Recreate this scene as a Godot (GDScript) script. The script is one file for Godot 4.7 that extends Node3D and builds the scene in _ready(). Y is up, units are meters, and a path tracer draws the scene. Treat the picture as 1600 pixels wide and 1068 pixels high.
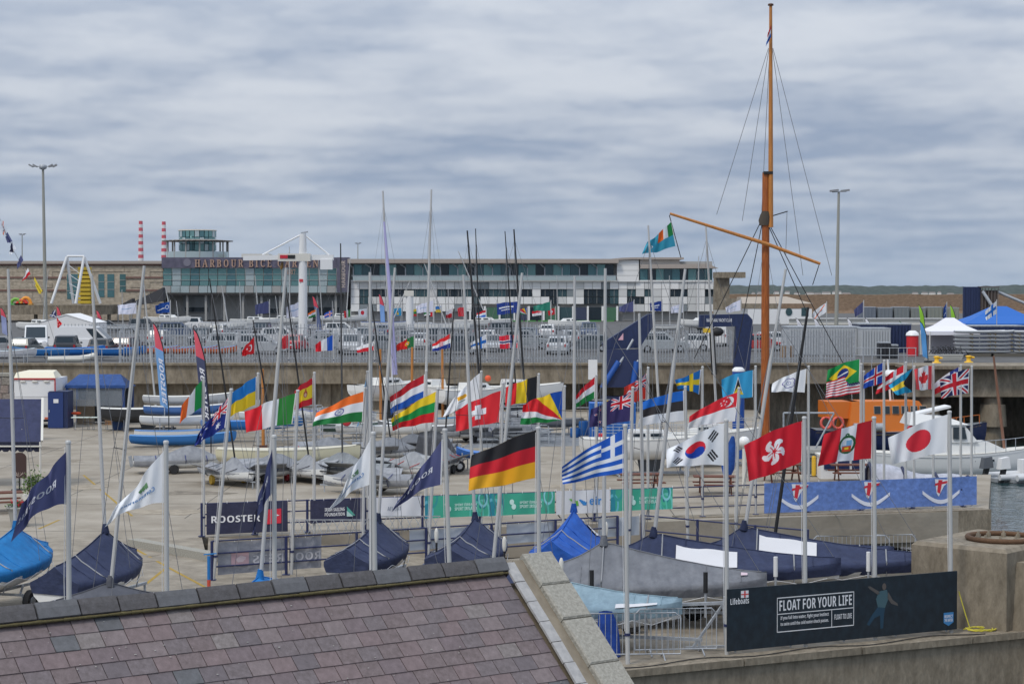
extends Node3D
# Harbour boatyard with flags, seen over a slate roof. y up, metres; yard ground at y = 0.
const F := 3000.0          # focal length of the photograph in its own pixels (1600 wide)
const HC := 8.3            # eye height above the yard
const PIER := 3.2          # pier deck level
const SEA := -2.2
var pitch := atan(79.0 / 3000.0)
var rng := RandomNumberGenerator.new()
var M := {}
var used := {}

func ray(x: float, y: float) -> Vector3:
	return Vector3((x - 800.0) / F, (534.0 - y) / F, -1.0).rotated(Vector3.RIGHT, -pitch)
func at(x: float, y: float, d: float) -> Vector3:      # the point d metres into the scene
	var r := ray(x, y)
	return Vector3(0, HC, 0) + r * (d / -r.z)
func on(x: float, y: float, level: float = 0.0) -> Vector3:   # the point of a level plane
	var r := ray(x, y)
	return Vector3(0, HC, 0) + r * ((level - HC) / r.y)

class Geo:
	var v := PackedVector3Array()
	var n := PackedVector3Array()
	var t := PackedVector2Array()
	var ix := PackedInt32Array()
	func quad(a: Vector3, b: Vector3, c: Vector3, d: Vector3) -> void:
		var m := (c - a).cross(b - a)
		if m.length() < 1e-9: m = (d - a).cross(c - a)
		m = m.normalized()
		var k := v.size()
		v.append_array(PackedVector3Array([a, b, c, d]))
		for i in 4: n.append(m)
		t.append_array(PackedVector2Array([Vector2(0, 1), Vector2(0, 0), Vector2(1, 0), Vector2(1, 1)]))
		ix.append_array(PackedInt32Array([k, k + 1, k + 2, k, k + 2, k + 3]))
	func tri(a: Vector3, b: Vector3, c: Vector3) -> void:
		var m := (c - a).cross(b - a).normalized()
		var k := v.size()
		v.append_array(PackedVector3Array([a, b, c]))
		for i in 3: n.append(m)
		t.append_array(PackedVector2Array([Vector2(0, 1), Vector2(0, 0), Vector2(1, 0)]))
		ix.append_array(PackedInt32Array([k, k + 1, k + 2]))
	func hexa(p: Array) -> void:   # eight corners: bottom 0-3 round, top 4-7 above them
		var c := Vector3.ZERO
		for q in p: c += q
		c /= 8.0
		for f in [[0, 1, 2, 3], [4, 5, 6, 7], [0, 1, 5, 4], [1, 2, 6, 5], [2, 3, 7, 6], [3, 0, 4, 7]]:
			var a: Vector3 = p[f[0]]
			var b: Vector3 = p[f[1]]
			var d: Vector3 = p[f[2]]
			var e: Vector3 = p[f[3]]
			var m := (d - a).cross(b - a)
			if m.length() < 1e-9: m = (e - a).cross(d - a)
			if m.dot((a + b + d + e) * 0.25 - c) >= 0: quad(a, b, d, e)
			else: quad(a, e, d, b)
	func box(c: Vector3, s: Vector3, b: Basis = Basis.IDENTITY) -> Geo:
		var h := s * 0.5
		var p := []
		for q in [[-1, -1, -1], [1, -1, -1], [1, -1, 1], [-1, -1, 1], [-1, 1, -1], [1, 1, -1], [1, 1, 1], [-1, 1, 1]]:
			p.append(c + b * Vector3(q[0] * h.x, q[1] * h.y, q[2] * h.z))
		hexa(p)
		return self
	func bar(a: Vector3, b: Vector3, w: float, h: float) -> Geo:   # box beam from a to b
		var z := (b - a)
		var l := z.length()
		if l < 1e-6: return self
		z /= l
		var up := Vector3.UP if absf(z.y) < 0.95 else Vector3.RIGHT
		var x := up.cross(z).normalized()
		var y := z.cross(x)
		box((a + b) * 0.5, Vector3(w, h, l), Basis(x, y, z))
		return self
	func tube(pts: Array, radii: Array, sides: int = 8, cap: bool = true) -> Geo:
		var m := pts.size()
		var k0 := v.size()
		var ref := Vector3.UP
		var d0: Vector3 = (pts[m - 1] - pts[0])
		if d0.length() < 1e-6: d0 = pts[1] - pts[0]
		if absf(d0.normalized().y) > 0.9: ref = Vector3.RIGHT
		for i in m:
			var d: Vector3 = pts[mini(i + 1, m - 1)] - pts[maxi(i - 1, 0)]
			if d.length() < 1e-7: d = Vector3.UP
			d = d.normalized()
			var x := ref.cross(d)
			if x.length() < 0.05: x = Vector3(0.3, 0.2, 0.9).cross(d)
			x = x.normalized()
			var y := d.cross(x)
			var r: float = radii[mini(i, radii.size() - 1)]
			for s in sides:
				var a := TAU * s / sides
				var o := x * cos(a) + y * sin(a)
				v.append(pts[i] + o * r)
				n.append(o)
				t.append(Vector2(float(s) / sides, float(i)))
		for i in m - 1:
			for s in sides:
				var a := k0 + i * sides + s
				var b := k0 + i * sides + (s + 1) % sides
				ix.append_array(PackedInt32Array([a, a + sides, b, b, a + sides, b + sides]))
		if cap:
			for e in [0, m - 1]:
				var dd: Vector3 = (pts[0] - pts[1]) if e == 0 else (pts[m - 1] - pts[m - 2])
				dd = dd.normalized()
				var kc := v.size()
				v.append(pts[e]); n.append(dd); t.append(Vector2.ZERO)
				for s in sides:
					v.append(v[k0 + e * sides + s]); n.append(dd); t.append(Vector2.ZERO)
				for s in sides:
					ix.append_array(PackedInt32Array([kc, kc + 1 + s, kc + 1 + (s + 1) % sides]))
		return self
	func pole(a: Vector3, b: Vector3, r0: float, r1: float = -1.0, sides: int = 8) -> Geo:
		return tube([a, b], [r0, r1 if r1 >= 0 else r0], sides)
	func grid(rows: Array, closed: bool = false) -> Geo:   # rows of points, smooth
		var nr := rows.size()
		var nc: int = rows[0].size()
		var k0 := v.size()
		for i in nr:
			for j in nc:
				var p: Vector3 = rows[i][j]
				v.append(p)
				var du: Vector3 = rows[mini(i + 1, nr - 1)][j] - rows[maxi(i - 1, 0)][j]
				var ja := j - 1
				var jb := j + 1
				if closed:
					ja = (j - 1 + nc) % nc
					jb = (j + 1) % nc
				else:
					ja = maxi(ja, 0)
					jb = mini(jb, nc - 1)
				var dv: Vector3 = rows[i][jb] - rows[i][ja]
				var m := du.cross(dv)
				n.append(m.normalized() if m.length() > 1e-9 else Vector3.UP)
				t.append(Vector2(float(i) / maxf(1, nr - 1), float(j) / maxf(1, nc - 1)))
		for i in nr - 1:
			for j in (nc if closed else nc - 1):
				var a := k0 + i * nc + j
				var b := k0 + i * nc + (j + 1) % nc
				ix.append_array(PackedInt32Array([a, b, a + nc, b, b + nc, a + nc]))
		return self
	func facets(rows: Array) -> Geo:   # the same rows with a hard edge along every line
		for i in rows.size() - 1:
			for j in rows[0].size() - 1:
				quad(rows[i][j], rows[i][j + 1], rows[i + 1][j + 1], rows[i + 1][j])
		return self
	func lathe(base: Vector3, prof: Array, sides: int = 12) -> Geo:   # prof: [radius, height]
		var rows := []
		for p in prof:
			var row := []
			for s in sides:
				var a := TAU * s / sides
				row.append(base + Vector3(cos(a) * p[0], p[1], -sin(a) * p[0]))
			rows.append(row)
		return grid(rows, true)
	func ball(c: Vector3, r: Vector3, sides: int = 12) -> Geo:
		var prof := []
		var h := sides / 2
		var rows := []
		for i in h + 1:
			var e := -PI / 2 + PI * i / h
			var row := []
			for s in sides:
				var a := TAU * s / sides
				row.append(c + Vector3(cos(a) * cos(e) * r.x, sin(e) * r.y, -sin(a) * cos(e) * r.z))
			rows.append(row)
		return grid(rows, true)
	func prism(pts: Array, dir: Vector3) -> Geo:   # flat outline pushed along dir
		var c := Vector3.ZERO
		for p in pts: c += p
		c /= pts.size()
		var nn := Vector3.ZERO
		for i in pts.size():
			nn += (pts[i] - c).cross(pts[(i + 1) % pts.size()] - c)
		nn = nn.normalized()
		# flat coordinates for triangulation
		var ax: Vector3 = (pts[1] - pts[0]).normalized()
		var ay := nn.cross(ax)
		var flat := PackedVector2Array()
		for p in pts: flat.append(Vector2((p - c).dot(ax), (p - c).dot(ay)))
		var tr := Geometry2D.triangulate_polygon(flat)
		for i in range(0, tr.size(), 3):
			var a: Vector3 = pts[tr[i]]
			var b: Vector3 = pts[tr[i + 1]]
			var d: Vector3 = pts[tr[i + 2]]
			var m := (d - a).cross(b - a)
			if m.dot(dir) > 0:
				tri(a, d, b)
				tri(a + dir, b + dir, d + dir)
			else:
				tri(a, b, d)
				tri(a + dir, d + dir, b + dir)
		for i in pts.size():
			var a: Vector3 = pts[i]
			var b: Vector3 = pts[(i + 1) % pts.size()]
			var m := (b + dir - a).cross(b - a)
			if m.dot((a + b) * 0.5 - c) >= 0: quad(a, b, b + dir, a + dir)
			else: quad(a, a + dir, b + dir, b)
		return self
	func wheel(c: Vector3, axis: Vector3, r: float, w: float, sides: int = 14) -> Geo:
		axis = axis.normalized()
		return tube([c - axis * w * 0.5, c - axis * w * 0.32, c + axis * w * 0.32, c + axis * w * 0.5], [r * 0.86, r, r, r * 0.86], sides)
	func hexa_pts(p: Array) -> Geo:
		hexa(p)
		return self
	func hexa_of(x: float, y: float, z: float) -> Geo:
		return box(Vector3(0, y * 0.5, 0), Vector3(x, y, z))
	func quad_of(p: Array, o: Vector3) -> Geo:
		quad(p[0] + o, p[1] + o, p[2] + o, p[3] + o)
		return self
	func shift(o: Vector3) -> Geo:
		for i in v.size(): v[i] += o
		return self
	func mesh() -> ArrayMesh:
		for i in range(0, ix.size(), 3):       # faces wind the way their normals point
			var p := ix[i]
			var q := ix[i + 1]
			var r := ix[i + 2]
			if (v[r] - v[p]).cross(v[q] - v[p]).dot(n[p] + n[q] + n[r]) < 0.0:
				ix[i + 1] = r
				ix[i + 2] = q
		var a := []
		a.resize(Mesh.ARRAY_MAX)
		a[Mesh.ARRAY_VERTEX] = v
		a[Mesh.ARRAY_NORMAL] = n
		a[Mesh.ARRAY_TEX_UV] = t
		a[Mesh.ARRAY_INDEX] = ix
		var m := ArrayMesh.new()
		m.add_surface_from_arrays(Mesh.PRIMITIVE_TRIANGLES, a)
		return m

func numbered(called: String) -> String:
	if not used.has(called):
		used[called] = 0
		return called
	used[called] += 1
	return "%s_%03d" % [called, used[called]]
func tag(o: Node3D, label: String, category: String, group: String = "") -> void:
	o.set_meta("label", label)
	o.set_meta("category", category)
	if group != "": o.set_meta("group", group)
func thing(called: String, label: String, category: String, pos: Vector3, group: String = "", yaw: float = 0.0) -> Node3D:
	var o := Node3D.new()
	o.name = numbered(called)
	add_child(o)
	o.position = pos
	o.rotation.y = yaw
	tag(o, label, category, group)
	return o
func part(parent: Node3D, called: String, g: Geo, m: Material, stuff: bool = false) -> MeshInstance3D:
	var o := MeshInstance3D.new()
	o.name = called
	o.mesh = g.mesh()
	o.material_override = m
	parent.add_child(o, true)
	if stuff: o.set_meta("kind", "stuff")
	return o
func piece(parent: Node3D, called: String, mesh: Mesh, m: Material, xf: Transform3D) -> MeshInstance3D:
	var o := MeshInstance3D.new()
	o.name = called
	o.mesh = mesh
	o.material_override = m
	o.transform = xf
	parent.add_child(o, true)
	return o
func struct(called: String, g: Geo, m: Material) -> MeshInstance3D:
	var o := MeshInstance3D.new()
	o.name = numbered(called)
	o.mesh = g.mesh()
	o.material_override = m
	add_child(o)
	o.set_meta("kind", "structure")
	return o

# ---------------------------------------------------------------- materials
func rgb(r: int, g: int, b: int) -> Color:
	return Color(r / 255.0, g / 255.0, b / 255.0)
func mat(c: Color, rough: float = 0.6, metal: float = 0.0) -> StandardMaterial3D:
	var m := StandardMaterial3D.new()
	m.albedo_color = c
	m.roughness = rough
	m.metallic = metal
	return m
func noise_tex(seed_: int, freq: float, lo: Color, hi: Color, octaves: int = 5, size: int = 512, gain: float = 0.55, cells: bool = false) -> NoiseTexture2D:
	var f := FastNoiseLite.new()
	f.seed = seed_
	f.noise_type = FastNoiseLite.TYPE_CELLULAR if cells else FastNoiseLite.TYPE_SIMPLEX_SMOOTH
	f.frequency = freq
	f.fractal_type = FastNoiseLite.FRACTAL_FBM
	f.fractal_octaves = octaves
	f.fractal_gain = gain
	var t := NoiseTexture2D.new()
	t.width = size
	t.height = size
	t.seamless = true
	t.noise = f
	var g := Gradient.new()
	g.set_color(0, lo)
	g.set_color(1, hi)
	t.color_ramp = g
	return t
func normal_tex(seed_: int, freq: float, strength: float, octaves: int = 4, size: int = 512) -> NoiseTexture2D:
	var t := noise_tex(seed_, freq, Color.BLACK, Color.WHITE, octaves, size)
	t.color_ramp = null
	t.as_normal_map = true
	t.bump_strength = strength
	return t
func tri(m: StandardMaterial3D, t: Texture2D, scale: Vector3, nt: Texture2D = null, ns: float = 1.0) -> StandardMaterial3D:
	m.albedo_texture = t
	m.uv1_triplanar = true
	m.uv1_world_triplanar = true
	m.uv1_scale = scale
	if nt:
		m.normal_enabled = true
		m.normal_texture = nt
		m.normal_scale = ns
	return m
func img_mat(im: Image, rough: float = 0.75) -> StandardMaterial3D:
	im.generate_mipmaps()
	var m := mat(Color.WHITE, rough)
	m.albedo_texture = ImageTexture.create_from_image(im)
	return m
func paint(r: int, g: int, b: int, rough: float = 0.45, metal: float = 0.0) -> StandardMaterial3D:   # shared plain colours
	var k := "p%d_%d_%d_%d_%d" % [r, g, b, int(rough * 100), int(metal * 100)]
	if not M.has(k): M[k] = mat(rgb(r, g, b), rough, metal)
	return M[k]
func cover(r: int, g: int, b: int) -> StandardMaterial3D:   # boat covers and tarpaulins: cloth with creases and grime
	var k := "c%d_%d_%d" % [r, g, b]
	if not M.has(k):
		var m := mat(rgb(r, g, b), 0.85)
		tri(m, M.cloth_tex, Vector3(0.55, 0.55, 0.55), M.crease, 1.1)
		M[k] = m
	return M[k]

func make_materials() -> void:
	M.grey_tex = noise_tex(3, 0.014, rgb(178, 175, 170), rgb(255, 253, 250), 7, 512, 0.68)
	M.cloth_tex = noise_tex(5, 0.02, rgb(192, 194, 199), rgb(255, 255, 255), 5, 256, 0.6)
	M.crease = normal_tex(6, 0.012, 5.0, 4, 256)
	M.pit = normal_tex(8, 0.05, 3.0, 5, 512)
	M.streak_tex = noise_tex(9, 0.02, rgb(158, 153, 145), rgb(255, 253, 249), 7, 512, 0.7)
	M.blot_tex = noise_tex(12, 0.006, rgb(200, 196, 190), rgb(255, 255, 255), 7, 1024, 0.6)
	M.yard = tri(mat(rgb(166, 158, 145), 0.92), M.blot_tex, Vector3(0.045, 0.045, 0.045), M.pit, 0.25)
	M.yard_near = tri(mat(rgb(166, 158, 145), 0.92), M.grey_tex, Vector3(0.11, 0.11, 0.11), M.pit, 0.25)
	M.slip = tri(mat(rgb(162, 153, 138), 0.9), M.grey_tex, Vector3(0.16, 0.16, 0.16))
	M.concrete = tri(mat(rgb(162, 153, 138), 0.92), M.streak_tex, Vector3(0.33, 0.1, 0.33), M.pit, 0.4)
	M.concrete_dark = tri(mat(rgb(162, 153, 138), 0.92), M.streak_tex, Vector3(0.21, 0.06, 0.21), M.pit, 0.3)
	M.concrete_pier = tri(mat(rgb(162, 153, 138), 0.92), M.streak_tex, Vector3(0.12, 0.05, 0.12))
	M.tarmac = tri(mat(rgb(104, 105, 107), 0.95), M.grey_tex, Vector3(0.05, 0.05, 0.05))
	M.galv = tri(mat(rgb(188, 193, 198), 0.5, 0.2), M.cloth_tex, Vector3(0.9, 0.9, 0.9))
	M.alu = mat(rgb(186, 187, 187), 0.45, 0.1)
	M.white = mat(rgb(226, 227, 228), 0.4)
	M.offwhite = mat(rgb(214, 212, 204), 0.5)
	M.gel = mat(rgb(224, 225, 224), 0.25)
	M.black = mat(rgb(30, 31, 34), 0.6)
	M.rubber = mat(rgb(38, 38, 40), 0.9)
	M.navy_steel = tri(mat(rgb(34, 50, 92), 0.5), M.cloth_tex, Vector3(0.8, 0.3, 0.8))
	M.rail_blue = mat(rgb(38, 46, 86), 0.45)
	M.glass = mat(rgb(70, 96, 102), 0.08)
	M.glass.metallic = 0.35
	M.glass_dark = mat(rgb(40, 52, 60), 0.1)
	M.glass_dark.metallic = 0.2
	M.wood = tri(mat(rgb(186, 108, 46), 0.45), noise_tex(21, 0.03, rgb(170, 150, 130), rgb(255, 255, 255), 4, 256), Vector3(2.0, 0.15, 2.0))
	M.bench = tri(mat(rgb(118, 70, 52), 0.8), M.cloth_tex, Vector3(1.5, 1.5, 1.5))
	M.wire = mat(rgb(120, 122, 126), 0.5, 0.3)
	M.rope = mat(rgb(200, 190, 70), 0.9)
	M.lead = tri(mat(rgb(186, 184, 181), 0.75), M.cloth_tex, Vector3(2, 2, 2), M.crease, 0.8)
	M.coping = tri(mat(rgb(192, 189, 181), 0.95), noise_tex(15, 0.05, rgb(150, 149, 144), rgb(255, 255, 252), 6, 512, 0.75), Vector3(0.8, 0.8, 0.8), M.pit, 0.9)
	M.lichen = tri(mat(rgb(120, 112, 78), 0.95), M.streak_tex, Vector3(3, 3, 3), M.pit, 1.0)
	var w := mat(rgb(34, 58, 62), 0.07)
	w.normal_enabled = true
	w.normal_texture = normal_tex(31, 0.02, 7.0, 5, 512)
	w.normal_scale = 0.22
	w.uv1_triplanar = true
	w.uv1_world_triplanar = true
	w.uv1_scale = Vector3(0.07, 0.07, 0.07)
	M.water = w
	M.slates = []
	for c in [[134, 121, 125], [128, 115, 120], [140, 128, 131], [131, 122, 128], [137, 121, 124], [120, 112, 118], [148, 141, 143], [110, 112, 118]]:
		M.slates.append(tri(mat(rgb(c[0], c[1], c[2]), 0.72), M.streak_tex if M.slates.size() % 3 == 0 else M.grey_tex, Vector3(1.3, 1.3, 1.3), M.pit, 0.35))
	M.patches = [tri(mat(rgb(154, 145, 131), 0.9), M.blot_tex, Vector3(0.1, 0.1, 0.1)), tri(mat(rgb(180, 170, 154), 0.9), M.grey_tex, Vector3(0.2, 0.2, 0.2)), tri(mat(rgb(150, 142, 130), 0.85), M.streak_tex, Vector3(0.15, 0.15, 0.15))]
	M.ridge = tri(mat(rgb(100, 99, 104), 0.8), M.streak_tex, Vector3(1.6, 1.6, 1.6), M.pit, 0.5)

# ---------------------------------------------------------------- sky, light, camera
func make_sky() -> void:
	var W := 2048
	var H := 2048
	var f := FastNoiseLite.new()
	f.seed = 41
	f.frequency = 1.0
	f.fractal_octaves = 6
	f.fractal_gain = 0.62
	f.domain_warp_enabled = true
	f.domain_warp_amplitude = 0.8
	f.domain_warp_frequency = 0.25
	var f2 := FastNoiseLite.new()
	f2.seed = 77
	f2.frequency = 0.16
	f2.fractal_octaves = 3
	var px := PackedFloat32Array()
	px.resize(W * H * 3)
	var dark := rgb(134, 149, 172).srgb_to_linear()
	var light := rgb(190, 196, 205).srgb_to_linear()
	var low := rgb(150, 168, 190).srgb_to_linear()
	var ground := rgb(96, 94, 90).srgb_to_linear()
	for j in H:
		var el := PI * (0.5 - (j + 0.5) / H)
		var s := sin(el)
		var k := j * W * 3
		if s <= 0.0:
			for i in W:
				px[k] = ground.r; px[k + 1] = ground.g; px[k + 2] = ground.b
				k += 3
			continue
		var rad := cos(el) / (s + 0.055)
		var step := 1 if el < 0.25 else 4
		var gain := 1.0 + 1.15 * s
		var hz := clampf(1.0 - el / 0.09, 0.0, 1.0)
		hz *= hz
		var r := 0.0
		var g := 0.0
		var b := 0.0
		for i in W:
			if i % step == 0:
				var az := TAU * (i + 0.5) / W
				var x := cos(az) * rad
				var z := sin(az) * rad
				var a := f.get_noise_2d(x, z) + 0.8 * f2.get_noise_2d(x, z)
				var q := clampf(0.55 + a * 0.62, 0.0, 1.0)
				q = q * q * (3.0 - 2.0 * q)
				r = lerpf(lerpf(dark.r, light.r, q), low.r, hz * 0.75) * gain
				g = lerpf(lerpf(dark.g, light.g, q), low.g, hz * 0.75) * gain
				b = lerpf(lerpf(dark.b, light.b, q), low.b, hz * 0.75) * gain
			px[k] = r; px[k + 1] = g; px[k + 2] = b
			k += 3
	var im := Image.create_from_data(W, H, false, Image.FORMAT_RGBF, px.to_byte_array())
	var pm := PanoramaSkyMaterial.new()
	pm.panorama = ImageTexture.create_from_image(im)
	var sk := Sky.new()
	sk.sky_material = pm
	var e := Environment.new()
	e.background_mode = Environment.BG_SKY
	e.sky = sk
	e.tonemap_mode = Environment.TONE_MAPPER_LINEAR
	e.tonemap_exposure = 1.1
	e.fog_enabled = true
	e.fog_density = 0.000025
	e.fog_light_color = rgb(186, 198, 214)
	e.sdfgi_enabled = true
	e.ssao_enabled = true
	e.ssil_enabled = true
	var we := WorldEnvironment.new()
	we.name = "world_environment"
	we.environment = e
	add_child(we)
	var sun := DirectionalLight3D.new()
	sun.name = "sun"
	sun.light_energy = 0.5
	sun.light_angular_distance = 14.0
	sun.light_color = rgb(255, 247, 234)
	sun.shadow_enabled = true
	add_child(sun)
	sun.rotation = Vector3(deg_to_rad(-52.0), deg_to_rad(-38.0), 0)
	var cam := Camera3D.new()
	cam.name = "camera"
	cam.fov = rad_to_deg(2.0 * atan(534.0 / F))
	cam.near = 0.5
	cam.far = 20000.0
	cam.position = Vector3(0, HC, 0)
	cam.rotation.x = -pitch
	add_child(cam)
	cam.current = true

# ---------------------------------------------------------------- setting
func flat(g: Geo, pts: Array, thick: float) -> Geo:
	return g.prism(pts, Vector3(0, -thick, 0))
func line_y(x: float) -> float:      # foot of the far railing in the photograph
	return 839.0 - (x - 315.0) * 0.0395
func near_y(x: float) -> float:      # foot of the near railing
	return 906.0 - (x - 331.0) * 0.0716
func wall_y(x: float) -> float:      # edge of the front quay wall
	return 1050.0 - (x - 985.0) * 0.0976
func make_setting() -> void:
	struct("sea", Geo.new().box(Vector3(0, SEA - 1.0, -2700), Vector3(6000, 2.0, 5600)), M.water)
	var a := on(315, 839)
	var c := on(1545, 797)
	var zp := -134.6
	var back := [Vector3(-45, 0, a.z), a, c, on(1549, 741), on(1255, 741), on(1222, 702), Vector3(17.2, 0, zp), Vector3(-70, 0, zp)]
	struct("yard_ground", flat(Geo.new(), back, 1.1), M.yard)
	var p := on(331, 906)
	var w0 := on(985, 1050)
	var w1 := on(1640, wall_y(1640))
	var wd := (w1 - w0).normalized()
	var wl := w0 - wd * 26.0
	var near := [Vector3(-45, 0, a.z), Vector3(-45, 0, wl.z), wl, w1, on(1640, 889), on(1423, 889), on(1250, 884), on(1000, 858), p, a]
	struct("quay_ground", flat(Geo.new(), near, 0.9), M.yard_near)
	# front quay wall under the ground, its top edge a little raised
	var g := Geo.new()
	var nrm := Vector3(-wd.z, 0, wd.x)
	if nrm.z < 0: nrm = -nrm
	g.hexa([wl + nrm * 0.12 + Vector3(0, -4.5, 0), w1 + nrm * 0.12 + Vector3(0, -4.5, 0), w1 - nrm * 0.55 + Vector3(0, -4.5, 0), wl - nrm * 0.55 + Vector3(0, -4.5, 0),
		wl + nrm * 0.12 + Vector3(0, 0.06, 0), w1 + nrm * 0.12 + Vector3(0, 0.06, 0), w1 - nrm * 0.55 + Vector3(0, 0.06, 0), wl - nrm * 0.55 + Vector3(0, 0.06, 0)])
	struct("quay_wall", g, M.concrete)
	g = Geo.new()          # chamfered nosing along the front wall, in cast lengths
	for i in 14:
		var s0 := wl + wd * (3.2 * i)
		var s1 := wl + wd * (3.2 * i + 3.17)
		g = Geo.new().bar(s0 + nrm * 0.16 + Vector3(0, 0.02, 0), s1 + nrm * 0.16 + Vector3(0, 0.02, 0), 0.12, 0.16)
		struct("quay_nosing", g, M.concrete)
	# slipway between the two railings, falling towards the water
	var rows := []
	for i in 25:
		var s := i / 24.0
		var q0 := a.lerp(on(1750, line_y(1750)), s)
		var q1 := p.lerp(on(1750, 889), s)
		var y := -0.012 - 4.6 * pow(s, 1.15)
		rows.append([q0 + Vector3(0, y, -1.5), q1 + Vector3(0, y, 1.2)])
	struct("slipway", Geo.new().grid(rows), M.slip)
	# far side wall of the slipway and the jetty on piles that carries on from it
	g = Geo.new()
	var e := on(1060, line_y(1060))
	var d := (c - a).normalized()
	var nb := Vector3(d.z, 0, -d.x)
	if nb.z > 0: nb = -nb
	g.hexa([a + Vector3(0, -4, 0), e + Vector3(0, -4, 0), e + nb * 1.0 + Vector3(0, -4, 0), a + nb + Vector3(0, -4, 0), a + Vector3(0, -0.25, 0), e + Vector3(0, -0.25, 0), e + nb + Vector3(0, -0.25, 0), a + nb + Vector3(0, -0.25, 0)])
	g.shift(-nb * 0.06)
	struct("slip_wall", g, M.concrete_dark)
	g = Geo.new()
	var f0 := e - nb * 0.08
	var f1 := c - nb * 0.08 + d * 0.08
	g.hexa([f0 + Vector3(0, -1.3, 0), f1 + Vector3(0, -1.3, 0), f1 + nb * 14.2 + Vector3(0, -1.3, 0), f0 + nb * 3 + Vector3(0, -1.3, 0), f0 + Vector3(0, 0.035, 0), f1 + Vector3(0, 0.035, 0), f1 + nb * 0.7 + Vector3(0, 0.035, 0), f0 + nb * 0.7 + Vector3(0, 0.035, 0)])
	struct("jetty_edge", g, M.concrete)
	g = Geo.new()
	for i in 6:
		var q := e.lerp(c, 0.30 + i * 0.135) + nb * 1.3
		for zz in [0.0, 6.0]: struct("jetty_pile", Geo.new().tube([q + nb * zz + Vector3(0, -6, 0), q + nb * zz + Vector3(0, -1.2, 0)], [0.34], 12), M.concrete_dark)
	# concrete bollard block at the end of the wall
	var b := thing("concrete_bollard_block", "big square concrete block with rusty bolt ring standing at end of quay wall", "concrete block", on(1424, 972))
	var u := (on(1573, 991) - on(1424, 972))
	var vv := Vector3(u.z, 0, -u.x).normalized() * u.length() * 1.3
	if vv.z > 0: vv = -vv
	g = Geo.new()
	var H := Vector3(0, 2.05, 0)
	var k := 0.09
	var un := u.normalized()
	var vn := vv.normalized()
	g.hexa([Vector3.ZERO, u, u + vv, vv, H - Vector3(0, k, 0), u + H - Vector3(0, k, 0), u + vv + H - Vector3(0, k, 0), vv + H - Vector3(0, k, 0)])
	var i0 := un * k + vn * k
	g.hexa([H - Vector3(0, k, 0), u + H - Vector3(0, k, 0), u + vv + H - Vector3(0, k, 0), vv + H - Vector3(0, k, 0), H + i0, u + H - un * k + vn * k, u + vv + H - i0, vv + H + un * k - vn * k])
	part(b, "block", g, M.concrete)
	g = Geo.new()
	g.hexa([u * 0.9 + Vector3(0, -3, 0), u * 2.2 + Vector3(0, -3, 0), u * 2.2 + vv + Vector3(0, -3, 0), u * 0.9 + vv + Vector3(0, -3, 0), u * 1.003 + Vector3(0, 1.7, 0) + vn * 0.5, u * 2.2 + vn * 0.5 + Vector3(0, 1.7, 0), u * 2.2 + vv * 0.98 + Vector3(0, 1.7, 0), u * 1.003 + vv * 0.98 + Vector3(0, 1.7, 0)])
	part(b, "buttress", g, M.concrete)
	var rc := u * 0.62 + vv * 0.5 + H
	g = Geo.new()
	var ring := []
	for i in 25: ring.append(rc + Vector3(cos(TAU * i / 24.0) * 0.85, 0.06, sin(TAU * i / 24.0) * 0.85))
	g.tube(ring, [0.07], 6, false)
	part(b, "bolt_ring", g, tri(mat(rgb(120, 92, 70), 0.9), M.streak_tex, Vector3(2, 2, 2)))
	for i in 10:
		g = Geo.new().lathe(rc + Vector3(cos(TAU * i / 10.0) * 0.62, 0.0, sin(TAU * i / 10.0) * 0.62), [[0.06, 0], [0.06, 0.1], [0.03, 0.1], [0.03, 0.17], [0, 0.17]], 6)
		part(b, "bolt", g, M.concrete_dark)
	# pier: deck, edge beam, back wall in the shade, columns
	g = Geo.new()
	g.box(Vector3(0, PIER - 0.45, -290), Vector3(260, 0.9, 311))
	struct("pier_deck", g, M.tarmac)
	g = Geo.new()
	g.box(Vector3(0, PIER - 0.66, -134.2), Vector3(260, 1.36, 0.7))
	g.box(Vector3(0, PIER + 0.02, -134.15), Vector3(260, 0.16, 0.95))
	struct("pier_edge_beam", g, M.concrete_pier)
	g = Geo.new().box(Vector3(0, -1.0, -139.5), Vector3(260, 7, 0.5))
	struct("pier_back_wall", g, M.concrete_dark)
	g = Geo.new()
	for i in 34:
		var x := -60.0 + i * 5.2
		if x > 10 and x < 24: continue
		struct("pier_column", Geo.new().box(Vector3(x, -0.6, -135.2), Vector3(0.9, 5.2, 0.9)), M.concrete_pier)
	g = Geo.new().box(Vector3(-26, 0.9, -135.3), Vector3(40, 3.0, 0.7))
	struct("pier_wall", g, M.concrete_dark)
	g = Geo.new()
	g.box(Vector3(15, -0.6, -137.0), Vector3(26, 5.6, 1.0))
	struct("pier_abutment", g, M.concrete_dark)
	for q in [1448.0, 1552.0, 1660.0]:
		var s := at(q, 600, 131.0)
		g = Geo.new()
		g.tube([Vector3(s.x, -4, s.z), Vector3(s.x, PIER - 1.7, s.z)], [0.62], 14)
		g.tube([Vector3(s.x, -0.9, s.z), Vector3(s.x, 0.6, s.z)], [0.95, 0.85], 14)
		struct("berth_column", g, M.concrete_pier)
	g = Geo.new()
	g.box(Vector3(at(1530, 600, 131).x + 6, PIER - 1.05, -131.8), Vector3(22, 2.0, 3.4))
	g.box(Vector3(at(1530, 600, 131).x + 6, PIER - 0.02, -131.4), Vector3(22.4, 0.22, 4.6))
	struct("berth_platform", g, M.concrete_pier)
	var ym := tri(mat(rgb(196, 164, 70), 0.9), M.streak_tex, Vector3(1.2, 1.2, 1.2))
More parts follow.
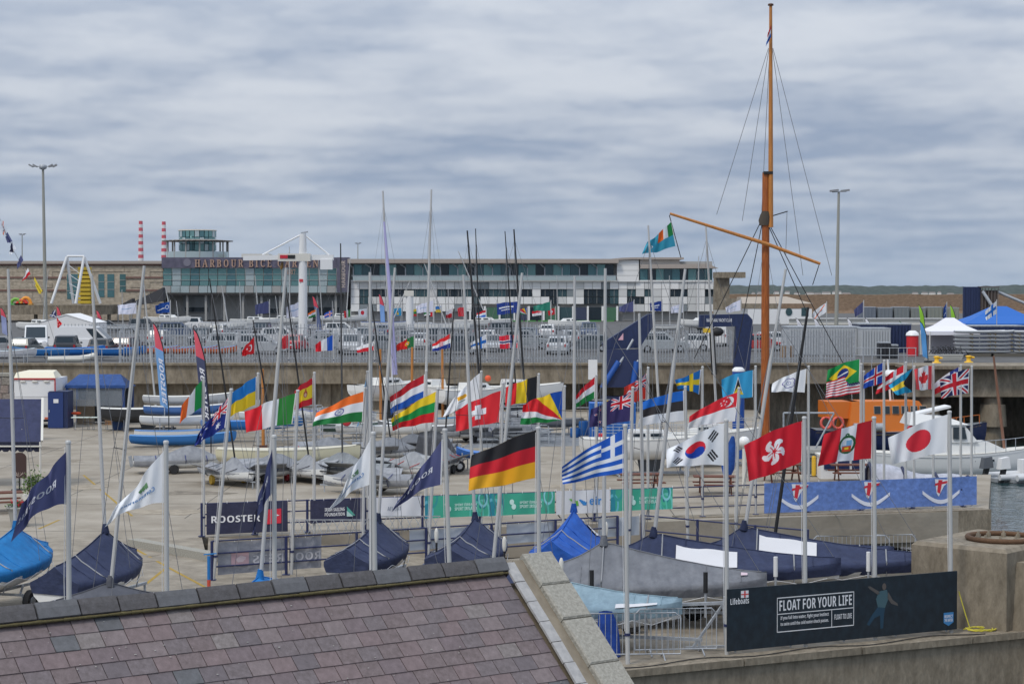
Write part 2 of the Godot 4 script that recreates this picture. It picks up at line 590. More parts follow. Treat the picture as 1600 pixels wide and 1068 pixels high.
	# painted yellow lines and the pale kerb at the head of the slipway
	g = Geo.new()
	for s in [[130, 742, 206, 806, 5], [212, 858, 262, 886, 5], [262, 886, 322, 918, 5], [258, 888, 228, 912, 5], [60, 826, 92, 812, 4]]:
		var q0 := on(s[0], s[1])
		var q1 := on(s[2], s[3])
		var o: Vector3 = (q1 - q0).normalized().cross(Vector3.UP) * 0.05
		var up := Vector3(0, 0.005, 0)
		g = Geo.new()
		g.quad(q0 + o + up, q1 + o + up, q1 - o + up, q0 - o + up)
		struct("yellow_line", g, ym)
	g = Geo.new()
	g.bar(on(207, 851) + Vector3(0, 0.06, 0), on(333, 876) + Vector3(0, 0.10, 0), 0.42, 0.3)
	struct("kerb", g, M.coping)
	# slab joints of the yard as thin tar lines
	g = Geo.new()
	for i in 7:
		var z := -66.0 - i * 8.5
		g.quad(Vector3(-30, 0.004, z), Vector3(-30, 0.004, z - 0.05), Vector3(14, 0.004, z - 1.0), Vector3(14, 0.004, z - 0.95))
	for i in 7:
		var x := -24.0 + i * 6.0
		g.quad(Vector3(x, 0.004, -70), Vector3(x + 0.04, 0.004, -70), Vector3(x + 0.04, 0.004, -128), Vector3(x, 0.004, -128))
	struct("tar_joint", g, mat(rgb(92, 88, 82), 0.95))
	# repaired patches and stains in the concrete, each an irregular thin skim
	rng.seed = 77
	for kk in 14:
		var c0 := on([90, 260, 230, 180, 420, 300, 820, 900, 960, 1080, 140, 60, 640, 760, 1020, 1060][kk], [720, 800, 700, 870, 790, 770, 720, 760, 790, 790, 760, 700, 775, 790, 1000, 1030][kk])
		var pp := []
		var n := 11
		for ii in n:
			var rr := rng.randf_range(0.5, 1.3)
			pp.append(c0 + Vector3(cos(TAU * ii / n) * rr * rng.randf_range(0.9, 2.2), 0.006 + 0.0005 * kk, -sin(TAU * ii / n) * rr))
		struct("concrete_patch", Geo.new().prism(pp, Vector3(0, -0.003, 0)), M.patches[kk % 3])
	# blue-grey painted patch by the workshop
	g = Geo.new()
	g.quad(on(720, 700) + Vector3(0, 0.006, 0), on(760, 676) + Vector3(0, 0.006, 0), on(960, 676) + Vector3(0, 0.006, 0), on(930, 696) + Vector3(0, 0.006, 0))
	struct("painted_patch", g, tri(mat(rgb(136, 142, 150), 0.9), M.grey_tex, Vector3(0.2, 0.2, 0.2)))
	# breakwater of rough stone and the wooded far shore
	g = Geo.new()
	rng.seed = 5
	rows = []
	for i in 90:
		var x := 45.0 + i * 4.0
		var j := rng.randf_range(-0.12, 0.12)
		rows.append([Vector3(x, -3, -471), Vector3(x, -0.4 + j * 3, -473), Vector3(x, 3.2 + j * 4, -479.5), Vector3(x, 3.4 + j, -480), Vector3(x, 7.5 + j, -481.2), Vector3(x, 7.55 + j, -486)])
	g.facets(rows)
	struct("breakwater", g, tri(mat(rgb(150, 128, 108), 0.95), M.streak_tex, Vector3(0.08, 0.2, 0.08)))
	rows = []
	var fn := FastNoiseLite.new()
	fn.seed = 8
	fn.frequency = 0.03
	fn.fractal_octaves = 4
	var fn2 := FastNoiseLite.new()
	fn2.seed = 9
	fn2.frequency = 0.004
	for i in 420:
		var x := -1500.0 + i * 9.0
		var row := []
		for j in 9:
			var s := j / 8.0
			var hgt := -3.0 + 23.0 * sin(s * PI * 0.5) + 4.5 * fn2.get_noise_2d(x, 40.0) * s
			if j > 0: hgt += 4.5 * fn.get_noise_2d(x, j * 31.0)
			row.append(Vector3(x, hgt, -3800.0 - j * 26.0))
		rows.append(row)
	struct("hills", Geo.new().grid(rows), tri(mat(rgb(74, 86, 78), 0.95), noise_tex(33, 0.03, rgb(120, 130, 110), rgb(255, 255, 255), 4, 256), Vector3(0.01, 0.01, 0.01)))
	rng.seed = 12
	for i in 18:
		var px := 1170.0 + i * 13.0 + rng.randf_range(-9, 9) + (90.0 if i > 12 else 0.0)
		var dd := 3785.0 + rng.randf_range(-10, 4)
		var s := at(px, 458, dd)
		var wv := rng.randf_range(6, 17)
		var hh := rng.randf_range(3, 7.5)
		var t := thing("shore_house", "tiny white house on the far wooded shore", "house", Vector3(s.x, -2.0, s.z), "white houses along the far shore")
		part(t, "wall", Geo.new().box(Vector3(0, hh * 0.5 + 1.0, 0), Vector3(wv, hh + 2, 8)), paint(226, 222, 214, 0.8))
		var yb := hh + 2.0
		g = Geo.new().prism([Vector3(-wv * 0.52, yb, 4.3), Vector3(wv * 0.52, yb, 4.3), Vector3(wv * 0.46, yb + 2.2, 0), Vector3(-wv * 0.46, yb + 2.2, 0)], Vector3(0, -0.1, -0.6))
		part(t, "roof", g, paint(128, 118, 112, 0.9))

# ---------------------------------------------------------------- slate roof in front
func make_roof() -> void:
	var rt := at(790, 878, 22.0)
	var dir := Vector3(0.811, 0, -0.584).normalized()            # along the ridge, to the gable end
	var down := Vector3(0.584, -0.853, 0.811)       # down the slope
	var sl := down.normalized()
	var nrm := dir.cross(sl).normalized()
	if nrm.y < 0: nrm = -nrm
	var t := thing("slate_roofed_building", "building with purple slate roof, grey ridge tiles and stone gable coping", "building", Vector3(rt.x, 0, rt.z))
	var o := Vector3(0, rt.y, 0)
	var L := 8.6
	var g := Geo.new()
	# walls below the roof
	var half := 4.2
	var nd := Vector3(0.584, 0, 0.811)
	var eave := rt.y - half * 0.853
	var cs := [-dir * L - nd * half, dir * 0.55 - nd * half, dir * 0.55 + nd * half, -dir * L + nd * half]
	var bt := []
	for q in cs: bt.append(q + Vector3(0, -4.2, 0))
	for q in cs: bt.append(q + Vector3(0, eave - 0.3, 0))
	g.hexa(bt)
	g.prism([o + Vector3(0, -0.25, 0) + dir * 0.05, dir * 0.05 - nd * half + Vector3(0, eave - 0.3, 0), dir * 0.05 + nd * half + Vector3(0, eave - 0.3, 0)], dir * 0.5)
	part(t, "gable_wall", g, M.concrete)
	var roof := part(t, "roof_deck", Geo.new().prism([o - dir * L - nrm * 0.12, o - nrm * 0.12, o + sl * 5.6 - nrm * 0.12, o - dir * L + sl * 5.6 - nrm * 0.12], -nrm * 0.06), M.ridge)
	g = Geo.new()
	var sl2 := Vector3(-down.x, down.y, -down.z).normalized()
	var n2 := sl2.cross(dir).normalized()
	if n2.y < 0: n2 = -n2
	g.prism([o - dir * L - n2 * 0.08, o - n2 * 0.08, o + sl2 * 5.6 - n2 * 0.08, o - dir * L + sl2 * 5.6 - n2 * 0.08], -n2 * 0.06)
	part(t, "rear_roof", g, M.slates[1])
	# slates: thin stones, each course lapping the one below
	rng.seed = 21
	var sm := []
	for k in 4:
		var gg := Geo.new()
		var j := 0.004 * k
		gg.hexa([Vector3(-0.5, -0.5, 0), Vector3(0.5, -0.5 - j, 0), Vector3(0.5, 0.5, 0), Vector3(-0.5, 0.5, 0), Vector3(-0.49, -0.485, 1), Vector3(0.49, -0.485 - j, 1), Vector3(0.5, 0.5, 1), Vector3(-0.5, 0.5, 1)])
		sm.append(gg.mesh())
	var expo := 0.197
	var rest := Geo.new()
	var count := 0
	for r in 20:
		var s0 := 0.12 + r * expo
		var x := -0.06 - (0.13 if r % 2 else 0.0)
		if r % 2: x = -0.06
		var first := true
		while x > -L + 0.3:
			var wdt := 0.262 + rng.randf_range(-0.022, 0.022)
			if first and r % 2: wdt *= 0.52
			first = false
			var mid := o + dir * (x - wdt * 0.5) + sl * (s0 + expo * 0.5 - 0.04)
			x -= wdt
			var hgt := expo + 0.08
			var tilt := 0.05 + rng.randf_range(-0.008, 0.008)
			var yv := (-sl).rotated(dir, -tilt)
			if yv.dot(nrm) > 0: yv = (-sl).rotated(dir, tilt)
			var bs := Basis(dir, yv, dir.cross(yv))
			if bs.z.dot(nrm) < 0: bs = Basis(-dir, yv, (-dir).cross(yv))
			bs = bs.rotated(nrm, rng.randf_range(-0.006, 0.006))
			var sc := Basis(bs.x * (wdt - 0.006), bs.y * hgt, bs.z * 0.009)
			var pos := mid + nrm * (-0.062 + rng.randf_range(0, 0.002))
			var mi := rng.randi() % 5
			if rng.randf() < 0.14: mi = 5 + rng.randi() % 3
			if r < 11 and x > -6.9:
				count += 1
				piece(roof, "slate", sm[rng.randi() % 4], M.slates[mi], Transform3D(sc, pos))
			else:
				rest.box(pos, Vector3(wdt - 0.006, hgt, 0.009), bs)
	part(roof, "slates", rest, M.slates[0], true)
	var spots := Geo.new()
	for k in 130:
		var q := o - dir * rng.randf_range(0.1, 7.0) + sl * rng.randf_range(0.2, 2.6) - nrm * 0.036
		spots.ball(q, Vector3(1, 0.35, 1) * rng.randf_range(0.004, 0.012), 6)
	part(roof, "lichen_spots", spots, paint(206, 205, 198, 0.95), true)
	# ridge tiles
	var rd := Node3D.new()
	rd.name = "ridge"
	t.add_child(rd)
	var x := -0.02
	var i := 0
	while x > -L:
		var wl := 0.44 + rng.randf_range(-0.03, 0.03)
		g = Geo.new()
		var a := dir * (x - wl + 0.008)
		var b := dir * (x - 0.006)
		var j := rng.randf_range(-0.008, 0.008)
		var pr := [sl * 0.135 + nrm * (0.0 + j), sl * 0.133 + nrm * (0.018 + j), sl * 0.03 + nrm * (0.045 + j) , Vector3(0, 0.065 + j, 0), sl2 * 0.03 + n2 * (0.045 + j), sl2 * 0.133 + n2 * (0.018 + j), sl2 * 0.135]
		var r0 := []
		var r1 := []
		for q in pr:
			r0.append(o + a + q)
			r1.append(o + b + q)
		g.facets([r0, r1])
		g.prism(r0, dir * 0.004)
		g.prism(r1, -dir * 0.004)
		part(rd, "ridge_tile", g, M.ridge if i % 3 else M.slates[7])
		x -= wl
		i += 1
	g = Geo.new()
	x = 0.0
	while x > -L:
		var q := o + dir * x + sl * 0.148 - nrm * 0.012
		g.tube([q, q - dir * 0.13], [rng.randf_range(0.012, 0.024), rng.randf_range(0.012, 0.024)], 6)
		x -= 0.12
	part(rd, "moss_mortar", g, M.lichen)
	# lead flashing, gutter and coping stones down the gable
	var cp := Node3D.new()
	cp.name = "coping"
	t.add_child(cp)
	for k in 16:
		var s0 := 0.02 + k * 0.3
		g = Geo.new()
		var q := o + sl * (s0 + 0.148) + dir * 0.03 + nrm * 0.0
		g.box(q + nrm * rng.randf_range(0, 0.004), Vector3(0.14, 0.29, 0.03), Basis(dir, -sl, nrm).rotated(nrm, rng.randf_range(-0.03, 0.03)))
		part(cp, "lead_flashing", g, M.lead)
	g = Geo.new().box(o + sl * 2.6 + dir * 0.16 - nrm * 0.01, Vector3(0.14, 5.2, 0.05), Basis(dir, -sl, nrm))
	part(cp, "mortar_fillet", g, M.concrete_dark)
	var s := -0.05
	for k in 9:
		var hl: float = [0.5, 0.52, 0.66, 0.4, 0.46, 0.38, 0.6, 0.62, 0.6][k]
		g = Geo.new()
		var c0 := o + sl * (s + 0.006) + dir * 0.23
		var c1 := o + sl * (s + hl - 0.006) + dir * 0.23
		var w := dir * 0.42
		var up := nrm * (0.085 + rng.randf_range(-0.006, 0.006))
		var lo := -nrm * 0.12
		var ch := 0.018
		g.hexa([c0 + lo, c0 + w + lo, c1 + w + lo, c1 + lo, c0 + up - nrm * ch, c0 + w + up - nrm * ch, c1 + w + up - nrm * ch, c1 + up - nrm * ch])
		g.hexa([c0 + up - nrm * ch, c0 + w + up - nrm * ch, c1 + w + up - nrm * ch, c1 + up - nrm * ch, c0 + up + dir * ch + sl * ch, c0 + w + up - dir * ch + sl * ch, c1 + w + up - dir * ch - sl * ch, c1 + up + dir * ch - sl * ch])
		part(cp, "coping_stone", g, M.coping)
		s += hl

# ---------------------------------------------------------------- flag designs (cloth print)
const FW := 120
const FH := 80
const RED := Color(0.80, 0.10, 0.17)
const WHT := Color(0.90, 0.91, 0.93)
const BLU := Color(0.06, 0.24, 0.68)
const NVY := Color(0.12, 0.13, 0.34)
const GRN := Color(0.06, 0.50, 0.24)
const YEL := Color(0.95, 0.82, 0.16)
const BLK := Color(0.13, 0.13, 0.15)
const SKY := Color(0.16, 0.58, 0.84)
const ORG := Color(0.95, 0.42, 0.14)

func canvas(c: Color, w: int = FW, h: int = FH) -> Image:
	var im := Image.create(w, h, false, Image.FORMAT_RGB8)
	im.fill(c)
	return im
func rect(im: Image, u0: float, v0: float, u1: float, v1: float, c: Color) -> void:
	var w := im.get_width()
	var h := im.get_height()
	im.fill_rect(Rect2i(roundi(u0 * w), roundi(v0 * h), roundi(u1 * w) - roundi(u0 * w), roundi(v1 * h) - roundi(v0 * h)), c)
func disc(im: Image, u: float, v: float, r: float, c: Color, r2: float = -1.0) -> void:
	var w := im.get_width()
	var h := im.get_height()
	var R := r * h
	for y in range(maxi(0, int(v * h - R)), mini(h, int(v * h + R) + 2)):
		for x in range(maxi(0, int(u * w - R)), mini(w, int(u * w + R) + 2)):
			var q := Vector2(x + 0.5 - u * w, y + 0.5 - v * h).length()
			if q <= R and q >= r2 * h: im.set_pixel(x, y, c)
func poly(im: Image, p: Array, c: Color) -> void:
	var w := im.get_width()
	var h := im.get_height()
	var pp := PackedVector2Array()
	var lo := Vector2(1e9, 1e9)
	var hi := -lo
	for i in range(0, p.size(), 2):
		var q := Vector2(p[i] * w, p[i + 1] * h)
		pp.append(q)
		lo = lo.min(q)
		hi = hi.max(q)
	for y in range(maxi(0, int(lo.y)), mini(h, int(hi.y) + 1)):
		for x in range(maxi(0, int(lo.x)), mini(w, int(hi.x) + 1)):
			if Geometry2D.is_point_in_polygon(Vector2(x + 0.5, y + 0.5), pp): im.set_pixel(x, y, c)
func stroke(im: Image, u0: float, v0: float, u1: float, v1: float, wd: float, c: Color) -> void:   # wd in heights
	var a := float(im.get_height()) / im.get_width()
	var d := Vector2((u1 - u0) / a, v1 - v0).normalized()
	var o := Vector2(-d.y * a, d.x) * wd * 0.5
	poly(im, [u0 + o.x, v0 + o.y, u1 + o.x, v1 + o.y, u1 - o.x, v1 - o.y, u0 - o.x, v0 - o.y], c)
func star(im: Image, u: float, v: float, r: float, c: Color, n: int = 5) -> void:
	var a := float(im.get_height()) / im.get_width()
	var p := []
	for i in n * 2:
		var t := PI * i / n - PI / 2
		var q := r if i % 2 == 0 else r * 0.42
		p.append(u + cos(t) * q * a)
		p.append(v + sin(t) * q)
	poly(im, p, c)
func hbars(cs: Array, w: int = FW) -> Image:
	var im := canvas(cs[0], w)
	for i in cs.size(): rect(im, 0, float(i) / cs.size(), 1, float(i + 1) / cs.size(), cs[i])
	return im
func vbars(cs: Array) -> Image:
	var im := canvas(cs[0])
	for i in cs.size(): rect(im, float(i) / cs.size(), 0, float(i + 1) / cs.size(), 1, cs[i])
	return im
func nordic(bg: Color, c1: Color, c2: Color = Color(0, 0, 0, 0)) -> Image:
	var im := canvas(bg)
	rect(im, 0, 0.38, 1, 0.62, c1)
	rect(im, 0.29, 0, 0.45, 1, c1)
	if c2.a > 0:
		rect(im, 0, 0.44, 1, 0.56, c2)
		rect(im, 0.33, 0, 0.41, 1, c2)
	return im
func jack(im: Image, u1: float, v1: float) -> void:     # the crossed canton or the whole flag
	var t := Image.create(FW, FH, false, Image.FORMAT_RGB8)
	t.fill(NVY)
	for s in [[0, 0, 1, 1], [0, 1, 1, 0]]:
		stroke(t, s[0], s[1], s[2], s[3], 0.2, WHT)
		stroke(t, s[0], s[1], s[2], s[3], 0.075, RED)
	rect(t, 0, 0.33, 1, 0.67, WHT)
	rect(t, 0.39, 0, 0.61, 1, WHT)
	rect(t, 0, 0.4, 1, 0.6, RED)
	rect(t, 0.435, 0, 0.565, 1, RED)
	t.resize(int(u1 * im.get_width()), int(v1 * im.get_height()), Image.INTERPOLATE_BILINEAR)
	im.blit_rect(t, Rect2i(0, 0, t.get_width(), t.get_height()), Vector2i.ZERO)
func design(k: String) -> Image:
	var im: Image
	match k:
		"de": return hbars([BLK, RED, Color(0.93, 0.68, 0.13)])
		"nl": return hbars([Color(0.72, 0.1, 0.16), WHT, Color(0.1, 0.34, 0.7)])
		"lt": return hbars([YEL, Color(0.05, 0.58, 0.28), Color(0.85, 0.1, 0.14)])
		"ee": return hbars([Color(0.1, 0.42, 0.8), Color(0.2, 0.19, 0.2), WHT])
		"hu": return hbars([RED, WHT, GRN])
		"ua": return hbars([Color(0.1, 0.5, 0.82), YEL])
		"pl": return hbars([WHT, RED])
		"lu": return hbars([RED, WHT, Color(0.1, 0.4, 0.75)])
		"ie": return vbars([Color(0.08, 0.58, 0.28), WHT, ORG])
		"it": return vbars([Color(0.16, 0.5, 0.2), WHT, Color(0.85, 0.12, 0.18)])
		"fr": return vbars([Color(0.05, 0.33, 0.75), WHT, Color(0.85, 0.1, 0.18)])
		"be": return vbars([BLK, YEL, Color(0.84, 0.1, 0.14)])
		"fi": return nordic(WHT, Color(0.05, 0.42, 0.78))
		"dk": return nordic(RED, WHT)
		"no": return nordic(Color(0.85, 0.14, 0.24), WHT, Color(0.08, 0.14, 0.42))
		"is": return nordic(Color(0.06, 0.28, 0.68), WHT, RED)
		"se": return nordic(Color(0.03, 0.45, 0.76), YEL)
		"gr":
			im = canvas(WHT, 126, 90)
			for i in range(0, 9, 2): rect(im, 0, i / 9.0, 1, (i + 1) / 9.0, Color(0.1, 0.36, 0.76))
			rect(im, 0, 0, 0.37, 5 / 9.0, Color(0.1, 0.36, 0.76))
			rect(im, 0.148, 0, 0.222, 5 / 9.0, WHT)
			rect(im, 0, 2 / 9.0, 0.37, 3 / 9.0, WHT)
		"kr":
			im = canvas(WHT)
			disc(im, 0.5, 0.5, 0.25, Color(0.08, 0.26, 0.68))
			for y in FH:
				for x in FW:
					var q := Vector2((x + 0.5 - 60) / 80.0, (y + 0.5 - 40) / 80.0)
					if q.length() < 0.25:
						var r := q.rotated(0.55)
						var up := r.y < 0
						if Vector2(r.x - 0.125, r.y).length() < 0.125: up = true
						if Vector2(r.x + 0.125, r.y).length() < 0.125: up = false
						if up: im.set_pixel(x, y, Color(0.86, 0.14, 0.22))
			for s in [[0.2, 0.24, 0, 1], [0.8, 0.24, 1, -1], [0.2, 0.76, 2, -1], [0.8, 0.76, 3, 1]]:
				for i in 3:
					var o := (i - 1) * 0.075
					var dx: float = 0.055 * s[3]
					var cx: float = s[0] + o * 0.62 * 0.72
					var cy: float = s[1] + o * 0.72 * -s[3]
					stroke(im, cx - dx, cy - 0.1, cx + dx, cy + 0.1, 0.046, BLK)
		"hk":
			im = canvas(Color(0.78, 0.06, 0.16))
			for i in 5:
				var t := TAU * i / 5 - PI / 2 + 0.3
				var c := Vector2(cos(t), sin(t))
				for j in 9:
					var f := j / 8.0
					var b := c.rotated(0.5 * sin(f * PI * 0.9)) * (0.05 + 0.21 * f)
					disc(im, 0.5 + b.x * 0.667, 0.5 + b.y, 0.018 + 0.058 * sin(f * PI * 0.82), WHT)
				stroke(im, 0.5, 0.5, 0.5 + c.rotated(0.35).x * 0.667 * 0.17, 0.5 + c.rotated(0.35).y * 0.17, 0.018, RED)
		"pe":
			im = vbars([RED, WHT, RED])
			disc(im, 0.5, 0.52, 0.27, Color(0.14, 0.36, 0.2), 0.2)
			rect(im, 0.4, 0.4, 0.6, 0.56, Color(0.5, 0.7, 0.85))
			rect(im, 0.41, 0.56, 0.59, 0.72, Color(0.85, 0.3, 0.12))
			rect(im, 0.46, 0.6, 0.54, 0.66, YEL)
			rect(im, 0.51, 0.4, 0.59, 0.54, WHT)
			disc(im, 0.5, 0.26, 0.07, Color(0.14, 0.36, 0.2), 0.03)
			rect(im, 0.36, 0.14, 0.64, 0.19, WHT)
		"jp":
			im = canvas(WHT)
			disc(im, 0.5, 0.5, 0.3, Color(0.87, 0.18, 0.25))
		"ch":
			im = canvas(Color(0.86, 0.16, 0.2))
			rect(im, 0.43, 0.22, 0.57, 0.78, WHT)
			rect(im, 0.32, 0.39, 0.68, 0.61, WHT)
		"cy":
			im = canvas(WHT)
			poly(im, [0.36, 0.5, 0.42, 0.36, 0.55, 0.34, 0.68, 0.26, 0.64, 0.42, 0.62, 0.54, 0.5, 0.58, 0.4, 0.56], Color(0.9, 0.65, 0.14))
			stroke(im, 0.4, 0.66, 0.6, 0.66, 0.04, Color(0.4, 0.5, 0.3))
		"es":
			im = hbars([RED, YEL, YEL, RED])
			disc(im, 0.36, 0.5, 0.14, Color(0.7, 0.3, 0.2))
			disc(im, 0.36, 0.53, 0.08, Color(0.85, 0.7, 0.6))
			disc(im, 0.36, 0.33, 0.06, Color(0.75, 0.4, 0.15))
		"in":
			im = hbars([Color(0.95, 0.45, 0.16), WHT, Color(0.08, 0.46, 0.22)])
			disc(im, 0.5, 0.5, 0.15, Color(0.25, 0.3, 0.6), 0.12)
			for i in 12: stroke(im, 0.5, 0.5, 0.5 + cos(TAU * i / 12) * 0.09, 0.5 + sin(TAU * i / 12) * 0.13, 0.012, Color(0.5, 0.55, 0.75))
		"ar": return hbars([Color(0.55, 0.76, 0.92), WHT, Color(0.55, 0.76, 0.92)])
		"sc":
			im = canvas(GRN)
			poly(im, [0, 1, 0, 0, 0.333, 0], Color(0.05, 0.3, 0.68))
			poly(im, [0, 1, 0.333, 0, 0.667, 0], YEL)
			poly(im, [0, 1, 0.667, 0, 1, 0, 1, 0.333], Color(0.85, 0.12, 0.16))
			poly(im, [0, 1, 1, 0.333, 1, 0.667], WHT)
		"nz":
			im = canvas(Color(0.2, 0.17, 0.38))
			jack(im, 0.5, 0.5)
			for s in [[0.75, 0.22], [0.65, 0.45], [0.86, 0.4], [0.75, 0.78]]:
				star(im, s[0], s[1], 0.085, WHT)
				star(im, s[0], s[1], 0.05, RED)
		"au":
			im = canvas(Color(0.08, 0.17, 0.5))
			jack(im, 0.5, 0.5)
			star(im, 0.25, 0.76, 0.16, WHT, 7)
			for s in [[0.75, 0.17], [0.65, 0.44], [0.86, 0.38], [0.75, 0.83], [0.8, 0.55]]: star(im, s[0], s[1], 0.075, WHT, 7)
		"re":
			im = canvas(Color(0.85, 0.2, 0.14))
			jack(im, 0.5, 0.5)
			disc(im, 0.75, 0.5, 0.16, WHT)
			disc(im, 0.75, 0.52, 0.09, RED)
		"gb":
			im = canvas(NVY)
			jack(im, 1, 1)
		"lc":
			im = canvas(Color(0.24, 0.68, 0.88))
			poly(im, [0.5, 0.12, 0.68, 0.86, 0.32, 0.86], WHT)
			poly(im, [0.5, 0.22, 0.66, 0.86, 0.34, 0.86], BLK)
			poly(im, [0.5, 0.5, 0.68, 0.86, 0.32, 0.86], YEL)
		"sg":
			im = hbars([Color(0.86, 0.14, 0.2), WHT])
			disc(im, 0.2, 0.25, 0.19, WHT)
			disc(im, 0.25, 0.25, 0.17, Color(0.86, 0.14, 0.2))
			for i in 5: star(im, 0.29 + cos(TAU * i / 5 - PI / 2) * 0.06, 0.25 + sin(TAU * i / 5 - PI / 2) * 0.09, 0.045, WHT)
		"tp":
			im = canvas(WHT)
			for i in 5:
				var t := TAU * i / 5
				disc(im, 0.5 + cos(t) * 0.1, 0.5 + sin(t) * 0.15, 0.17, Color(0.42, 0.4, 0.62))
			for i in 5:
				var t := TAU * i / 5
				disc(im, 0.5 + cos(t) * 0.1, 0.5 + sin(t) * 0.15, 0.13, WHT)
			disc(im, 0.5, 0.5, 0.12, Color(0.5, 0.5, 0.7), 0.09)
		"br":
			im = canvas(Color(0.06, 0.56, 0.28))
			poly(im, [0.08, 0.5, 0.5, 0.1, 0.92, 0.5, 0.5, 0.9], YEL)
			disc(im, 0.5, 0.5, 0.24, Color(0.1, 0.2, 0.5))
			stroke(im, 0.36, 0.45, 0.65, 0.56, 0.06, WHT)
		"us":
			im = canvas(WHT, 156, 104)
			for i in range(0, 13, 2): rect(im, 0, i / 13.0, 1, (i + 1) / 13.0, Color(0.76, 0.16, 0.22))
			rect(im, 0, 0, 0.42, 7 / 13.0, Color(0.2, 0.24, 0.46))
			for r in 9:
				for c in (6 if r % 2 == 0 else 5):
					disc(im, 0.035 + (c * 2 + (r % 2)) * 0.0345, 0.05 + r * 0.055, 0.018, WHT)
		"bs":
			im = hbars([Color(0.1, 0.6, 0.78), Color(0.95, 0.83, 0.25), Color(0.1, 0.6, 0.78)])
			poly(im, [0, 0, 0.5, 0.5, 0, 1], BLK)
		"ca":
			im = canvas(WHT)
			rect(im, 0, 0, 0.25, 1, Color(0.86, 0.26, 0.28))
			rect(im, 0.75, 0, 1, 1, Color(0.86, 0.26, 0.28))
			var h := [0.5, 0.14, 0.45, 0.27, 0.4, 0.24, 0.42, 0.42, 0.34, 0.35, 0.33, 0.4, 0.27, 0.38, 0.29, 0.5, 0.26, 0.52, 0.39, 0.66, 0.38, 0.72, 0.49, 0.7, 0.49, 0.86]
			var pp := h.duplicate()
			for i in range(h.size() - 2, -1, -2):
				pp.append(1.0 - h[i])
				pp.append(h[i + 1])
			poly(im, pp, Color(0.86, 0.22, 0.25))
		"cl":
			im = hbars([WHT, Color(0.82, 0.15, 0.2)])
			rect(im, 0, 0, 0.36, 0.5, Color(0.15, 0.22, 0.52))
			star(im, 0.18, 0.25, 0.15, WHT)
		"tr":
			im = canvas(Color(0.83, 0.07, 0.12))
			disc(im, 0.36, 0.5, 0.26, WHT)
			disc(im, 0.42, 0.5, 0.21, Color(0.83, 0.07, 0.12))
			star(im, 0.56, 0.5, 0.12, WHT)
		"yel": return canvas(YEL)
		"red": return canvas(Color(0.86, 0.24, 0.28))
		"pt":
			im = canvas(Color(0.83, 0.14, 0.12))
			rect(im, 0, 0, 0.4, 1, Color(0.1, 0.42, 0.22))
			disc(im, 0.4, 0.5, 0.2, Color(0.92, 0.78, 0.2))
			disc(im, 0.4, 0.5, 0.12, RED)
			disc(im, 0.4, 0.5, 0.07, WHT)
		"hr":
			im = hbars([Color(0.85, 0.13, 0.15), WHT, Color(0.1, 0.2, 0.55)])
			for r in 6:
				for c in 5: rect(im, 0.4 + c * 0.04, 0.3 + r * 0.07, 0.44 + c * 0.04, 0.37 + r * 0.07, RED if (r + c) % 2 == 0 else WHT)
		"ae":
			im = hbars([GRN, WHT, BLK])
			rect(im, 0, 0, 0.27, 1, RED)
		"lbl":
			im = canvas(Color(0.09, 0.3, 0.62))
			stroke(im, 0.35, 0.55, 0.9, 0.62, 0.1, WHT)
			disc(im, 0.2, 0.45, 0.2, WHT, 0.14)
		"royal":
			im = canvas(Color(0.12, 0.24, 0.56))
			stroke(im, 0.2, 0.4, 0.9, 0.42, 0.12, WHT)
			stroke(im, 0.3, 0.62, 0.8, 0.64, 0.08, WHT)
		"teal": return canvas(Color(0.16, 0.5, 0.42))
		"white":
			im = canvas(Color(0.86, 0.87, 0.93))
			stroke(im, 0.25, 0.45, 0.8, 0.5, 0.08, Color(0.6, 0.7, 0.82))
		"navy": return canvas(Color(0.31, 0.33, 0.5))
		"wpink":
			im = canvas(WHT)
			stroke(im, 0.1, 0.1, 0.9, 0.9, 0.12, ORG)
			stroke(im, 0.3, 0.5, 0.8, 0.6, 0.1, Color(0.5, 0.5, 0.56))
		"burgee":
			im = canvas(Color(0.2, 0.6, 0.72))
			rect(im, 0, 0, 0.18, 0.52, GRN)
			rect(im, 0.18, 0, 0.36, 0.52, WHT)
			rect(im, 0.36, 0, 0.54, 0.52, ORG)
			disc(im, 0.76, 0.6, 0.1, WHT, 0.06)
		"code": 
			im = canvas(WHT)
			poly(im, [0, 0, 1, 0, 0.5, 1], Color(0.12, 0.13, 0.25))
		"scot":
			im = canvas(Color(0.15, 0.18, 0.42))
			stroke(im, 0, 0, 1, 1, 0.2, WHT)
			stroke(im, 0, 1, 1, 0, 0.2, WHT)
		_: return canvas(WHT)
	return im
func flag_mat(k: String) -> StandardMaterial3D:
	if not M.has("flag_" + k):
		var im := design(k)
		var m := img_mat(im, 0.8)
		m.backlight_enabled = true
		m.backlight = Color(0.4, 0.4, 0.4)
		M["flag_" + k] = m
	return M["flag_" + k]

class Cloth:      # a flag's surface: four corners, bowed edges, ripples running down the fly
	var ht: Vector3
	var hb: Vector3
	var ft: Vector3
	var fb: Vector3
	var ct: Vector3
	var cb: Vector3
	var ph := 0.0
	var amp := 0.05
	var nw := 1.6
	func at(u: float, v: float) -> Vector3:
		var a := ht * (1 - u) * (1 - u) + ct * 2.0 * u * (1 - u) + ft * u * u
		var b := hb * (1 - u) * (1 - u) + cb * 2.0 * u * (1 - u) + fb * u * u
		var p := a.lerp(b, v)
		var w := sin(TAU * (u * nw - ph) + v * 1.7) * amp * minf(1.0, u * 2.2)
		var w2 := sin(TAU * (u * nw * 2.3 - ph * 1.7) - v * 3.4) * amp * 0.5 * u
		return p + Vector3(0.12 * w2, 0.22 * w + 0.15 * w2, w + w2)

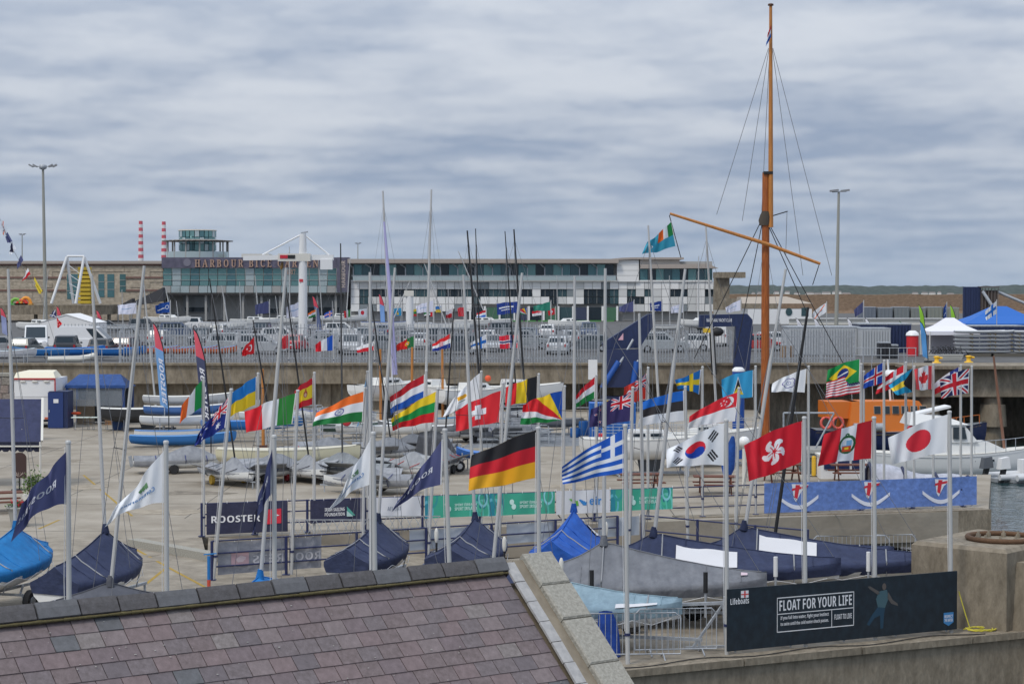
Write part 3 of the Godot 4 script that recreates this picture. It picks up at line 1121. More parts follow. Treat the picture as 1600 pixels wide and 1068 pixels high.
func cloth_from(d: float, q: Array, bt: float, bb: float, ph: float) -> Cloth:   # q: hoist top, hoist bottom, fly top, fly bottom in the photograph
	var c := Cloth.new()
	c.ht = at(q[0], q[1], d)
	c.hb = at(q[2], q[3], d)
	var h := c.ht.distance_to(c.hb)
	var flat_len := at(q[4], q[5], d).distance_to(c.ht)
	var full := h * 1.48
	var side := 0.0
	if flat_len < full: side = minf(sqrt(full * full - flat_len * flat_len), h * 0.9)
	c.ft = at(q[4], q[5], d - side)
	c.fb = at(q[6], q[7], d - side * 0.85)
	var k := d / F
	c.ct = (c.ht + c.ft) * 0.5 + Vector3(0, -bt * k, side * 0.15)
	c.cb = (c.hb + c.fb) * 0.5 + Vector3(0, -bb * k, side * 0.2)
	c.ph = ph
	c.amp = h * (0.09 + 0.075 * fmod(ph * 3.1, 1.0))
	c.nw = 1.3 + 0.9 * fmod(ph * 7.3, 1.0)
	c.fb += Vector3(0, 0, h * 0.25 * sin(ph * 9.0))
	return c
func cloth_geo(c: Cloth, o: Vector3, nu: int = 22, nv: int = 10) -> Geo:
	var rows := []
	for i in nu + 1:
		var row := []
		for j in nv + 1: row.append(c.at(float(i) / nu, float(j) / nv) - o)
		rows.append(row)
	return Geo.new().grid(rows)
func font(serif: bool = false) -> SystemFont:
	var k := "font_serif" if serif else "font"
	if not M.has(k):
		var f := SystemFont.new()
		f.font_names = PackedStringArray(["Droid Serif" if serif else "Droid Sans"])
		f.font_weight = 700
		M[k] = f
	return M[k]
func text_mesh(s: String, depth: float = 0.0, serif: bool = false) -> TextMesh:
	var t := TextMesh.new()
	t.text = s
	t.font = font(serif)
	t.font_size = 48
	t.pixel_size = 1.0 / 48.0
	t.depth = depth
	t.curve_step = 2.0
	return t
func cloth_text(parent: Node3D, called: String, c: Cloth, o: Vector3, s: String, u0: float, u1: float, vc: float, hh: float, m: Material) -> void:   # lettering printed through the cloth
	var tm := text_mesh(s)
	var a := tm.get_mesh_arrays()
	var vs: PackedVector3Array = a[Mesh.ARRAY_VERTEX]
	var bb := tm.get_aabb()
	var g := Geo.new()
	var id: PackedInt32Array = a[Mesh.ARRAY_INDEX]
	for side in [-1.0, 1.0]:
		var k := g.v.size()
		for p in vs:
			var x := (p.x - bb.position.x) / bb.size.x
			var y := (p.y - bb.position.y) / bb.size.y - 0.5
			g.v.append(c.at(lerpf(u0, u1, x), vc - y * hh) - o + Vector3(0, 0, side * 0.012))
			g.n.append(Vector3(0, 0, side))
			g.t.append(Vector2.ZERO)
		for i in id: g.ix.append(k + i)
	part(parent, called, g, m)
func flag(key: String, label: String, d: float, q: Array, ph: float, bt: float = 4.0, bb: float = 4.0, group: String = "", tape: bool = true) -> Array:
	var c := cloth_from(d, q, bt, bb, ph)
	var o := c.hb
	var t := thing("flag", label, "flag", o, group)
	part(t, "cloth", cloth_geo(c, o, 22 if d < 100 else 12, 10 if d < 100 else 6), flag_mat(key))
	if tape:
		var g := Geo.new()
		var r := 0.016 if d < 100 else 0.02
		g.tube([c.ht - o, c.hb - o], [r], 6)
		part(t, "hoist_tape", g, M.white)
	return [t, c, o]
func flagpole(x0: float, y0: float, x1: float, y1: float, label: String, group: String, level: float = 0.0, r: float = 0.045) -> float:   # foot and head in the photograph
	var b := on(x0, y0, level)
	var top := at(x1, y1, -b.z)
	var t := thing("flagpole", label, "flagpole", b, group)
	part(t, "pole", Geo.new().tube([Vector3.ZERO, (top - b)], [r, r * 0.92], 10), M.alu)
	var h := top - b
	part(t, "cap", Geo.new().lathe(h, [[r * 1.08, -0.03], [r * 1.08, 0.015], [r * 0.6, 0.03], [0, 0.034]], 10), M.alu)
	part(t, "clamp", Geo.new().tube([h * 0.12, h * 0.12 + Vector3(0, 0.06, 0)], [r * 1.35], 10), M.rail_blue)
	if level == 0.0:
		var hy := Geo.new().tube([h + Vector3(-r * 1.1, -0.1, 0.03), h * 0.5 + Vector3(-r * 1.6, 0, 0.04), h * 0.14 + Vector3(-r * 1.2, 0, 0.03)], [0.006], 4, false)
		part(t, "halyard", hy, M.white)
	return -b.z

func make_flags() -> void:
	var near_g := "tall flagpoles along the front quay wall"
	# front row, on the quay wall
	var rows := [
		[108, 106, 690], [261, 259, 690], [429, 428, 681], [588, 583, 676], [708, 695, 671], [843, 841, 668], [981, 977, 664], [1136, 1135, 656], [1259, 1257, 652], [1368, 1366, 652], [1487, 1484, 643]]
	var ds := []
	var bears := ["limp navy flag near the planter", "white leaf flag over open concrete", "furled narrow navy flag", "white leaf flag before grey skiffs", "navy flag before white banner", "black, red and gold flag", "blue and white striped flag with cross", "white flag with trigrams", "red flag with white flower", "red and white flag with crest", "white flag with red disc"]
	for k in rows.size():
		var r: Array = rows[k]
		ds.append(flagpole(r[0], wall_y(r[0]) - 13.0, r[1], r[2], "grey flagpole on front quay wall carrying " + bears[k], near_g, 0.0, 0.052))
	var nav := "navy event flag with white mirrored lettering "
	var fl := flag("navy", nav + "hanging limp near planter and picnic table", ds[0], [105, 703, 102, 787, 32, 786, 22, 845], 0.1, 0, -30)
	var wm := paint(226, 228, 238, 0.8)
	cloth_text(fl[0], "lettering", fl[1], fl[2], "ROOSTER", 0.2, 0.98, 0.5, 0.17, wm)
	fl = flag("navy", nav + "furled narrow in front of navy barrier banner", ds[2], [427, 693, 423, 772, 398, 800, 392, 838], 0.4, 0, -12)
	cloth_text(fl[0], "lettering", fl[1], fl[2], "ROOSTER", 0.2, 0.98, 0.5, 0.17, wm)
	fl = flag("navy", nav + "drooping in front of white barrier banner", ds[4], [691, 686, 689, 757, 622, 782, 611, 803], 0.6, -2, -18)
	cloth_text(fl[0], "lettering", fl[1], fl[2], "ROOSTER", 0.2, 0.98, 0.5, 0.17, wm)
	var gm := paint(96, 140, 96, 0.8)
	var bm := paint(92, 140, 196, 0.8)
	var lb := ["white event flag with green leaf mark drooping beside open concrete yard", "white event flag with green leaf mark drooping in front of grey skiffs"]
	var qs := [[257, 702, 256, 785, 172, 806, 165, 820], [580, 683, 577, 757, 522, 785, 508, 807]]
	for i in 2:
		fl = flag("plain", lb[i], ds[1 + i * 2], qs[i], 0.2 + i * 0.4, 0, -17)
		cloth_text(fl[0], "lettering", fl[1], fl[2], "Cornmarket", 0.16, 0.72, 0.66, 0.12, bm)
		var c: Cloth = fl[1]
		for k in 3:
			var g := Geo.new()
			for s in [-0.012, 0.012]:
				var b0 := 0.28 + k * 0.06
				g.quad(c.at(b0, 0.52 - k * 0.02) - fl[2] + Vector3(0, 0, s), c.at(b0 + 0.035, 0.34) - fl[2] + Vector3(0, 0, s), c.at(b0 + 0.09, 0.36) - fl[2] + Vector3(0, 0, s), c.at(b0 + 0.045, 0.53 - k * 0.02) - fl[2] + Vector3(0, 0, s))
			part(fl[0], "leaf_mark", g, gm)
	flag("de", "black, red and gold striped flag flying on front pole", ds[5], [839, 671, 837, 746, 737, 712, 732, 765], 0.15, -4, 3)
	flag("gr", "blue and white striped flag with white cross in canton", ds[6], [976, 670, 975, 738, 878, 728, 880, 758], 0.55, -5, -2)
	flag("kr", "white flag with red and blue disc and four black trigrams", ds[7], [1133, 660, 1131, 727, 1042, 703, 1040, 731], 0.3, -5, -6)
	flag("hk", "red flag with white five-petalled flower", ds[8], [1255, 657, 1253, 721, 1161, 697, 1170, 750], 0.8, -8, 4)
	flag("pe", "red and white upright banded flag with a crest", ds[9], [1364, 656, 1362, 716, 1289, 678, 1277, 727], 0.05, -3, -4)
	flag("jp", "white flag with red disc flying above blue banner", ds[10], [1482, 647, 1480, 706, 1388, 684, 1394, 728], 0.45, -6, -4)
	# row on the far railing
	var fg := "flagpoles clamped to the far blue railing"
	var far := [
		["ie", "green, white and orange upright banded flag, hanging", 318, 590, [316, 593, 315, 636, 284, 634, 280, 662], -3, -4],
		["ua", "sky blue over yellow flag", 403, 583, [400, 588, 399, 632, 360, 617, 357, 651], -4, 0],
		["es", "red and yellow striped flag with a crest", 491, 582, [488, 590, 488, 631, 460, 610, 457, 641], -2, 0],
		["ar", "pale blue and white flag hanging limp against its pole", 574, 580, [572, 590, 570, 640, 561, 650, 558, 668], 0, 0],
		["nl", "dark red, white and blue striped flag", 666, 579, [663, 585, 662, 623, 609, 621, 610, 648], -5, -2],
		["cy", "white flag with copper island shape", 752, 580, [749, 583, 748, 626, 700, 634, 692, 650], -6, 0],
		["be", "black, yellow and red upright banded flag", 842, 584, [840, 587, 839, 625, 791, 604, 789, 634], -1, 0],
		["hu", "red, white and green striped flag, small", 932, 586, [930, 588, 929, 622, 896, 622, 894, 640], -4, 0],
		["re", "red ensign with crossed canton", 1013, 574, [1010, 583, 1009, 623, 975, 606, 972, 632], 0, 0],
		["se", "blue flag with yellow cross, twisted", 1098, 573, [1095, 577, 1092, 616, 1054, 594, 1060, 608], 2, -5],
		["lc", "bright sky blue flag with black and yellow triangle", 1181, 572, [1177, 578, 1176, 620, 1128, 592, 1130, 622], -4, 2],
		["tp", "white flag with pale violet flower emblem", 1264, 572, [1260, 576, 1257, 613, 1208, 598, 1205, 612], -4, -2],
		["br", "green flag with yellow diamond", 1346, 568.5, [1344, 561, 1343, 596, 1294, 578, 1289, 610], -5, -2],
		["us", "red and white striped flag with starred canton", 1350, 580, [1348, 583, 1347, 613, 1291, 598, 1289, 622], -4, 0],
		["is", "blue flag with red and white cross beside green diamond flag", 1382, 563, [1380, 566, 1379, 598, 1349, 588, 1349, 606], -3, 0],
		["dk", "red flag with white cross, folded over", 1416, 566, [1413, 570, 1412, 600, 1376, 596, 1370, 616], -4, 0],
		["bs", "turquoise and yellow flag with black hoist triangle", 1429, 572, [1427, 575, 1426, 612, 1389, 602, 1397, 617], -4, 0],
		["ca", "red and white flag with red maple leaf", 1459, 568, [1457, 571, 1456, 608, 1429, 577, 1429, 609], -3, 0],
		["cl", "white and red flag with starred blue canton", 1502, 570, [1499, 573, 1498, 600, 1458, 601, 1462, 616], -4, 0],
		["gb", "blue flag with red and white crosses, union pattern", 1519, 572, [1515, 576, 1513, 614, 1468, 594, 1472, 622], -5, -2]]
	var i := 0
	for r in far:
		var x: float = r[2]
		var d := flagpole(x, line_y(x), x, r[3], "far railing flagpole of the " + r[1], fg)
		flag(r[0], r[1] + ", flying over the far railing", d, r[4], fmod(i * 0.37, 1.0), r[5], r[6])
		i += 1
	# row on the near railing of the slipway
	var ng := "flagpoles clamped to the near slipway railing"
	var nr := [
		["au", "dark blue starred flag with crossed canton, hanging steeply", 333, 361, 608, [357, 620, 351, 668, 308, 678, 302, 697], -2, 0],
		["it", "green, white and red upright banded flag", 455, 465, 610, [462, 614, 456, 662, 382, 643, 386, 676], -3, -4],
		["in", "saffron, white and green flag with blue wheel", 566, 571, 606, [569, 611, 566, 659, 495, 645, 489, 666], -5, -4],
		["lt", "yellow, green and red striped flag", 668, 684, 607, [682, 611, 680, 659, 611, 655, 612, 673], -6, -3],
		["ch", "red flag with broad white cross", 779, 786, 598, [783, 610, 780, 659, 711, 642, 713, 673], -5, -2],
		["sc", "flag of blue, yellow, red, white and green slanted rays", 879, 882, 603, [880, 610, 879, 656, 817, 632, 813, 662], -5, 2],
		["nz", "purple-blue flag with crossed canton and small stars", 983, 989, 605, [987, 613, 985, 657, 923, 640, 921, 669], -4, 0],
		["ee", "blue, black and white striped flag", 1075, 1071, 604, [1068, 610, 1069, 657, 1004, 628, 996, 666], -4, -3],
		["sg", "red over white flag with white crescent", 1150, 1155, 606, [1154, 612, 1148, 658, 1078, 650, 1076, 669], -7, -4]]
	for r in nr:
		var x: float = r[2]
		var d := flagpole(x, near_y(x), r[3], r[4], "slipway railing flagpole of the " + r[1], ng, 0.0, 0.05)
		flag(r[0], r[1] + ", flying over the slipway", d, r[5], fmod(i * 0.37, 1.0), r[6], r[7])
		i += 1
	# flags on the pier fence and in the boat park beyond
	var pg := "slim poles of the flags on the pier"
	var pf := [
		["tr", "red flag with white crescent and star on pier fence", 568.5, 398, 526, 552, 378, 547, 556],
		["red", "plain faded red flag on pier fence", 568.5, 451, 523, 544, 437, 530, 545],
		["fr", "blue, white and red upright banded flag on pier fence", 568.5, 521, 523, 547, 492, 538, 549],
		["pl", "white over red flag on pier fence", 568.5, 585, 533, 547, 557, 543, 551],
		["pt", "green and red flag with yellow emblem on pier fence", 568.5, 648, 524, 542, 619, 539, 548],
		["hr", "red, white and blue flag with chequered shield on pier fence", 568.5, 705, 521, 543, 675, 538, 549],
		["fi", "white flag with blue cross on pier fence", 568.5, 761, 522, 543, 735, 536, 546],
		["no", "red flag with blue and white cross on pier fence", 568.5, 810, 523, 543, 780, 525, 545],
		["white", "white event flag beyond fence near white marquee", 524, 213, 473, 490, 184, 477, 491],
		["lbl", "bright blue event flag with white ring mark", 524, 266, 471, 488, 242, 477, 490],
		["navy", "violet navy event flag near the white hoist column", 524, 421, 470, 489, 398, 477, 491],
		["white", "big white event flag in front of white hoist column", 524, 475, 470, 493, 446, 480, 497],
		["in", "small saffron, white and green flag near white hoist column", 524, 494, 483, 494, 481, 490, 498],
		["is", "small blue flag with red and white cross beyond the fence", 520, 521, 484, 493, 506, 490, 497],
		["it", "small green, white and red flag beyond the fence", 520, 548, 484, 495, 537, 486, 497],
		["jp", "small white flag with red disc beyond the fence", 520, 574, 482, 494, 559, 484, 494],
		["lc", "small sky blue flag with triangle beyond the fence", 520, 628, 481, 493, 615, 482, 493],
		["lt", "small yellow, green and red flag beyond the fence", 520, 652, 482, 494, 644, 485, 494],
		["white", "pale event flag with blue stripe before the office facade", 524, 678, 469, 487, 650, 478, 489],
		["ae", "small green, white and black flag with red hoist", 520, 677, 486, 494, 662, 489, 496],
		["ua", "small blue over yellow flag before the office facade", 520, 690, 478, 488, 680, 479, 488],
		["pl", "small white over red flag before the office facade", 520, 707, 482, 496, 696, 488, 497],
		["red", "small faded red flag before the office facade", 520, 727, 480, 494, 715, 481, 494],
		["lu", "small red, white and blue flag before the office facade", 520, 760, 484, 495, 744, 490, 497],
		["royal", "big royal blue event flag beyond the fence", 524, 810, 471, 488, 776, 474, 492],
		["sc", "small flag of slanted colour rays beyond the fence", 520, 824, 481, 491, 812, 483, 491],
		["sg", "small red over white flag beyond the fence", 520, 847, 485, 492, 831, 486, 494],
		["teal", "dull green event flag by the planted terrace", 524, 861, 471, 485, 833, 479, 486],
		["ch", "small red flag with white cross by the planted terrace", 520, 868, 481, 491, 856, 484, 493],
		["navy", "violet navy event flag above the blue boom", 524, 991, 470, 487, 967, 480, 487],
		["royal", "royal blue event flag at the tip of the blue boom", 524, 1035, 470, 486, 1015, 474, 485],
		["white", "white event flag beside the boat hoist", 524, 1158, 468, 485, 1134, 480, 489],
		["white", "white event flag with grey stripe right of the blue boom", 524, 1068, 474, 488, 1048, 480, 489],
		["wpink", "white flag with orange stripes before the low white pavilion", 528, 1292, 473, 488, 1271, 487, 500],
		["navy", "violet navy event flag beside the grey sheds", 528, 1350, 471, 487, 1335, 484, 495],
		["fi", "white and blue flag by the blue marquee", 545, 1558, 470, 490, 1540, 486, 500],
		["lbl", "blue flag hanging by white gazebo", 545, 1480, 474, 496, 1474, 482, 503]]
	for r in pf:
		var x: float = r[3]
		var d := flagpole(x, r[2], x, r[4] - 2.0, "thin pole of the " + r[1], pg, PIER, 0.035 if r[2] > 530 else 0.05)
		flag(r[0], r[1], d, [x - 1, r[4], x - 1, r[5], r[6], r[7], r[6] + 1, r[8]], fmod(i * 0.41, 1.0), -1, 0)
		i += 1

# ---------------------------------------------------------------- railings, banners, covered dinghies
func railing(label: String, feet: Array, heights: Array) -> void:
	var t := thing("railing", label, "railing", feet[0])
	var o: Vector3 = feet[0]
	for f in feet:
		var q: Vector3 = f - o
		var g := Geo.new()
		g.tube([q, q + Vector3(0, 1.13, 0)], [0.045], 8)
		g.box(q + Vector3(0, 0.012, 0), Vector3(0.22, 0.024, 0.22))
		part(t, "post", g, M.rail_blue)
	for h in heights:
		var pts := []
		for f in feet: pts.append(f - o + Vector3(0, h, 0))
		part(t, "rail", Geo.new().tube(pts, [0.026], 6), M.rail_blue)
func banner_cloth(a: Vector3, b: Vector3, lo: float, hi: float, off: Vector3, ph: float) -> Cloth:
	var c := Cloth.new()
	c.ht = a + Vector3(0, hi, 0) + off
	c.hb = a + Vector3(0, lo, 0) + off
	c.ft = b + Vector3(0, hi, 0) + off
	c.fb = b + Vector3(0, lo + 0.01, 0) + off
	c.ct = (c.ht + c.ft) * 0.5 + Vector3(0, -0.03, 0)
	c.cb = (c.hb + c.fb) * 0.5 + Vector3(0, 0.03, 0.02)
	c.ph = ph
	c.amp = 0.025
	c.nw = 2.3
	return c
func banner(label: String, a: Vector3, b: Vector3, lo: float, hi: float, off: Vector3, m: Material, ph: float, nu: int = 24) -> Array:
	var c := banner_cloth(a, b, lo, hi, off, ph)
	var t := thing("banner", label, "banner", a)
	part(t, "cloth", cloth_geo(c, a, nu, 8), m)
	var g := Geo.new()
	for k in 5:
		var q := c.at(k / 4.0, 0.0) - a
		g.tube([q + Vector3(0, -0.02, 0.0), q + Vector3(0, 0.06, -0.04)], [0.008], 4)
	part(t, "ties", g, M.white)
	return [t, c, a]
func patch(parent: Node3D, called: String, c: Cloth, o: Vector3, pts: Array, m: Material, lift: float = 0.014) -> void:   # flat print on a cloth: outline in u, v
	var flat2 := PackedVector2Array()
	for i in range(0, pts.size(), 2): flat2.append(Vector2(pts[i], pts[i + 1]))
	var tr := Geometry2D.triangulate_polygon(flat2)
	var g := Geo.new()
	for i in range(0, tr.size(), 3):
		var v := []
		for k in 3: v.append(c.at(flat2[tr[i + k]].x, flat2[tr[i + k]].y) - o + Vector3(0, 0, lift))
		g.tri(v[0], v[1], v[2])
	part(parent, called, g, m)
func ring_pts(u: float, v: float, ru: float, rv: float, n: int = 14) -> Array:
	var p := []
	for i in n:
		p.append(u + cos(TAU * i / n) * ru)
		p.append(v + sin(TAU * i / n) * rv)
	return p
func green_banner(flip: bool) -> Image:
	var im := canvas(Color(0.24, 0.66, 0.56), 256, 48)
	var f := 1.0 if not flip else -1.0
	for k in 5:
		var u := 0.5 + f * (0.44 - k * 0.02)
		disc(im, u, 0.3 + 0.25 * (k % 3), 0.9 - k * 0.16, [Color(0.28, 0.72, 0.62), Color(0.18, 0.56, 0.62), Color(0.42, 0.78, 0.74), Color(0.16, 0.5, 0.56), Color(0.3, 0.74, 0.6)][k], 0.75 - k * 0.16)
	rect(im, 0.0, 0, 0.08, 1, Color(0.16, 0.54, 0.62))
	disc(im, 0.04, 0.7, 0.5, Color(0.4, 0.72, 0.8), 0.36)
	disc(im, 0.12, 0.1, 0.45, Color(0.2, 0.6, 0.6), 0.3)
	disc(im, 0.8, 0.9, 0.6, Color(0.36, 0.76, 0.7), 0.48)
	disc(im, 0.9, 0.2, 0.4, Color(0.55, 0.82, 0.86), 0.28)
	return im
func make_quay() -> void:
	var feet := []
	for x in [315, 398, 480, 570, 660, 750, 840, 929, 1013, 1098, 1181, 1263, 1344, 1425, 1505]: feet.append(on(x, line_y(x)) + Vector3(0, 0.03, 0))
	railing("long navy blue tube railing along far edge of the slipway and jetty", feet, [1.1, 0.74, 0.36])
	var L := func(x: float) -> Vector3: return on(x, line_y(x)) + Vector3(0, 0.03, 0)
	var fwd := Vector3(0.02, 0, 0.075)
	var navy := tri(mat(rgb(58, 60, 88), 0.7), M.cloth_tex, Vector3(0.8, 0.8, 0.8), M.crease, 0.5)
	var wm := paint(228, 229, 233, 0.7)
	var b := banner("navy barrier banner reading ROOSTER with red square logo on far railing", L.call(322), L.call(449), 0.05, 1.12, fwd, navy, 0.1)
	cloth_text(b[0], "lettering", b[1], b[2], "ROOSTER", 0.06, 0.66, 0.52, 0.22, wm)
	patch(b[0], "logo_panel", b[1], b[2], [0.72, 0.26, 0.92, 0.24, 0.92, 0.72, 0.72, 0.74], paint(212, 44, 66, 0.7))
	patch(b[0], "logo", b[1], b[2], [0.745, 0.5, 0.76, 0.38, 0.8, 0.34, 0.83, 0.3, 0.84, 0.4, 0.9, 0.46, 0.84, 0.5, 0.86, 0.58, 0.8, 0.66, 0.76, 0.6], wm, 0.02)
	b = banner("navy sailing foundation banner with green sail mark on far railing", L.call(484), L.call(568), 0.3, 1.1, fwd, navy, 0.4)
	cloth_text(b[0], "lettering", b[1], b[2], "IRISH SAILING", 0.27, 0.64, 0.42, 0.15, wm)
	cloth_text(b[0], "lettering", b[1], b[2], "FOUNDATION", 0.27, 0.64, 0.64, 0.15, wm)
	patch(b[0], "sail_mark", b[1], b[2], [0.68, 0.3, 0.84, 0.72, 0.7, 0.72], paint(90, 176, 160, 0.7))
	patch(b[0], "sail_mark", b[1], b[2], [0.68, 0.5, 0.8, 0.76, 0.68, 0.76], paint(190, 220, 216, 0.7), 0.02)
	b = banner("plain white banner with grey lettering on far railing", L.call(575), L.call(657), 0.4, 1.12, fwd, paint(218, 220, 226, 0.7), 0.7)
	cloth_text(b[0], "lettering", b[1], b[2], "AFLOAT", 0.36, 0.62, 0.56, 0.2, paint(150, 158, 172, 0.7))
	var gm := [img_mat(green_banner(false), 0.7), img_mat(green_banner(true), 0.7)]
	var pale := paint(198, 232, 226, 0.7)
	for s in [[663, 764, 0, "green and turquoise swirl banner beside plain white banner"], [764, 866, 1, "green and turquoise swirl banner beside the dinghy with bright blue cover"], [953, 1050, 0, "green and turquoise swirl banner in front of picnic tables"]]:
		b = banner(s[3] + " on far railing", L.call(s[0]), L.call(s[1]), 0.32, 1.12, fwd, gm[s[2]], s[0] * 0.013)
		patch(b[0], "logo", b[1], b[2], ring_pts(0.34, 0.4, 0.035, 0.13), pale)
		patch(b[0], "logo", b[1], b[2], ring_pts(0.37, 0.62, 0.035, 0.13), pale)
		cloth_text(b[0], "lettering", b[1], b[2], "SPÓRT ÉIREANN", 0.46, 0.8, 0.42, 0.15, pale)
		cloth_text(b[0], "lettering", b[1], b[2], "SPORT IRELAND", 0.46, 0.8, 0.62, 0.15, pale)
	b = banner("white banner with green and blue stripes and blue lettering on far railing", L.call(868), L.call(952), 0.28, 1.14, fwd, paint(214, 217, 224, 0.7), 0.3)
	for k in 4:
		patch(b[0], "stripe_mark", b[1], b[2], [0.24 + k * 0.04, 0.36 + k * 0.03, 0.28 + k * 0.04, 0.34 + k * 0.03, 0.42, 0.62 + k * 0.01, 0.38, 0.66], paint(110, 180, 70, 0.7))
		patch(b[0], "stripe_mark", b[1], b[2], [0.42 + k * 0.035, 0.4 + k * 0.04, 0.46 + k * 0.035, 0.38 + k * 0.04, 0.56, 0.6 + k * 0.02, 0.5, 0.64], paint(50, 130, 200, 0.7))
	cloth_text(b[0], "lettering", b[1], b[2], "eir", 0.62, 0.84, 0.46, 0.36, paint(40, 130, 205, 0.7))
	var blue := tri(mat(rgb(112, 146, 220), 0.6), M.blot_tex, Vector3(0.6, 0.6, 0.6), M.crease, 0.8)
	b = banner("long sky blue banner with three crests and white scrolls on jetty railing", L.call(1193), L.call(1525), 0.04, 1.16, fwd, blue, 0.5, 60)
	for k in 3:
		var u := 0.155 + k * 0.335
		patch(b[0], "crest", b[1], b[2], [u - 0.03, 0.05, u + 0.05, 0.08, u + 0.015, 0.3, u - 0.01, 0.66, u - 0.02, 0.55], paint(224, 226, 232, 0.7))
		patch(b[0], "crest_cross", b[1], b[2], [u - 0.03, 0.28, u - 0.028, 0.2, u + 0.045, 0.1, u + 0.04, 0.19], paint(206, 46, 60, 0.7), 0.02)
		patch(b[0], "crest_cross", b[1], b[2], [u - 0.012, 0.08, u + 0.008, 0.09, u - 0.004, 0.56, u - 0.018, 0.5], paint(206, 46, 60, 0.7), 0.021)
		var up := []
		var dn := []
		for i in 13:
			var f := i / 12.0
			up.append([u - 0.088 + 0.18 * f, 0.44 + 0.34 * sin(f * PI)])
			dn.push_front([u - 0.088 + 0.18 * f, 0.56 + 0.36 * sin(f * PI)])
		var pts := []
		for q in up + dn: pts.append_array(q)
		patch(b[0], "scroll", b[1], b[2], pts, paint(220, 224, 236, 0.7))
		cloth_text(b[0], "lettering", b[1], b[2], "ROYAL ST GEORGE", u - 0.04, u + 0.045, 0.845, 0.07, paint(110, 120, 160, 0.7))
	# near railing of the slipway, banners seen from behind
	feet = []
	for x in [331, 447, 557, 666, 768, 868, 965]: feet.append(on(x, near_y(x)))
	railing("navy blue tube railing along near edge of the slipway behind covered dinghies", feet, [1.12, 0.76, 0.38])
	feet = []
	for s in [[1003, 858], [1090, 867], [1180, 877], [1262, 885]]: feet.append(on(s[0], s[1]))
	railing("navy blue tube railing bending down beside navy covered boats", feet, [1.1, 0.62])
	var N := func(x: float) -> Vector3: return on(x, near_y(x))
	var bk := Vector3(-0.01, 0, -0.07)
	var pale2 := tri(mat(rgb(168, 170, 178), 0.75), M.cloth_tex, Vector3(0.8, 0.8, 0.8), M.crease, 0.5)
	var seen := paint(186, 187, 194, 0.75)
	for s in [[340, 445, "grey back of a banner with faint pink logo on near slipway railing", true], [452, 502, "short grey back of a banner with faint mirrored letters on near slipway railing", false], [640, 764, "grey back of a banner between two navy covered dinghies", false], [792, 866, "pale grey back of a banner beside bright blue covered dinghy", false], [935, 1000, "pale grey back of a banner where the near railing ends", false]]:
		b = banner(s[2], N.call(s[0]), N.call(s[1]), 0.12 if s[0] < 600 else 0.45, 1.08, bk, pale2 if s[0] < 600 else paint(176, 184, 194, 0.75), s[0] * 0.01)
		if s[3]: patch(b[0], "logo_panel", b[1], b[2], [0.2, 0.34, 0.46, 0.34, 0.46, 0.74, 0.2, 0.74], paint(190, 160, 168, 0.75))
		if s[3]: patch(b[0], "logo", b[1], b[2], [0.26, 0.56, 0.34, 0.44, 0.42, 0.5, 0.4, 0.64, 0.3, 0.66], paint(206, 190, 196, 0.75), 0.02)
		if s[0] < 600: cloth_text(b[0], "lettering", b[1], b[2], "RETS" if s[3] else "ROO", 0.98, 0.52 if s[3] else 0.2, 0.6, 0.26, seen)
	# safety board on the front quay wall
	var w0 := on(1136, wall_y(1136) - 11)
	var w1 := on(1495, wall_y(1495) - 11.5)
	var t := thing("safety_board", "long dark blue-green board reading FLOAT FOR YOUR LIFE on quay wall", "sign board", w0)
	var along := (w1 - w0)
	var bl := along.length()
	along /= bl
	var nb := Vector3(-along.z, 0, along.x)
	if nb.z < 0: nb = -nb
	var bs := Basis(along, Vector3.UP, nb)
	var hi := 1.42
	var P := func(u: float, v: float, o: float) -> Vector3: return along * bl * u + Vector3(0, 0.1 + hi * (1 - v), 0) + nb * o
	var sea_m := mat(rgb(30, 46, 58), 0.5)
	tri(sea_m, noise_tex(55, 0.02, rgb(110, 130, 140), rgb(255, 255, 255), 5, 256), Vector3(0.9, 0.5, 0.9))
	part(t, "panel", Geo.new().box(P.call(0.5, 0.5, 0.0), Vector3(bl, hi, 0.03), bs), sea_m)
	var bw := paint(222, 224, 228, 0.6)
	for s in [["FLOAT FOR YOUR LIFE", 0.215, 0.525, 0.335, 0.17], ["If you fall into water, fight your instinct", 0.22, 0.425, 0.545, 0.075], ["to swim until the cold water shock passes.", 0.22, 0.425, 0.645, 0.075], ["FLOAT TO LIVE", 0.45, 0.525, 0.60, 0.085], ["Lifeboats", 0.012, 0.088, 0.2, 0.1]]:
		var tm := text_mesh(s[0])
		var bb := tm.get_aabb()
		var o := MeshInstance3D.new()
		o.name = "lettering"
		o.mesh = tm
		o.material_override = bw
		t.add_child(o, true)
		var sx: float = (s[2] - s[1]) * bl / bb.size.x
		var sy: float = s[4] * hi / bb.size.y
		var c := bb.get_center()
		var pos: Vector3 = P.call((s[1] + s[2]) * 0.5, s[3], 0.02)
		o.transform = Transform3D(Basis(bs.x * sx, bs.y * sy, bs.z), pos - bs.x * sx * c.x - bs.y * sy * c.y)
	var g := Geo.new()
	for s in [[0.205, 0.2, 0.535, 0.215], [0.205, 0.755, 0.535, 0.77], [0.205, 0.2, 0.2075, 0.77], [0.5325, 0.2, 0.535, 0.77], [0.205, 0.465, 0.535, 0.478], [0.437, 0.47, 0.4395, 0.76]]:
		g.quad(P.call(s[0], s[3], 0.0185), P.call(s[0], s[1], 0.0185), P.call(s[2], s[1], 0.0185), P.call(s[2], s[3], 0.0185))
	part(t, "text_frame", g, bw)
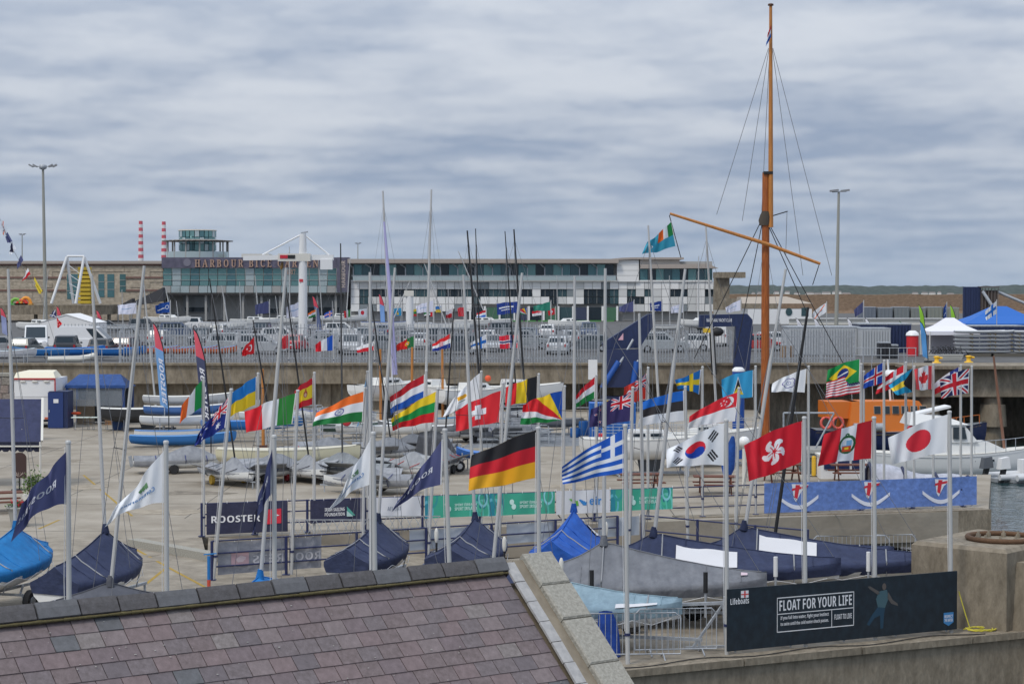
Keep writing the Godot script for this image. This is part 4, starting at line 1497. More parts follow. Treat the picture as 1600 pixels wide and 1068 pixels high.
	for s in [[0.055, 0.04, 0.07, 0.095, 1], [0.0725, 0.04, 0.0865, 0.095, 0], [0.055, 0.102, 0.07, 0.155, 0], [0.0725, 0.102, 0.0865, 0.155, 1]]:
		g = Geo.new()
		g.quad(P.call(s[0], s[3], 0.0185), P.call(s[0], s[1], 0.0185), P.call(s[2], s[1], 0.0185), P.call(s[2], s[3], 0.0185))
		part(t, "emblem", g, bw)
	g = Geo.new()
	g.quad(P.call(0.068, 0.15, 0.0225), P.call(0.068, 0.045, 0.0225), P.call(0.074, 0.045, 0.0225), P.call(0.074, 0.15, 0.0225))
	g.quad(P.call(0.056, 0.107, 0.0235), P.call(0.056, 0.09, 0.0235), P.call(0.086, 0.09, 0.0235), P.call(0.086, 0.107, 0.0235))
	part(t, "emblem_cross", g, paint(206, 60, 60, 0.6))
	g = Geo.new()
	g.prism([P.call(0.938, 0.7, 0.018), P.call(0.983, 0.7, 0.018), P.call(0.983, 0.87, 0.018), P.call(0.96, 0.93, 0.018), P.call(0.938, 0.87, 0.018)], nb * 0.004)
	part(t, "badge", g, paint(58, 128, 186, 0.6))
	for s in [["RESPECT", 0.765], ["THE WATER", 0.83]]:
		var tm := text_mesh(s[0])
		var bb := tm.get_aabb()
		var o := MeshInstance3D.new()
		o.name = "lettering"
		o.mesh = tm
		o.material_override = bw
		t.add_child(o, true)
		var sx: float = 0.038 * bl / bb.size.x
		var sy: float = 0.05 * hi / bb.size.y
		var pos: Vector3 = P.call(0.9605, s[1], 0.0245)
		o.transform = Transform3D(Basis(bs.x * sx, bs.y * sy, bs.z), pos - bs.x * sx * bb.get_center().x - bs.y * sy * bb.get_center().y)
	# printed floating figure: simple shapes of a pale top, jeans and arms
	var fig := [
		[[0.645, 0.24, 0.68, 0.22, 0.688, 0.36, 0.672, 0.52, 0.64, 0.5, 0.632, 0.36], [62, 92, 102]],
		[[0.64, 0.5, 0.672, 0.52, 0.668, 0.62, 0.664, 0.86, 0.652, 0.87, 0.65, 0.64, 0.625, 0.68, 0.602, 0.8, 0.592, 0.77, 0.615, 0.62], [28, 62, 84]],
		[[0.648, 0.28, 0.645, 0.24, 0.606, 0.14, 0.596, 0.14, 0.602, 0.18, 0.64, 0.29], [86, 82, 80]],
		[[0.686, 0.26, 0.706, 0.4, 0.728, 0.47, 0.73, 0.51, 0.7, 0.46, 0.682, 0.36], [86, 82, 80]]]
	for f in fig:
		var pts := []
		for i in range(0, f[0].size(), 2): pts.append(P.call(f[0][i], f[0][i + 1], 0.017))
		part(t, "printed_figure", Geo.new().prism(pts, nb * 0.002), paint(f[1][0], f[1][1], f[1][2], 0.6))
	var hp := []
	for i in 12: hp.append(P.call(0.668 + cos(TAU * i / 12) * 0.009, 0.165 + sin(TAU * i / 12) * 0.058, 0.0175))
	part(t, "printed_figure", Geo.new().prism(hp, nb * 0.002), paint(92, 84, 80, 0.6))
	for k in 5:
		var q: Vector3 = P.call(0.04 + k * 0.23, 1.0, -0.06)
		g = Geo.new().tube([Vector3(q.x, 0.05, q.z), q + Vector3(0, hi * 0.98, 0)], [0.025], 6)
		g.bar(Vector3(q.x, 0.1, q.z) - nb * 0.45, Vector3(q.x, 0.1, q.z) + nb * 0.02, 0.05, 0.05)
		part(t, "support", g, M.galv)
	# cable along the wall, yellow mooring rope, small fittings
	var pts := []
	for i in 30:
		var x := 960.0 + i * 20.0
		pts.append(on(x, wall_y(x) - 3.0 + 2.5 * sin(i * 0.7)) + Vector3(0, 0.085, 0))
	t = thing("black_cable", "black cable lying along the front quay wall", "cable", pts[0])
	for i in pts.size(): pts[i] -= t.position
	part(t, "cable", Geo.new().tube(pts, [0.014], 5), M.rubber)
	var rb := on(1532, wall_y(1532) - 8)
	t = thing("yellow_rope", "yellow rope hanging in loops on the concrete block beside safety board", "rope", rb)
	pts = []
	for i in 40:
		var a := i * 0.55
		pts.append(Vector3(cos(a) * (0.35 + 0.05 * sin(i * 1.3)), 0.08 + 0.02 * (i % 3), sin(a) * 0.22))
	part(t, "coil", Geo.new().tube(pts, [0.014], 5), M.rope)
	part(t, "hanging_line", Geo.new().tube([Vector3(0.5, 0.12, 0), Vector3(0.62, 0.6, -0.12), Vector3(0.7, 1.35, -0.25)], [0.014], 5), M.rope)
	part(t, "hanging_line", Geo.new().tube([Vector3(-0.25, 0.12, 0), Vector3(-0.35, 0.45, -0.05), Vector3(-0.5, 1.0, -0.12)], [0.014], 5), M.rope)
	# covered boats on the near quay: label, cover, hull, centre x, ground y, length, beam, gunwale, ridge, mast place, yaw, mast head
	var nv := Color8(50, 60, 92)
	var list := [
		["sky blue covered dinghy on a launching rack at roof edge", Color8(28, 128, 196), 8, 948, 4.4, 1.9, 1.15, 0.85, 0.62, 1.28, [12, 420], 0],
		["navy covered dinghy on rack standing over yellow cross lines", nv, 152, 948, 4.4, 1.9, 0.95, 0.98, 0.6, 1.28, [143, 430], 0],
		["dark grey covered dinghy peeping over the slate ridge", Color8(96, 98, 106), 158, 1010, 4.2, 1.7, 0.75, 0.7, 0.55, 0.5, [225, 415], 1],
		["bright blue covered dinghy almost hidden behind the slate ridge", Color8(30, 130, 205), 406, 992, 4.0, 1.5, 0.85, 0.55, 0.5, 1.2, [447, 418], 1],
		["navy covered dinghy in front of the slipway railing with leaning mast", nv, 584, 918, 4.2, 1.8, 1.0, 0.85, 0.58, 1.28, [617, 418], 0],
		["small navy covered dinghy hidden low behind the roof, upright mast", nv, 580, 985, 4.0, 1.6, 0.75, 0.5, 0.5, 0.4, [578, 425], 1],
		["navy covered dinghy with grey fender on a stick, beside the slipway railing", nv, 738, 914, 4.3, 1.9, 1.0, 0.85, 0.56, 1.28, [724, 429], 0],
		["small navy covered dinghy close behind the roof coping, raked mast", nv, 768, 960, 4.0, 1.5, 0.7, 0.45, 0.5, 0.5, [816, 426], 1],
		["bright blue covered dinghy with white patch beside the slipway railing", Color8(34, 96, 190), 893, 908, 4.2, 1.9, 1.0, 1.0, 0.56, 1.28, [898, 431], 2],
		["big grey covered sailing boat on a road trailer", Color8(128, 131, 137), 1030, 978, 5.3, 2.0, 1.08, 1.0, 0.24, -0.12, [946, 419], 3],
		["faded blue-grey covered dinghy close beside the gable coping", Color8(152, 178, 190), 935, 1012, 3.9, 1.7, 0.98, 0.55, 0.3, -0.16, [], 4],
		["long navy covered boat with plain white panel", nv, 1130, 958, 6.0, 2.1, 1.2, 0.85, 0.2, -0.12, [1071, 420], 5],
		["long navy covered boat with lettered white panel", nv, 1276, 945, 6.0, 2.1, 1.15, 0.9, 0.18, -0.16, [1228, 420], 6],
		["small navy covered dinghy low beside the big grey covered boat, thin upright mast", nv, 1006, 912, 3.8, 1.4, 0.62, 0.35, 0.5, 0.2, [999, 489], 1],
		["navy covered boat with black mast at the slipway edge", nv, 1262, 916, 4.8, 1.8, 0.95, 0.4, 0.3, -0.1, [1263, 480], 7]]
	for r in list: covered_dinghy(r)
	quay_bits()
func covered_dinghy(r: Array) -> void:
	var pos := on(r[2], r[3])
	var yaw: float = r[9]
	var t := thing("covered_dinghy", r[0], "sailing boat", pos, "", yaw)
	var Ln: float = r[4]
	var W: float = r[5]
	var hg: float = r[6]
	var rm: float = r[7]
	var mp: float = r[8]
	var extra: int = r[11]
	var n := 18
	var beam := func(s: float) -> float: return W * 0.5 * (0.72 + 0.28 * sin(minf(s / 0.4, 1.0) * PI * 0.5)) if s < 0.4 else W * 0.5 * pow(maxf(0.0, 1.0 - pow((s - 0.4) / 0.6, 2.2)), 0.8)
	var ridge := func(s: float) -> float:
		if s < mp: return rm * lerpf(0.42, 1.0, pow(s / mp, 1.6))
		return rm * lerpf(0.16, 1.0, pow(1.0 - (s - mp) / (1.0 - mp), 1.35))
	var fn := FastNoiseLite.new()
	fn.seed = int(r[2])
	fn.frequency = 0.9
	var surf := func(s: float, k: float) -> Vector3:    # k from -1 (near gunwale) to 1
		var w: float = beam.call(s)
		var q := absf(k)
		var sheer := hg + 0.16 * s * s
		var y: float = sheer + ridge.call(s) * pow(1.0 - q, 1.25)
		y += (0.05 * fn.get_noise_2d(s * 9.0, k * 3.0) + 0.018 * sin(atan2(s - mp, k * 0.5) * 11.0)) * (1.0 - q) * minf(1.0, q * 4.0 + 0.2)
		return Vector3((s - 0.5) * Ln, y, -k * w)
	var rows := []
	for i in n + 1:
		var s := i / float(n)
		var w: float = beam.call(s)
		var sheer := hg + 0.16 * s * s
		var wav := 0.05 * fn.get_noise_2d(s * 20.0, 7.0)
		var row := [Vector3((s - 0.5) * Ln, sheer - 0.3 + wav, -w * 0.9), Vector3((s - 0.5) * Ln, sheer - 0.12, -w * 1.0)]
		for j in 11: row.append(surf.call(s, 1.0 - j * 0.2))
		row.append(Vector3((s - 0.5) * Ln, sheer - 0.12, w * 1.0))
		row.append(Vector3((s - 0.5) * Ln, sheer - 0.3 - wav, w * 0.9))
		rows.append(row)
	var g := Geo.new().grid(rows)
	var st: Array = rows[0]
	g.prism(st, Vector3(-0.01, 0, 0))
	var c: Color = r[1]
	part(t, "cover", g, cover(c.r8, c.g8, c.b8))
	rows = []
	for i in n + 1:
		var s := i / float(n)
		var w: float = beam.call(s) * 0.95
		var sheer := hg + 0.16 * s * s - 0.2
		var dp := 0.42 * (1.0 - 0.55 * pow(s, 3))
		var row := []
		for j in 9:
			var a := PI * j / 8.0
			row.append(Vector3((s - 0.5) * Ln * 0.985, sheer - sin(a) * dp, -cos(a) * w))
		rows.append(row)
	g = Geo.new().grid(rows)
	g.prism(rows[0], Vector3(-0.01, 0, 0))
	part(t, "hull", g, M.gel)
	# trolley
	g = Geo.new()
	var kb := hg - 0.6
	g.bar(Vector3(-Ln * 0.3, kb - 0.06, 0), Vector3(Ln * 0.62, kb * 0.8 - 0.04, 0), 0.07, 0.07)
	g.bar(Vector3(-Ln * 0.12, kb - 0.12, -W * 0.5), Vector3(-Ln * 0.12, kb - 0.12, W * 0.5), 0.06, 0.06)
	for z in [-1.0, 1.0]:
		g.bar(Vector3(-Ln * 0.12, 0.25, z * W * 0.5), Vector3(-Ln * 0.12, kb - 0.1, z * W * 0.42), 0.05, 0.05)
		g.bar(Vector3(Ln * 0.2, kb - 0.1, 0), Vector3(-Ln * 0.12, kb - 0.1, z * W * 0.4), 0.05, 0.05)
	g.bar(Vector3(Ln * 0.6, 0.0, 0), Vector3(Ln * 0.6, kb * 0.8, 0), 0.05, 0.05)
	part(t, "trailer_frame", g, M.galv)
	for z in [-1.0, 1.0]:
		var wh := part(t, "wheel", Geo.new().wheel(Vector3(-Ln * 0.12, 0.29, z * (W * 0.5 + 0.1)), Vector3(0, 0, 1), 0.29, 0.17), M.rubber)
		part(wh, "hub", Geo.new().wheel(Vector3(-Ln * 0.12, 0.29, z * (W * 0.5 + 0.105)), Vector3(0, 0, 1), 0.14, 0.18, 10), M.galv)
	if r[10].size():
		var foot: Vector3 = surf.call(mp, 0.0)
		var wf := t.transform * foot
		var head := at(r[10][0], r[10][1], -wf.z)
		var lh := t.transform.affine_inverse() * head
		var rad := 0.05
		var mm: Material = M.alu if extra != 7 else M.black
		part(t, "mast", Geo.new().tube([foot + Vector3(0, -0.3, 0), foot.lerp(lh, 0.6), lh], [rad, rad, rad * 0.7], 8), mm)
		part(t, "mast_collar", Geo.new().tube([foot + Vector3(0, -0.1, 0), foot + (lh - foot).normalized() * 0.16], [0.12, 0.065], 8), cover(c.r8, c.g8, c.b8))
		var sp := foot.lerp(lh, 0.42)
		g = Geo.new()
		g.bar(sp, sp + Vector3(-0.12, 0.03, 0.42), 0.02, 0.015)
		g.bar(sp, sp + Vector3(-0.12, 0.03, -0.42), 0.02, 0.015)
		part(t, "spreader", g, M.black)
		g = Geo.new()
		var hd := foot.lerp(lh, 0.8)
		for z in [-1.0, 1.0]:
			g.tube([hd, sp + Vector3(-0.12, 0.03, 0.42 * z), Vector3((mp - 0.56) * Ln, hg, z * W * 0.46)], [0.007], 4, false)
		g.tube([hd, Vector3(Ln * 0.48, hg + 0.2, 0)], [0.007], 4, false)
		part(t, "shroud", g, M.wire)
	# guide posts, panels and small marks that the photograph shows on single boats
	if extra in [3, 5, 6]:
		for z in [[-0.3, 1.0], [0.22, 1.0]]:
			g = Geo.new().tube([Vector3(z[0] * Ln, hg - 0.65, z[1] * W * 0.56), Vector3(z[0] * Ln, hg - 0.05, z[1] * W * 0.56)], [0.03], 8)
			part(t, "guide_post", g, M.galv)
			g = Geo.new().tube([Vector3(z[0] * Ln, hg - 0.05, z[1] * W * 0.56), Vector3(z[0] * Ln, hg + 0.45, z[1] * W * 0.56)], [0.055], 8)
			part(t, "guide_sleeve", g, M.black if extra == 3 else M.white)
	var pan := []
	if extra == 5: pan = [0.3, 0.56, 0.22, 0.86]
	if extra == 6: pan = [0.25, 0.5, 0.15, 0.7]
	if extra == 2: pan = [0.6, 0.78, 0.2, 0.7]
	if extra == 4: pan = [0.62, 0.86, 0.72, 0.98]
	if pan.size():
		rows = []
		for i in 9:
			var row := []
			for j in 5: row.append(surf.call(lerpf(pan[0], pan[1], i / 8.0), -lerpf(pan[2], pan[3], j / 4.0)) + Vector3(0, 0.03, 0.03))
			rows.append(row)
		part(t, "white_panel", Geo.new().grid(rows), paint(208, 209, 213, 0.7))
	if extra == 3:
		part(t, "small_badge", Geo.new().quad_of([surf.call(0.88, -0.5), surf.call(0.88, -0.3), surf.call(0.91, -0.3), surf.call(0.91, -0.5)], Vector3(0, 0.03, 0.03)), paint(210, 190, 200, 0.7))
	g = Geo.new()     # sewn seams and webbing straps
	for s in [0.14, 0.34, 0.72, 0.88]:
		var sp := []
		for j in 21: sp.append(surf.call(s, 1.0 - j * 0.1) + Vector3(0, 0.008, 0))
		g.tube(sp, [0.012], 4, false)
	var rs := []
	for j in 19: rs.append(surf.call(0.02 + j * 0.053, 0.0) + Vector3(0, 0.006, 0))
	g.tube(rs, [0.014], 4, false)
	part(t, "seam", g, paint(maxi(c.r8 - 14, 8), maxi(c.g8 - 14, 8), maxi(c.b8 - 14, 8), 0.8))
	for s in [0.24, 0.8]:
		g = Geo.new()
		var st2 := []
		st2.append(surf.call(s, 1.0) * Vector3(1, 0, 0.7) + Vector3(0, hg - 0.6, 0))
		for j in 11: st2.append(surf.call(s, 1.0 - j * 0.2) + Vector3(0, 0.012, 0))
		st2.append(surf.call(s, -1.0) * Vector3(1, 0, 0.7) + Vector3(0, hg - 0.6, 0))
		g.tube(st2, [0.02], 4, false)
		part(t, "strap", g, paint(150, 152, 156, 0.8))
	g = Geo.new()     # lashing line under the cover
	var lash := []
	for i in 9:
		var s := 0.06 + i * 0.11
		lash.append(Vector3((s - 0.5) * Ln, hg - 0.2 - (0.12 if i % 2 else 0.0), (beam.call(s) + 0.015) * 1.0))
	g.tube(lash, [0.008], 4, false)
	part(t, "lashing", g, M.white)
func barrier(label: String, p: Vector3, yaw: float, w: float = 2.2) -> void:
	var t := thing("crowd_barrier", label, "barrier", p, "", yaw)
	var g := Geo.new()
	var h := 1.05
	g.tube([Vector3(-w / 2, 0.12, 0), Vector3(-w / 2, h - 0.12, 0), Vector3(-w / 2 + 0.12, h, 0), Vector3(w / 2 - 0.12, h, 0), Vector3(w / 2, h - 0.12, 0), Vector3(w / 2, 0.12, 0), Vector3(-w / 2, 0.12, 0)], [0.02], 6)
	part(t, "frame", g, M.galv)
	g = Geo.new()
	for i in int(w / 0.13): g.pole(Vector3(-w / 2 + 0.1 + i * 0.13, 0.12, 0), Vector3(-w / 2 + 0.1 + i * 0.13, h, 0), 0.008, 0.008, 5)
	part(t, "bars", g, M.galv, true)
	for x in [-0.32, 0.32]:
		part(t, "foot", Geo.new().tube([Vector3(x * w, 0.13, 0), Vector3(x * w, 0.04, 0.28), Vector3(x * w, 0.02, 0.34)], [0.018], 6).tube([Vector3(x * w, 0.13, 0), Vector3(x * w, 0.04, -0.28), Vector3(x * w, 0.02, -0.34)], [0.018], 6), M.galv)
func quay_bits() -> void:
	barrier("galvanised crowd barrier beside the hanging blue tarpaulin", on(988, 1030), 0.06)
	barrier("galvanised crowd barrier next to the grey covered boat's wheels", on(1056, 1022), 0.1, 1.9)
	barrier("galvanised crowd barrier at the slipway beyond navy covered boats", on(1330, 892), 0.05, 2.3)
	barrier("short galvanised crowd barrier beside the concrete block", on(1398, 890), 0.1, 1.3)
	var t := thing("trailer_hitch_frame", "galvanised trailer drawbar and jockey stand beside safety board", "trailer", on(1100, 1014))
	var g := Geo.new()
	g.bar(Vector3(-0.9, 0.98, -0.3), Vector3(0.75, 1.1, 0.05), 0.07, 0.07)
	g.bar(Vector3(0.45, 1.05, 0), Vector3(0.5, 0.08, 0.1), 0.06, 0.06)
	g.bar(Vector3(0.42, 1.02, 0), Vector3(-0.3, 0.06, 0.25), 0.05, 0.05)
	g.bar(Vector3(-0.45, 0.08, 0.25), Vector3(0.85, 0.1, 0.1), 0.06, 0.06)
	part(t, "frame", g, M.galv)
	part(t, "winch", Geo.new().box(Vector3(0.55, 1.16, 0.02), Vector3(0.2, 0.14, 0.16)), M.galv)
	# bright blue tarpaulin over a barrier end
	var p := on(947, 1026)
	t = thing("blue_tarpaulin", "bright blue tarpaulin hanging over a post beside the gable coping", "tarpaulin", p)
	var rows := []
	for i in 10:
		var a := TAU * i / 9.0
		var row := []
		for j in 7:
			var f := j / 6.0
			var rr := 0.12 + 0.2 * f + 0.035 * sin(a * 3 + f * 4)
			row.append(Vector3(cos(a) * rr * 1.15, 0.02 + 1.02 * (1 - f * f * 0.2 - f * 0.8), sin(a) * rr * 0.7))
		rows.append(row)
	part(t, "sheet", Geo.new().grid(rows), cover(30, 76, 168))
	part(t, "post", Geo.new().pole(Vector3(0, 0, 0), Vector3(0, 1.0, 0), 0.04), M.galv)
	# fender on a stick, posts by the dinghies
	for s in [[877, 985, 868, 8, "cream fender on a blue stick beside grey covered boat"], [788, 930, 835, 5, "white fender on a stick beside navy covered dinghy"], [947, 925, 812, 5, "cream fender on a dark stick beside bright blue covered dinghy"], [682, 925, 822, 4, "white fender on a stick between two navy covered dinghies"]]:
		var b := on(s[0], s[1])
		var top := at(s[0], s[2], -b.z)
		var h: float = top.y
		t = thing("fender_post", s[4], "fender", b)
		part(t, "stick", Geo.new().pole(Vector3.ZERO, Vector3(0, h - 0.35, 0), 0.03), paint(36, 110, 180) if s[3] == 8 else M.black)
		part(t, "fender", Geo.new().lathe(Vector3(0, h - 0.45, 0), [[0.03, 0], [0.05, 0.06], [0.06, 0.14], [0.06, 0.3], [0.035, 0.37], [0.02, 0.4], [0, 0.41]], 10), M.offwhite)
	# little blue and red stick near the kerb
	p = on(326, 922)
	t = thing("jockey_post", "thin blue and red trolley post beside the faded banner", "post", p)
	part(t, "red_sleeve", Geo.new().pole(Vector3(0, 0, 0), Vector3(0, 0.3, 0), 0.05), paint(200, 80, 60))
	part(t, "blue_sleeve", Geo.new().pole(Vector3(0, 0.3, 0), Vector3(0, 0.95, 0), 0.045), paint(40, 120, 190))
	part(t, "handle", Geo.new().bar(Vector3(-0.14, 1.0, 0), Vector3(0.22, 1.03, 0), 0.03, 0.03), paint(40, 130, 200))
	# rack of galvanised trestles in the slipway under the banners
	for s in [[452, 830, 9, "galvanised folding trestle rack under the navy sailing foundation banner"], [580, 824, 8, "galvanised folding trestle rack under the plain white banner"]]:
		var b := on(s[0], s[1] + 5)
		t = thing("trestle_rack", s[3], "rack", b)
		for i in s[2]:
			g = Geo.new()
			var x0: float = i * 0.3
			g.bar(Vector3(x0, 0.0, 0), Vector3(x0 + 0.26, 0.5, -0.02), 0.025, 0.02)
			g.bar(Vector3(x0 + 0.26, 0.0, 0.04), Vector3(x0, 0.5, 0.02), 0.025, 0.02)
			part(t, "trestle", g, M.galv)
		part(t, "top_bar", Geo.new().bar(Vector3(-0.05, 0.51, 0), Vector3(s[2] * 0.3, 0.51, 0), 0.03, 0.03), M.galv)
	# bicycle behind the green banner
	bicycle(on(907, line_y(907) - 3.5))
func bicycle(p: Vector3, fc: Material = null) -> void:
	var t := thing("bicycle", "orange bicycle leaning behind banners on the far railing", "bicycle", p)
	for x in [-0.52, 0.52]:
		var ring := []
		for i in 25: ring.append(Vector3(x + cos(TAU * i / 24.0) * 0.33, 0.34 + sin(TAU * i / 24.0) * 0.33, 0.0))
		var wl := part(t, "wheel", Geo.new().tube(ring, [0.022], 6, false), M.rubber)
		var g := Geo.new()
		for i in 9: g.pole(Vector3(x, 0.34, 0), Vector3(x + cos(TAU * i / 9.0) * 0.32, 0.34 + sin(TAU * i / 9.0) * 0.32, 0), 0.003, 0.003, 4)
		part(wl, "spokes", g, M.galv)
	var f := Geo.new()
	for s in [[-0.52, 0.34, -0.08, 0.3], [-0.08, 0.3, -0.2, 0.78], [-0.52, 0.34, -0.18, 0.72], [-0.2, 0.74, 0.36, 0.8], [-0.08, 0.3, 0.38, 0.74], [0.36, 0.84, 0.52, 0.34]]:
		f.pole(Vector3(s[0], s[1], 0), Vector3(s[2], s[3], 0), 0.018)
	part(t, "frame", f, fc if fc else paint(206, 110, 50))
	part(t, "saddle", Geo.new().ball(Vector3(-0.21, 0.86, 0), Vector3(0.13, 0.035, 0.06), 10), M.black)
	part(t, "handlebar", Geo.new().tube([Vector3(0.36, 0.84, 0), Vector3(0.34, 0.95, 0), Vector3(0.42, 0.97, 0.2)], [0.014], 6).tube([Vector3(0.34, 0.95, 0), Vector3(0.42, 0.97, -0.2)], [0.014], 6), M.black)

# ---------------------------------------------------------------- boats and gear in the yard
func hull_geo(L: float, W: float, D: float, sheer: float = 0.18, fine: float = 2.0, flat_: float = 0.6) -> Geo:   # bow to +x, keel line at y = 0
	var rows := []
	var n := 16
	for i in n + 1:
		var s := i / float(n)
		var w := W * 0.5 * (0.68 + 0.32 * sin(minf(s / 0.42, 1.0) * PI * 0.5)) if s < 0.42 else W * 0.5 * pow(maxf(0.0, 1.0 - pow((s - 0.42) / 0.58, fine)), 0.85)
		var top := D + sheer * pow(absf(s - 0.35) / 0.65, 2.0)
		var dp := D * (1.0 - 0.45 * pow(absf(s - 0.45) / 0.55, 2.6))
		var row := []
		for j in 13:
			var a := PI * j / 12.0
			var cy := pow(sin(a), flat_) if sin(a) > 0 else 0.0
			row.append(Vector3((s - 0.5) * L + 0.05 * L * (s - 0.5) * cos(a) * cos(a), top - cy * (dp + top - D), -cos(a) * w))
		rows.append(row)
	var g := Geo.new().grid(rows)
	g.prism(rows[0], Vector3(-0.01, 0, 0))
	return g
func deck_geo(L: float, W: float, D: float, sheer: float = 0.18, fine: float = 2.0, k: float = 0.97, up: float = 0.0) -> Geo:
	var rows := []
	for i in 17:
		var s := i / 16.0
		var w := W * 0.5 * (0.68 + 0.32 * sin(minf(s / 0.42, 1.0) * PI * 0.5)) if s < 0.42 else W * 0.5 * pow(maxf(0.0, 1.0 - pow((s - 0.42) / 0.58, fine)), 0.85)
		var top := D + sheer * pow(absf(s - 0.35) / 0.65, 2.0) + up
		rows.append([Vector3((s - 0.5) * L * 1.04, top, -w * k), Vector3((s - 0.5) * L * 1.04, top + 0.05, 0), Vector3((s - 0.5) * L * 1.04, top, w * k)])
	return Geo.new().grid(rows)
func cabin_geo(x0: float, x1: float, w: float, y0: float, h: float, slope: float = 0.35) -> Geo:
	var g := Geo.new()
	g.hexa([Vector3(x0, y0, -w), Vector3(x1, y0, -w * 0.75), Vector3(x1, y0, w * 0.75), Vector3(x0, y0, w), Vector3(x0 + 0.05, y0 + h, -w * 0.85), Vector3(x1 - h * slope * 3, y0 + h * 0.9, -w * 0.6), Vector3(x1 - h * slope * 3, y0 + h * 0.9, w * 0.6), Vector3(x0 + 0.05, y0 + h, w * 0.85)])
	return g
func mast_on(t: Node3D, foot: Vector3, head_px: Array, m: Material, r: float, stays: Array, detail: bool = true) -> void:
	var wf := t.transform * foot
	var lh := t.transform.affine_inverse() * at(head_px[0], head_px[1], -wf.z)
	part(t, "mast", Geo.new().tube([foot, foot.lerp(lh, 0.6), lh], [r, r, r * 0.65], 8), m)
	if detail:
		var g := Geo.new()
		var sp := foot.lerp(lh, 0.5)
		for z in [-1.0, 1.0]: g.bar(sp, sp + Vector3(-0.1, 0.04, z * 0.5), 0.025, 0.02)
		part(t, "spreader", g, m)
		g = Geo.new()
		for q in stays: g.tube([foot.lerp(lh, 0.93), q], [0.009], 4, false)
		if stays.size(): part(t, "stay", g, M.wire)
func yacht(label: String, p: Vector3, yaw: float, L: float, W: float, D: float, lift: float, hm: Material, mast: Array, opts: Dictionary = {}) -> Node3D:
	var t := thing(opts.get("called", "keel_yacht"), label, "yacht", p, opts.get("group", ""), yaw)
	var up := Vector3(0, lift, 0)
	part(t, "hull", hull_geo(L, W, D).shift(up), hm)
	part(t, "deck", deck_geo(L, W, D).shift(up + Vector3(0, 0.01, 0)), opts.get("deck", M.offwhite))
	if opts.get("cabin", true):
		var c := part(t, "cabin", cabin_geo(-L * 0.16, L * 0.2, W * 0.3, D + 0.02, D * 0.42).shift(up), M.gel)
		for z in [-1.0, 1.0]:
			for k in 2:
				part(c, "window", Geo.new().box(up + Vector3(-L * 0.1 + k * L * 0.13, D + D * 0.22, z * W * 0.283), Vector3(L * 0.09, D * 0.14, 0.05), Basis(Vector3(0, 1, 0), z * (0.02 if k == 0 else 0.13))), M.glass_dark)
	if opts.get("stripe", true):
		part(t, "rubbing_strake", hull_geo(L * 1.004, W * 1.01, D).shift(up) if false else deck_geo(L * 1.003, W * 1.012, D - 0.03, 0.18, 2.0, 1.0).shift(up), opts.get("trim", paint(60, 66, 80)))
	if opts.get("keel", true):
		var g := Geo.new()
		g.hexa([Vector3(-L * 0.08, -lift * 0.75, -0.06), Vector3(L * 0.06, -lift * 0.75, -0.06), Vector3(L * 0.06, -lift * 0.75, 0.06), Vector3(-L * 0.08, -lift * 0.75, 0.06), Vector3(-L * 0.1, 0.12, -0.09), Vector3(L * 0.12, 0.12, -0.09), Vector3(L * 0.12, 0.12, 0.09), Vector3(-L * 0.1, 0.12, 0.09)])
		part(t, "keel", g.shift(up), paint(70, 76, 84))
		g = Geo.new()
		for sx in [-0.26, 0.26]:
			for z in [-1.0, 1.0]:
				g.bar(Vector3(sx * L, 0.0, z * W * 0.46), Vector3(sx * L, lift + D * 0.35, z * W * 0.34), 0.07, 0.07)
			g.bar(Vector3(sx * L, 0.1, -W * 0.46), Vector3(sx * L, 0.1, W * 0.46), 0.08, 0.08)
		g.bar(Vector3(-L * 0.3, 0.12, 0), Vector3(L * 0.3, 0.12, 0), 0.12, 0.1)
		part(t, "cradle", g, opts.get("cradle", paint(74, 78, 88, 0.7)))
	if opts.get("rails", false):
		var g := Geo.new()
		for k in 6:
			for z in [-1.0, 1.0]:
				var s := 0.08 + k * 0.16
				var w := W * 0.5 * (0.85 if s < 0.6 else 0.85 * (1.0 - (s - 0.6) / 0.5))
				g.pole(up + Vector3((s - 0.5) * L, D, z * w), up + Vector3((s - 0.5) * L, D + 0.6, z * w), 0.014, 0.014, 5)
		for z in [-1.0, 1.0]:
			for h in [0.33, 0.6]:
				g.tube([up + Vector3(-0.42 * L, D + h, z * W * 0.425), up + Vector3(0.06 * L, D + h, z * W * 0.425), up + Vector3(0.38 * L, D + h, z * W * 0.24), up + Vector3(0.5 * L, D + h + 0.1, 0)], [0.012], 5, false)
		part(t, "guard_rail", g, M.galv)
	if mast.size():
		mast_on(t, up + Vector3(L * 0.08, D, 0), mast, opts.get("mast", M.alu), opts.get("mr", 0.07), [up + Vector3(L * 0.5, D + 0.2, 0), up + Vector3(-L * 0.5, D + 0.1, 0), up + Vector3(0, D, W * 0.45), up + Vector3(0, D, -W * 0.45)])
		if opts.get("boom", false):
			part(t, "boom", Geo.new().tube([up + Vector3(L * 0.06, D + 0.9, 0), up + Vector3(-L * 0.4, D + 0.95, 0)], [0.06], 8), M.alu)
			part(t, "sail_cover", Geo.new().tube([up + Vector3(L * 0.05, D + 1.02, 0), up + Vector3(-L * 0.2, D + 1.06, 0), up + Vector3(-L * 0.38, D + 1.02, 0)], [0.16, 0.12, 0.07], 8), opts.get("boomc", cover(40, 60, 120)))
	return t
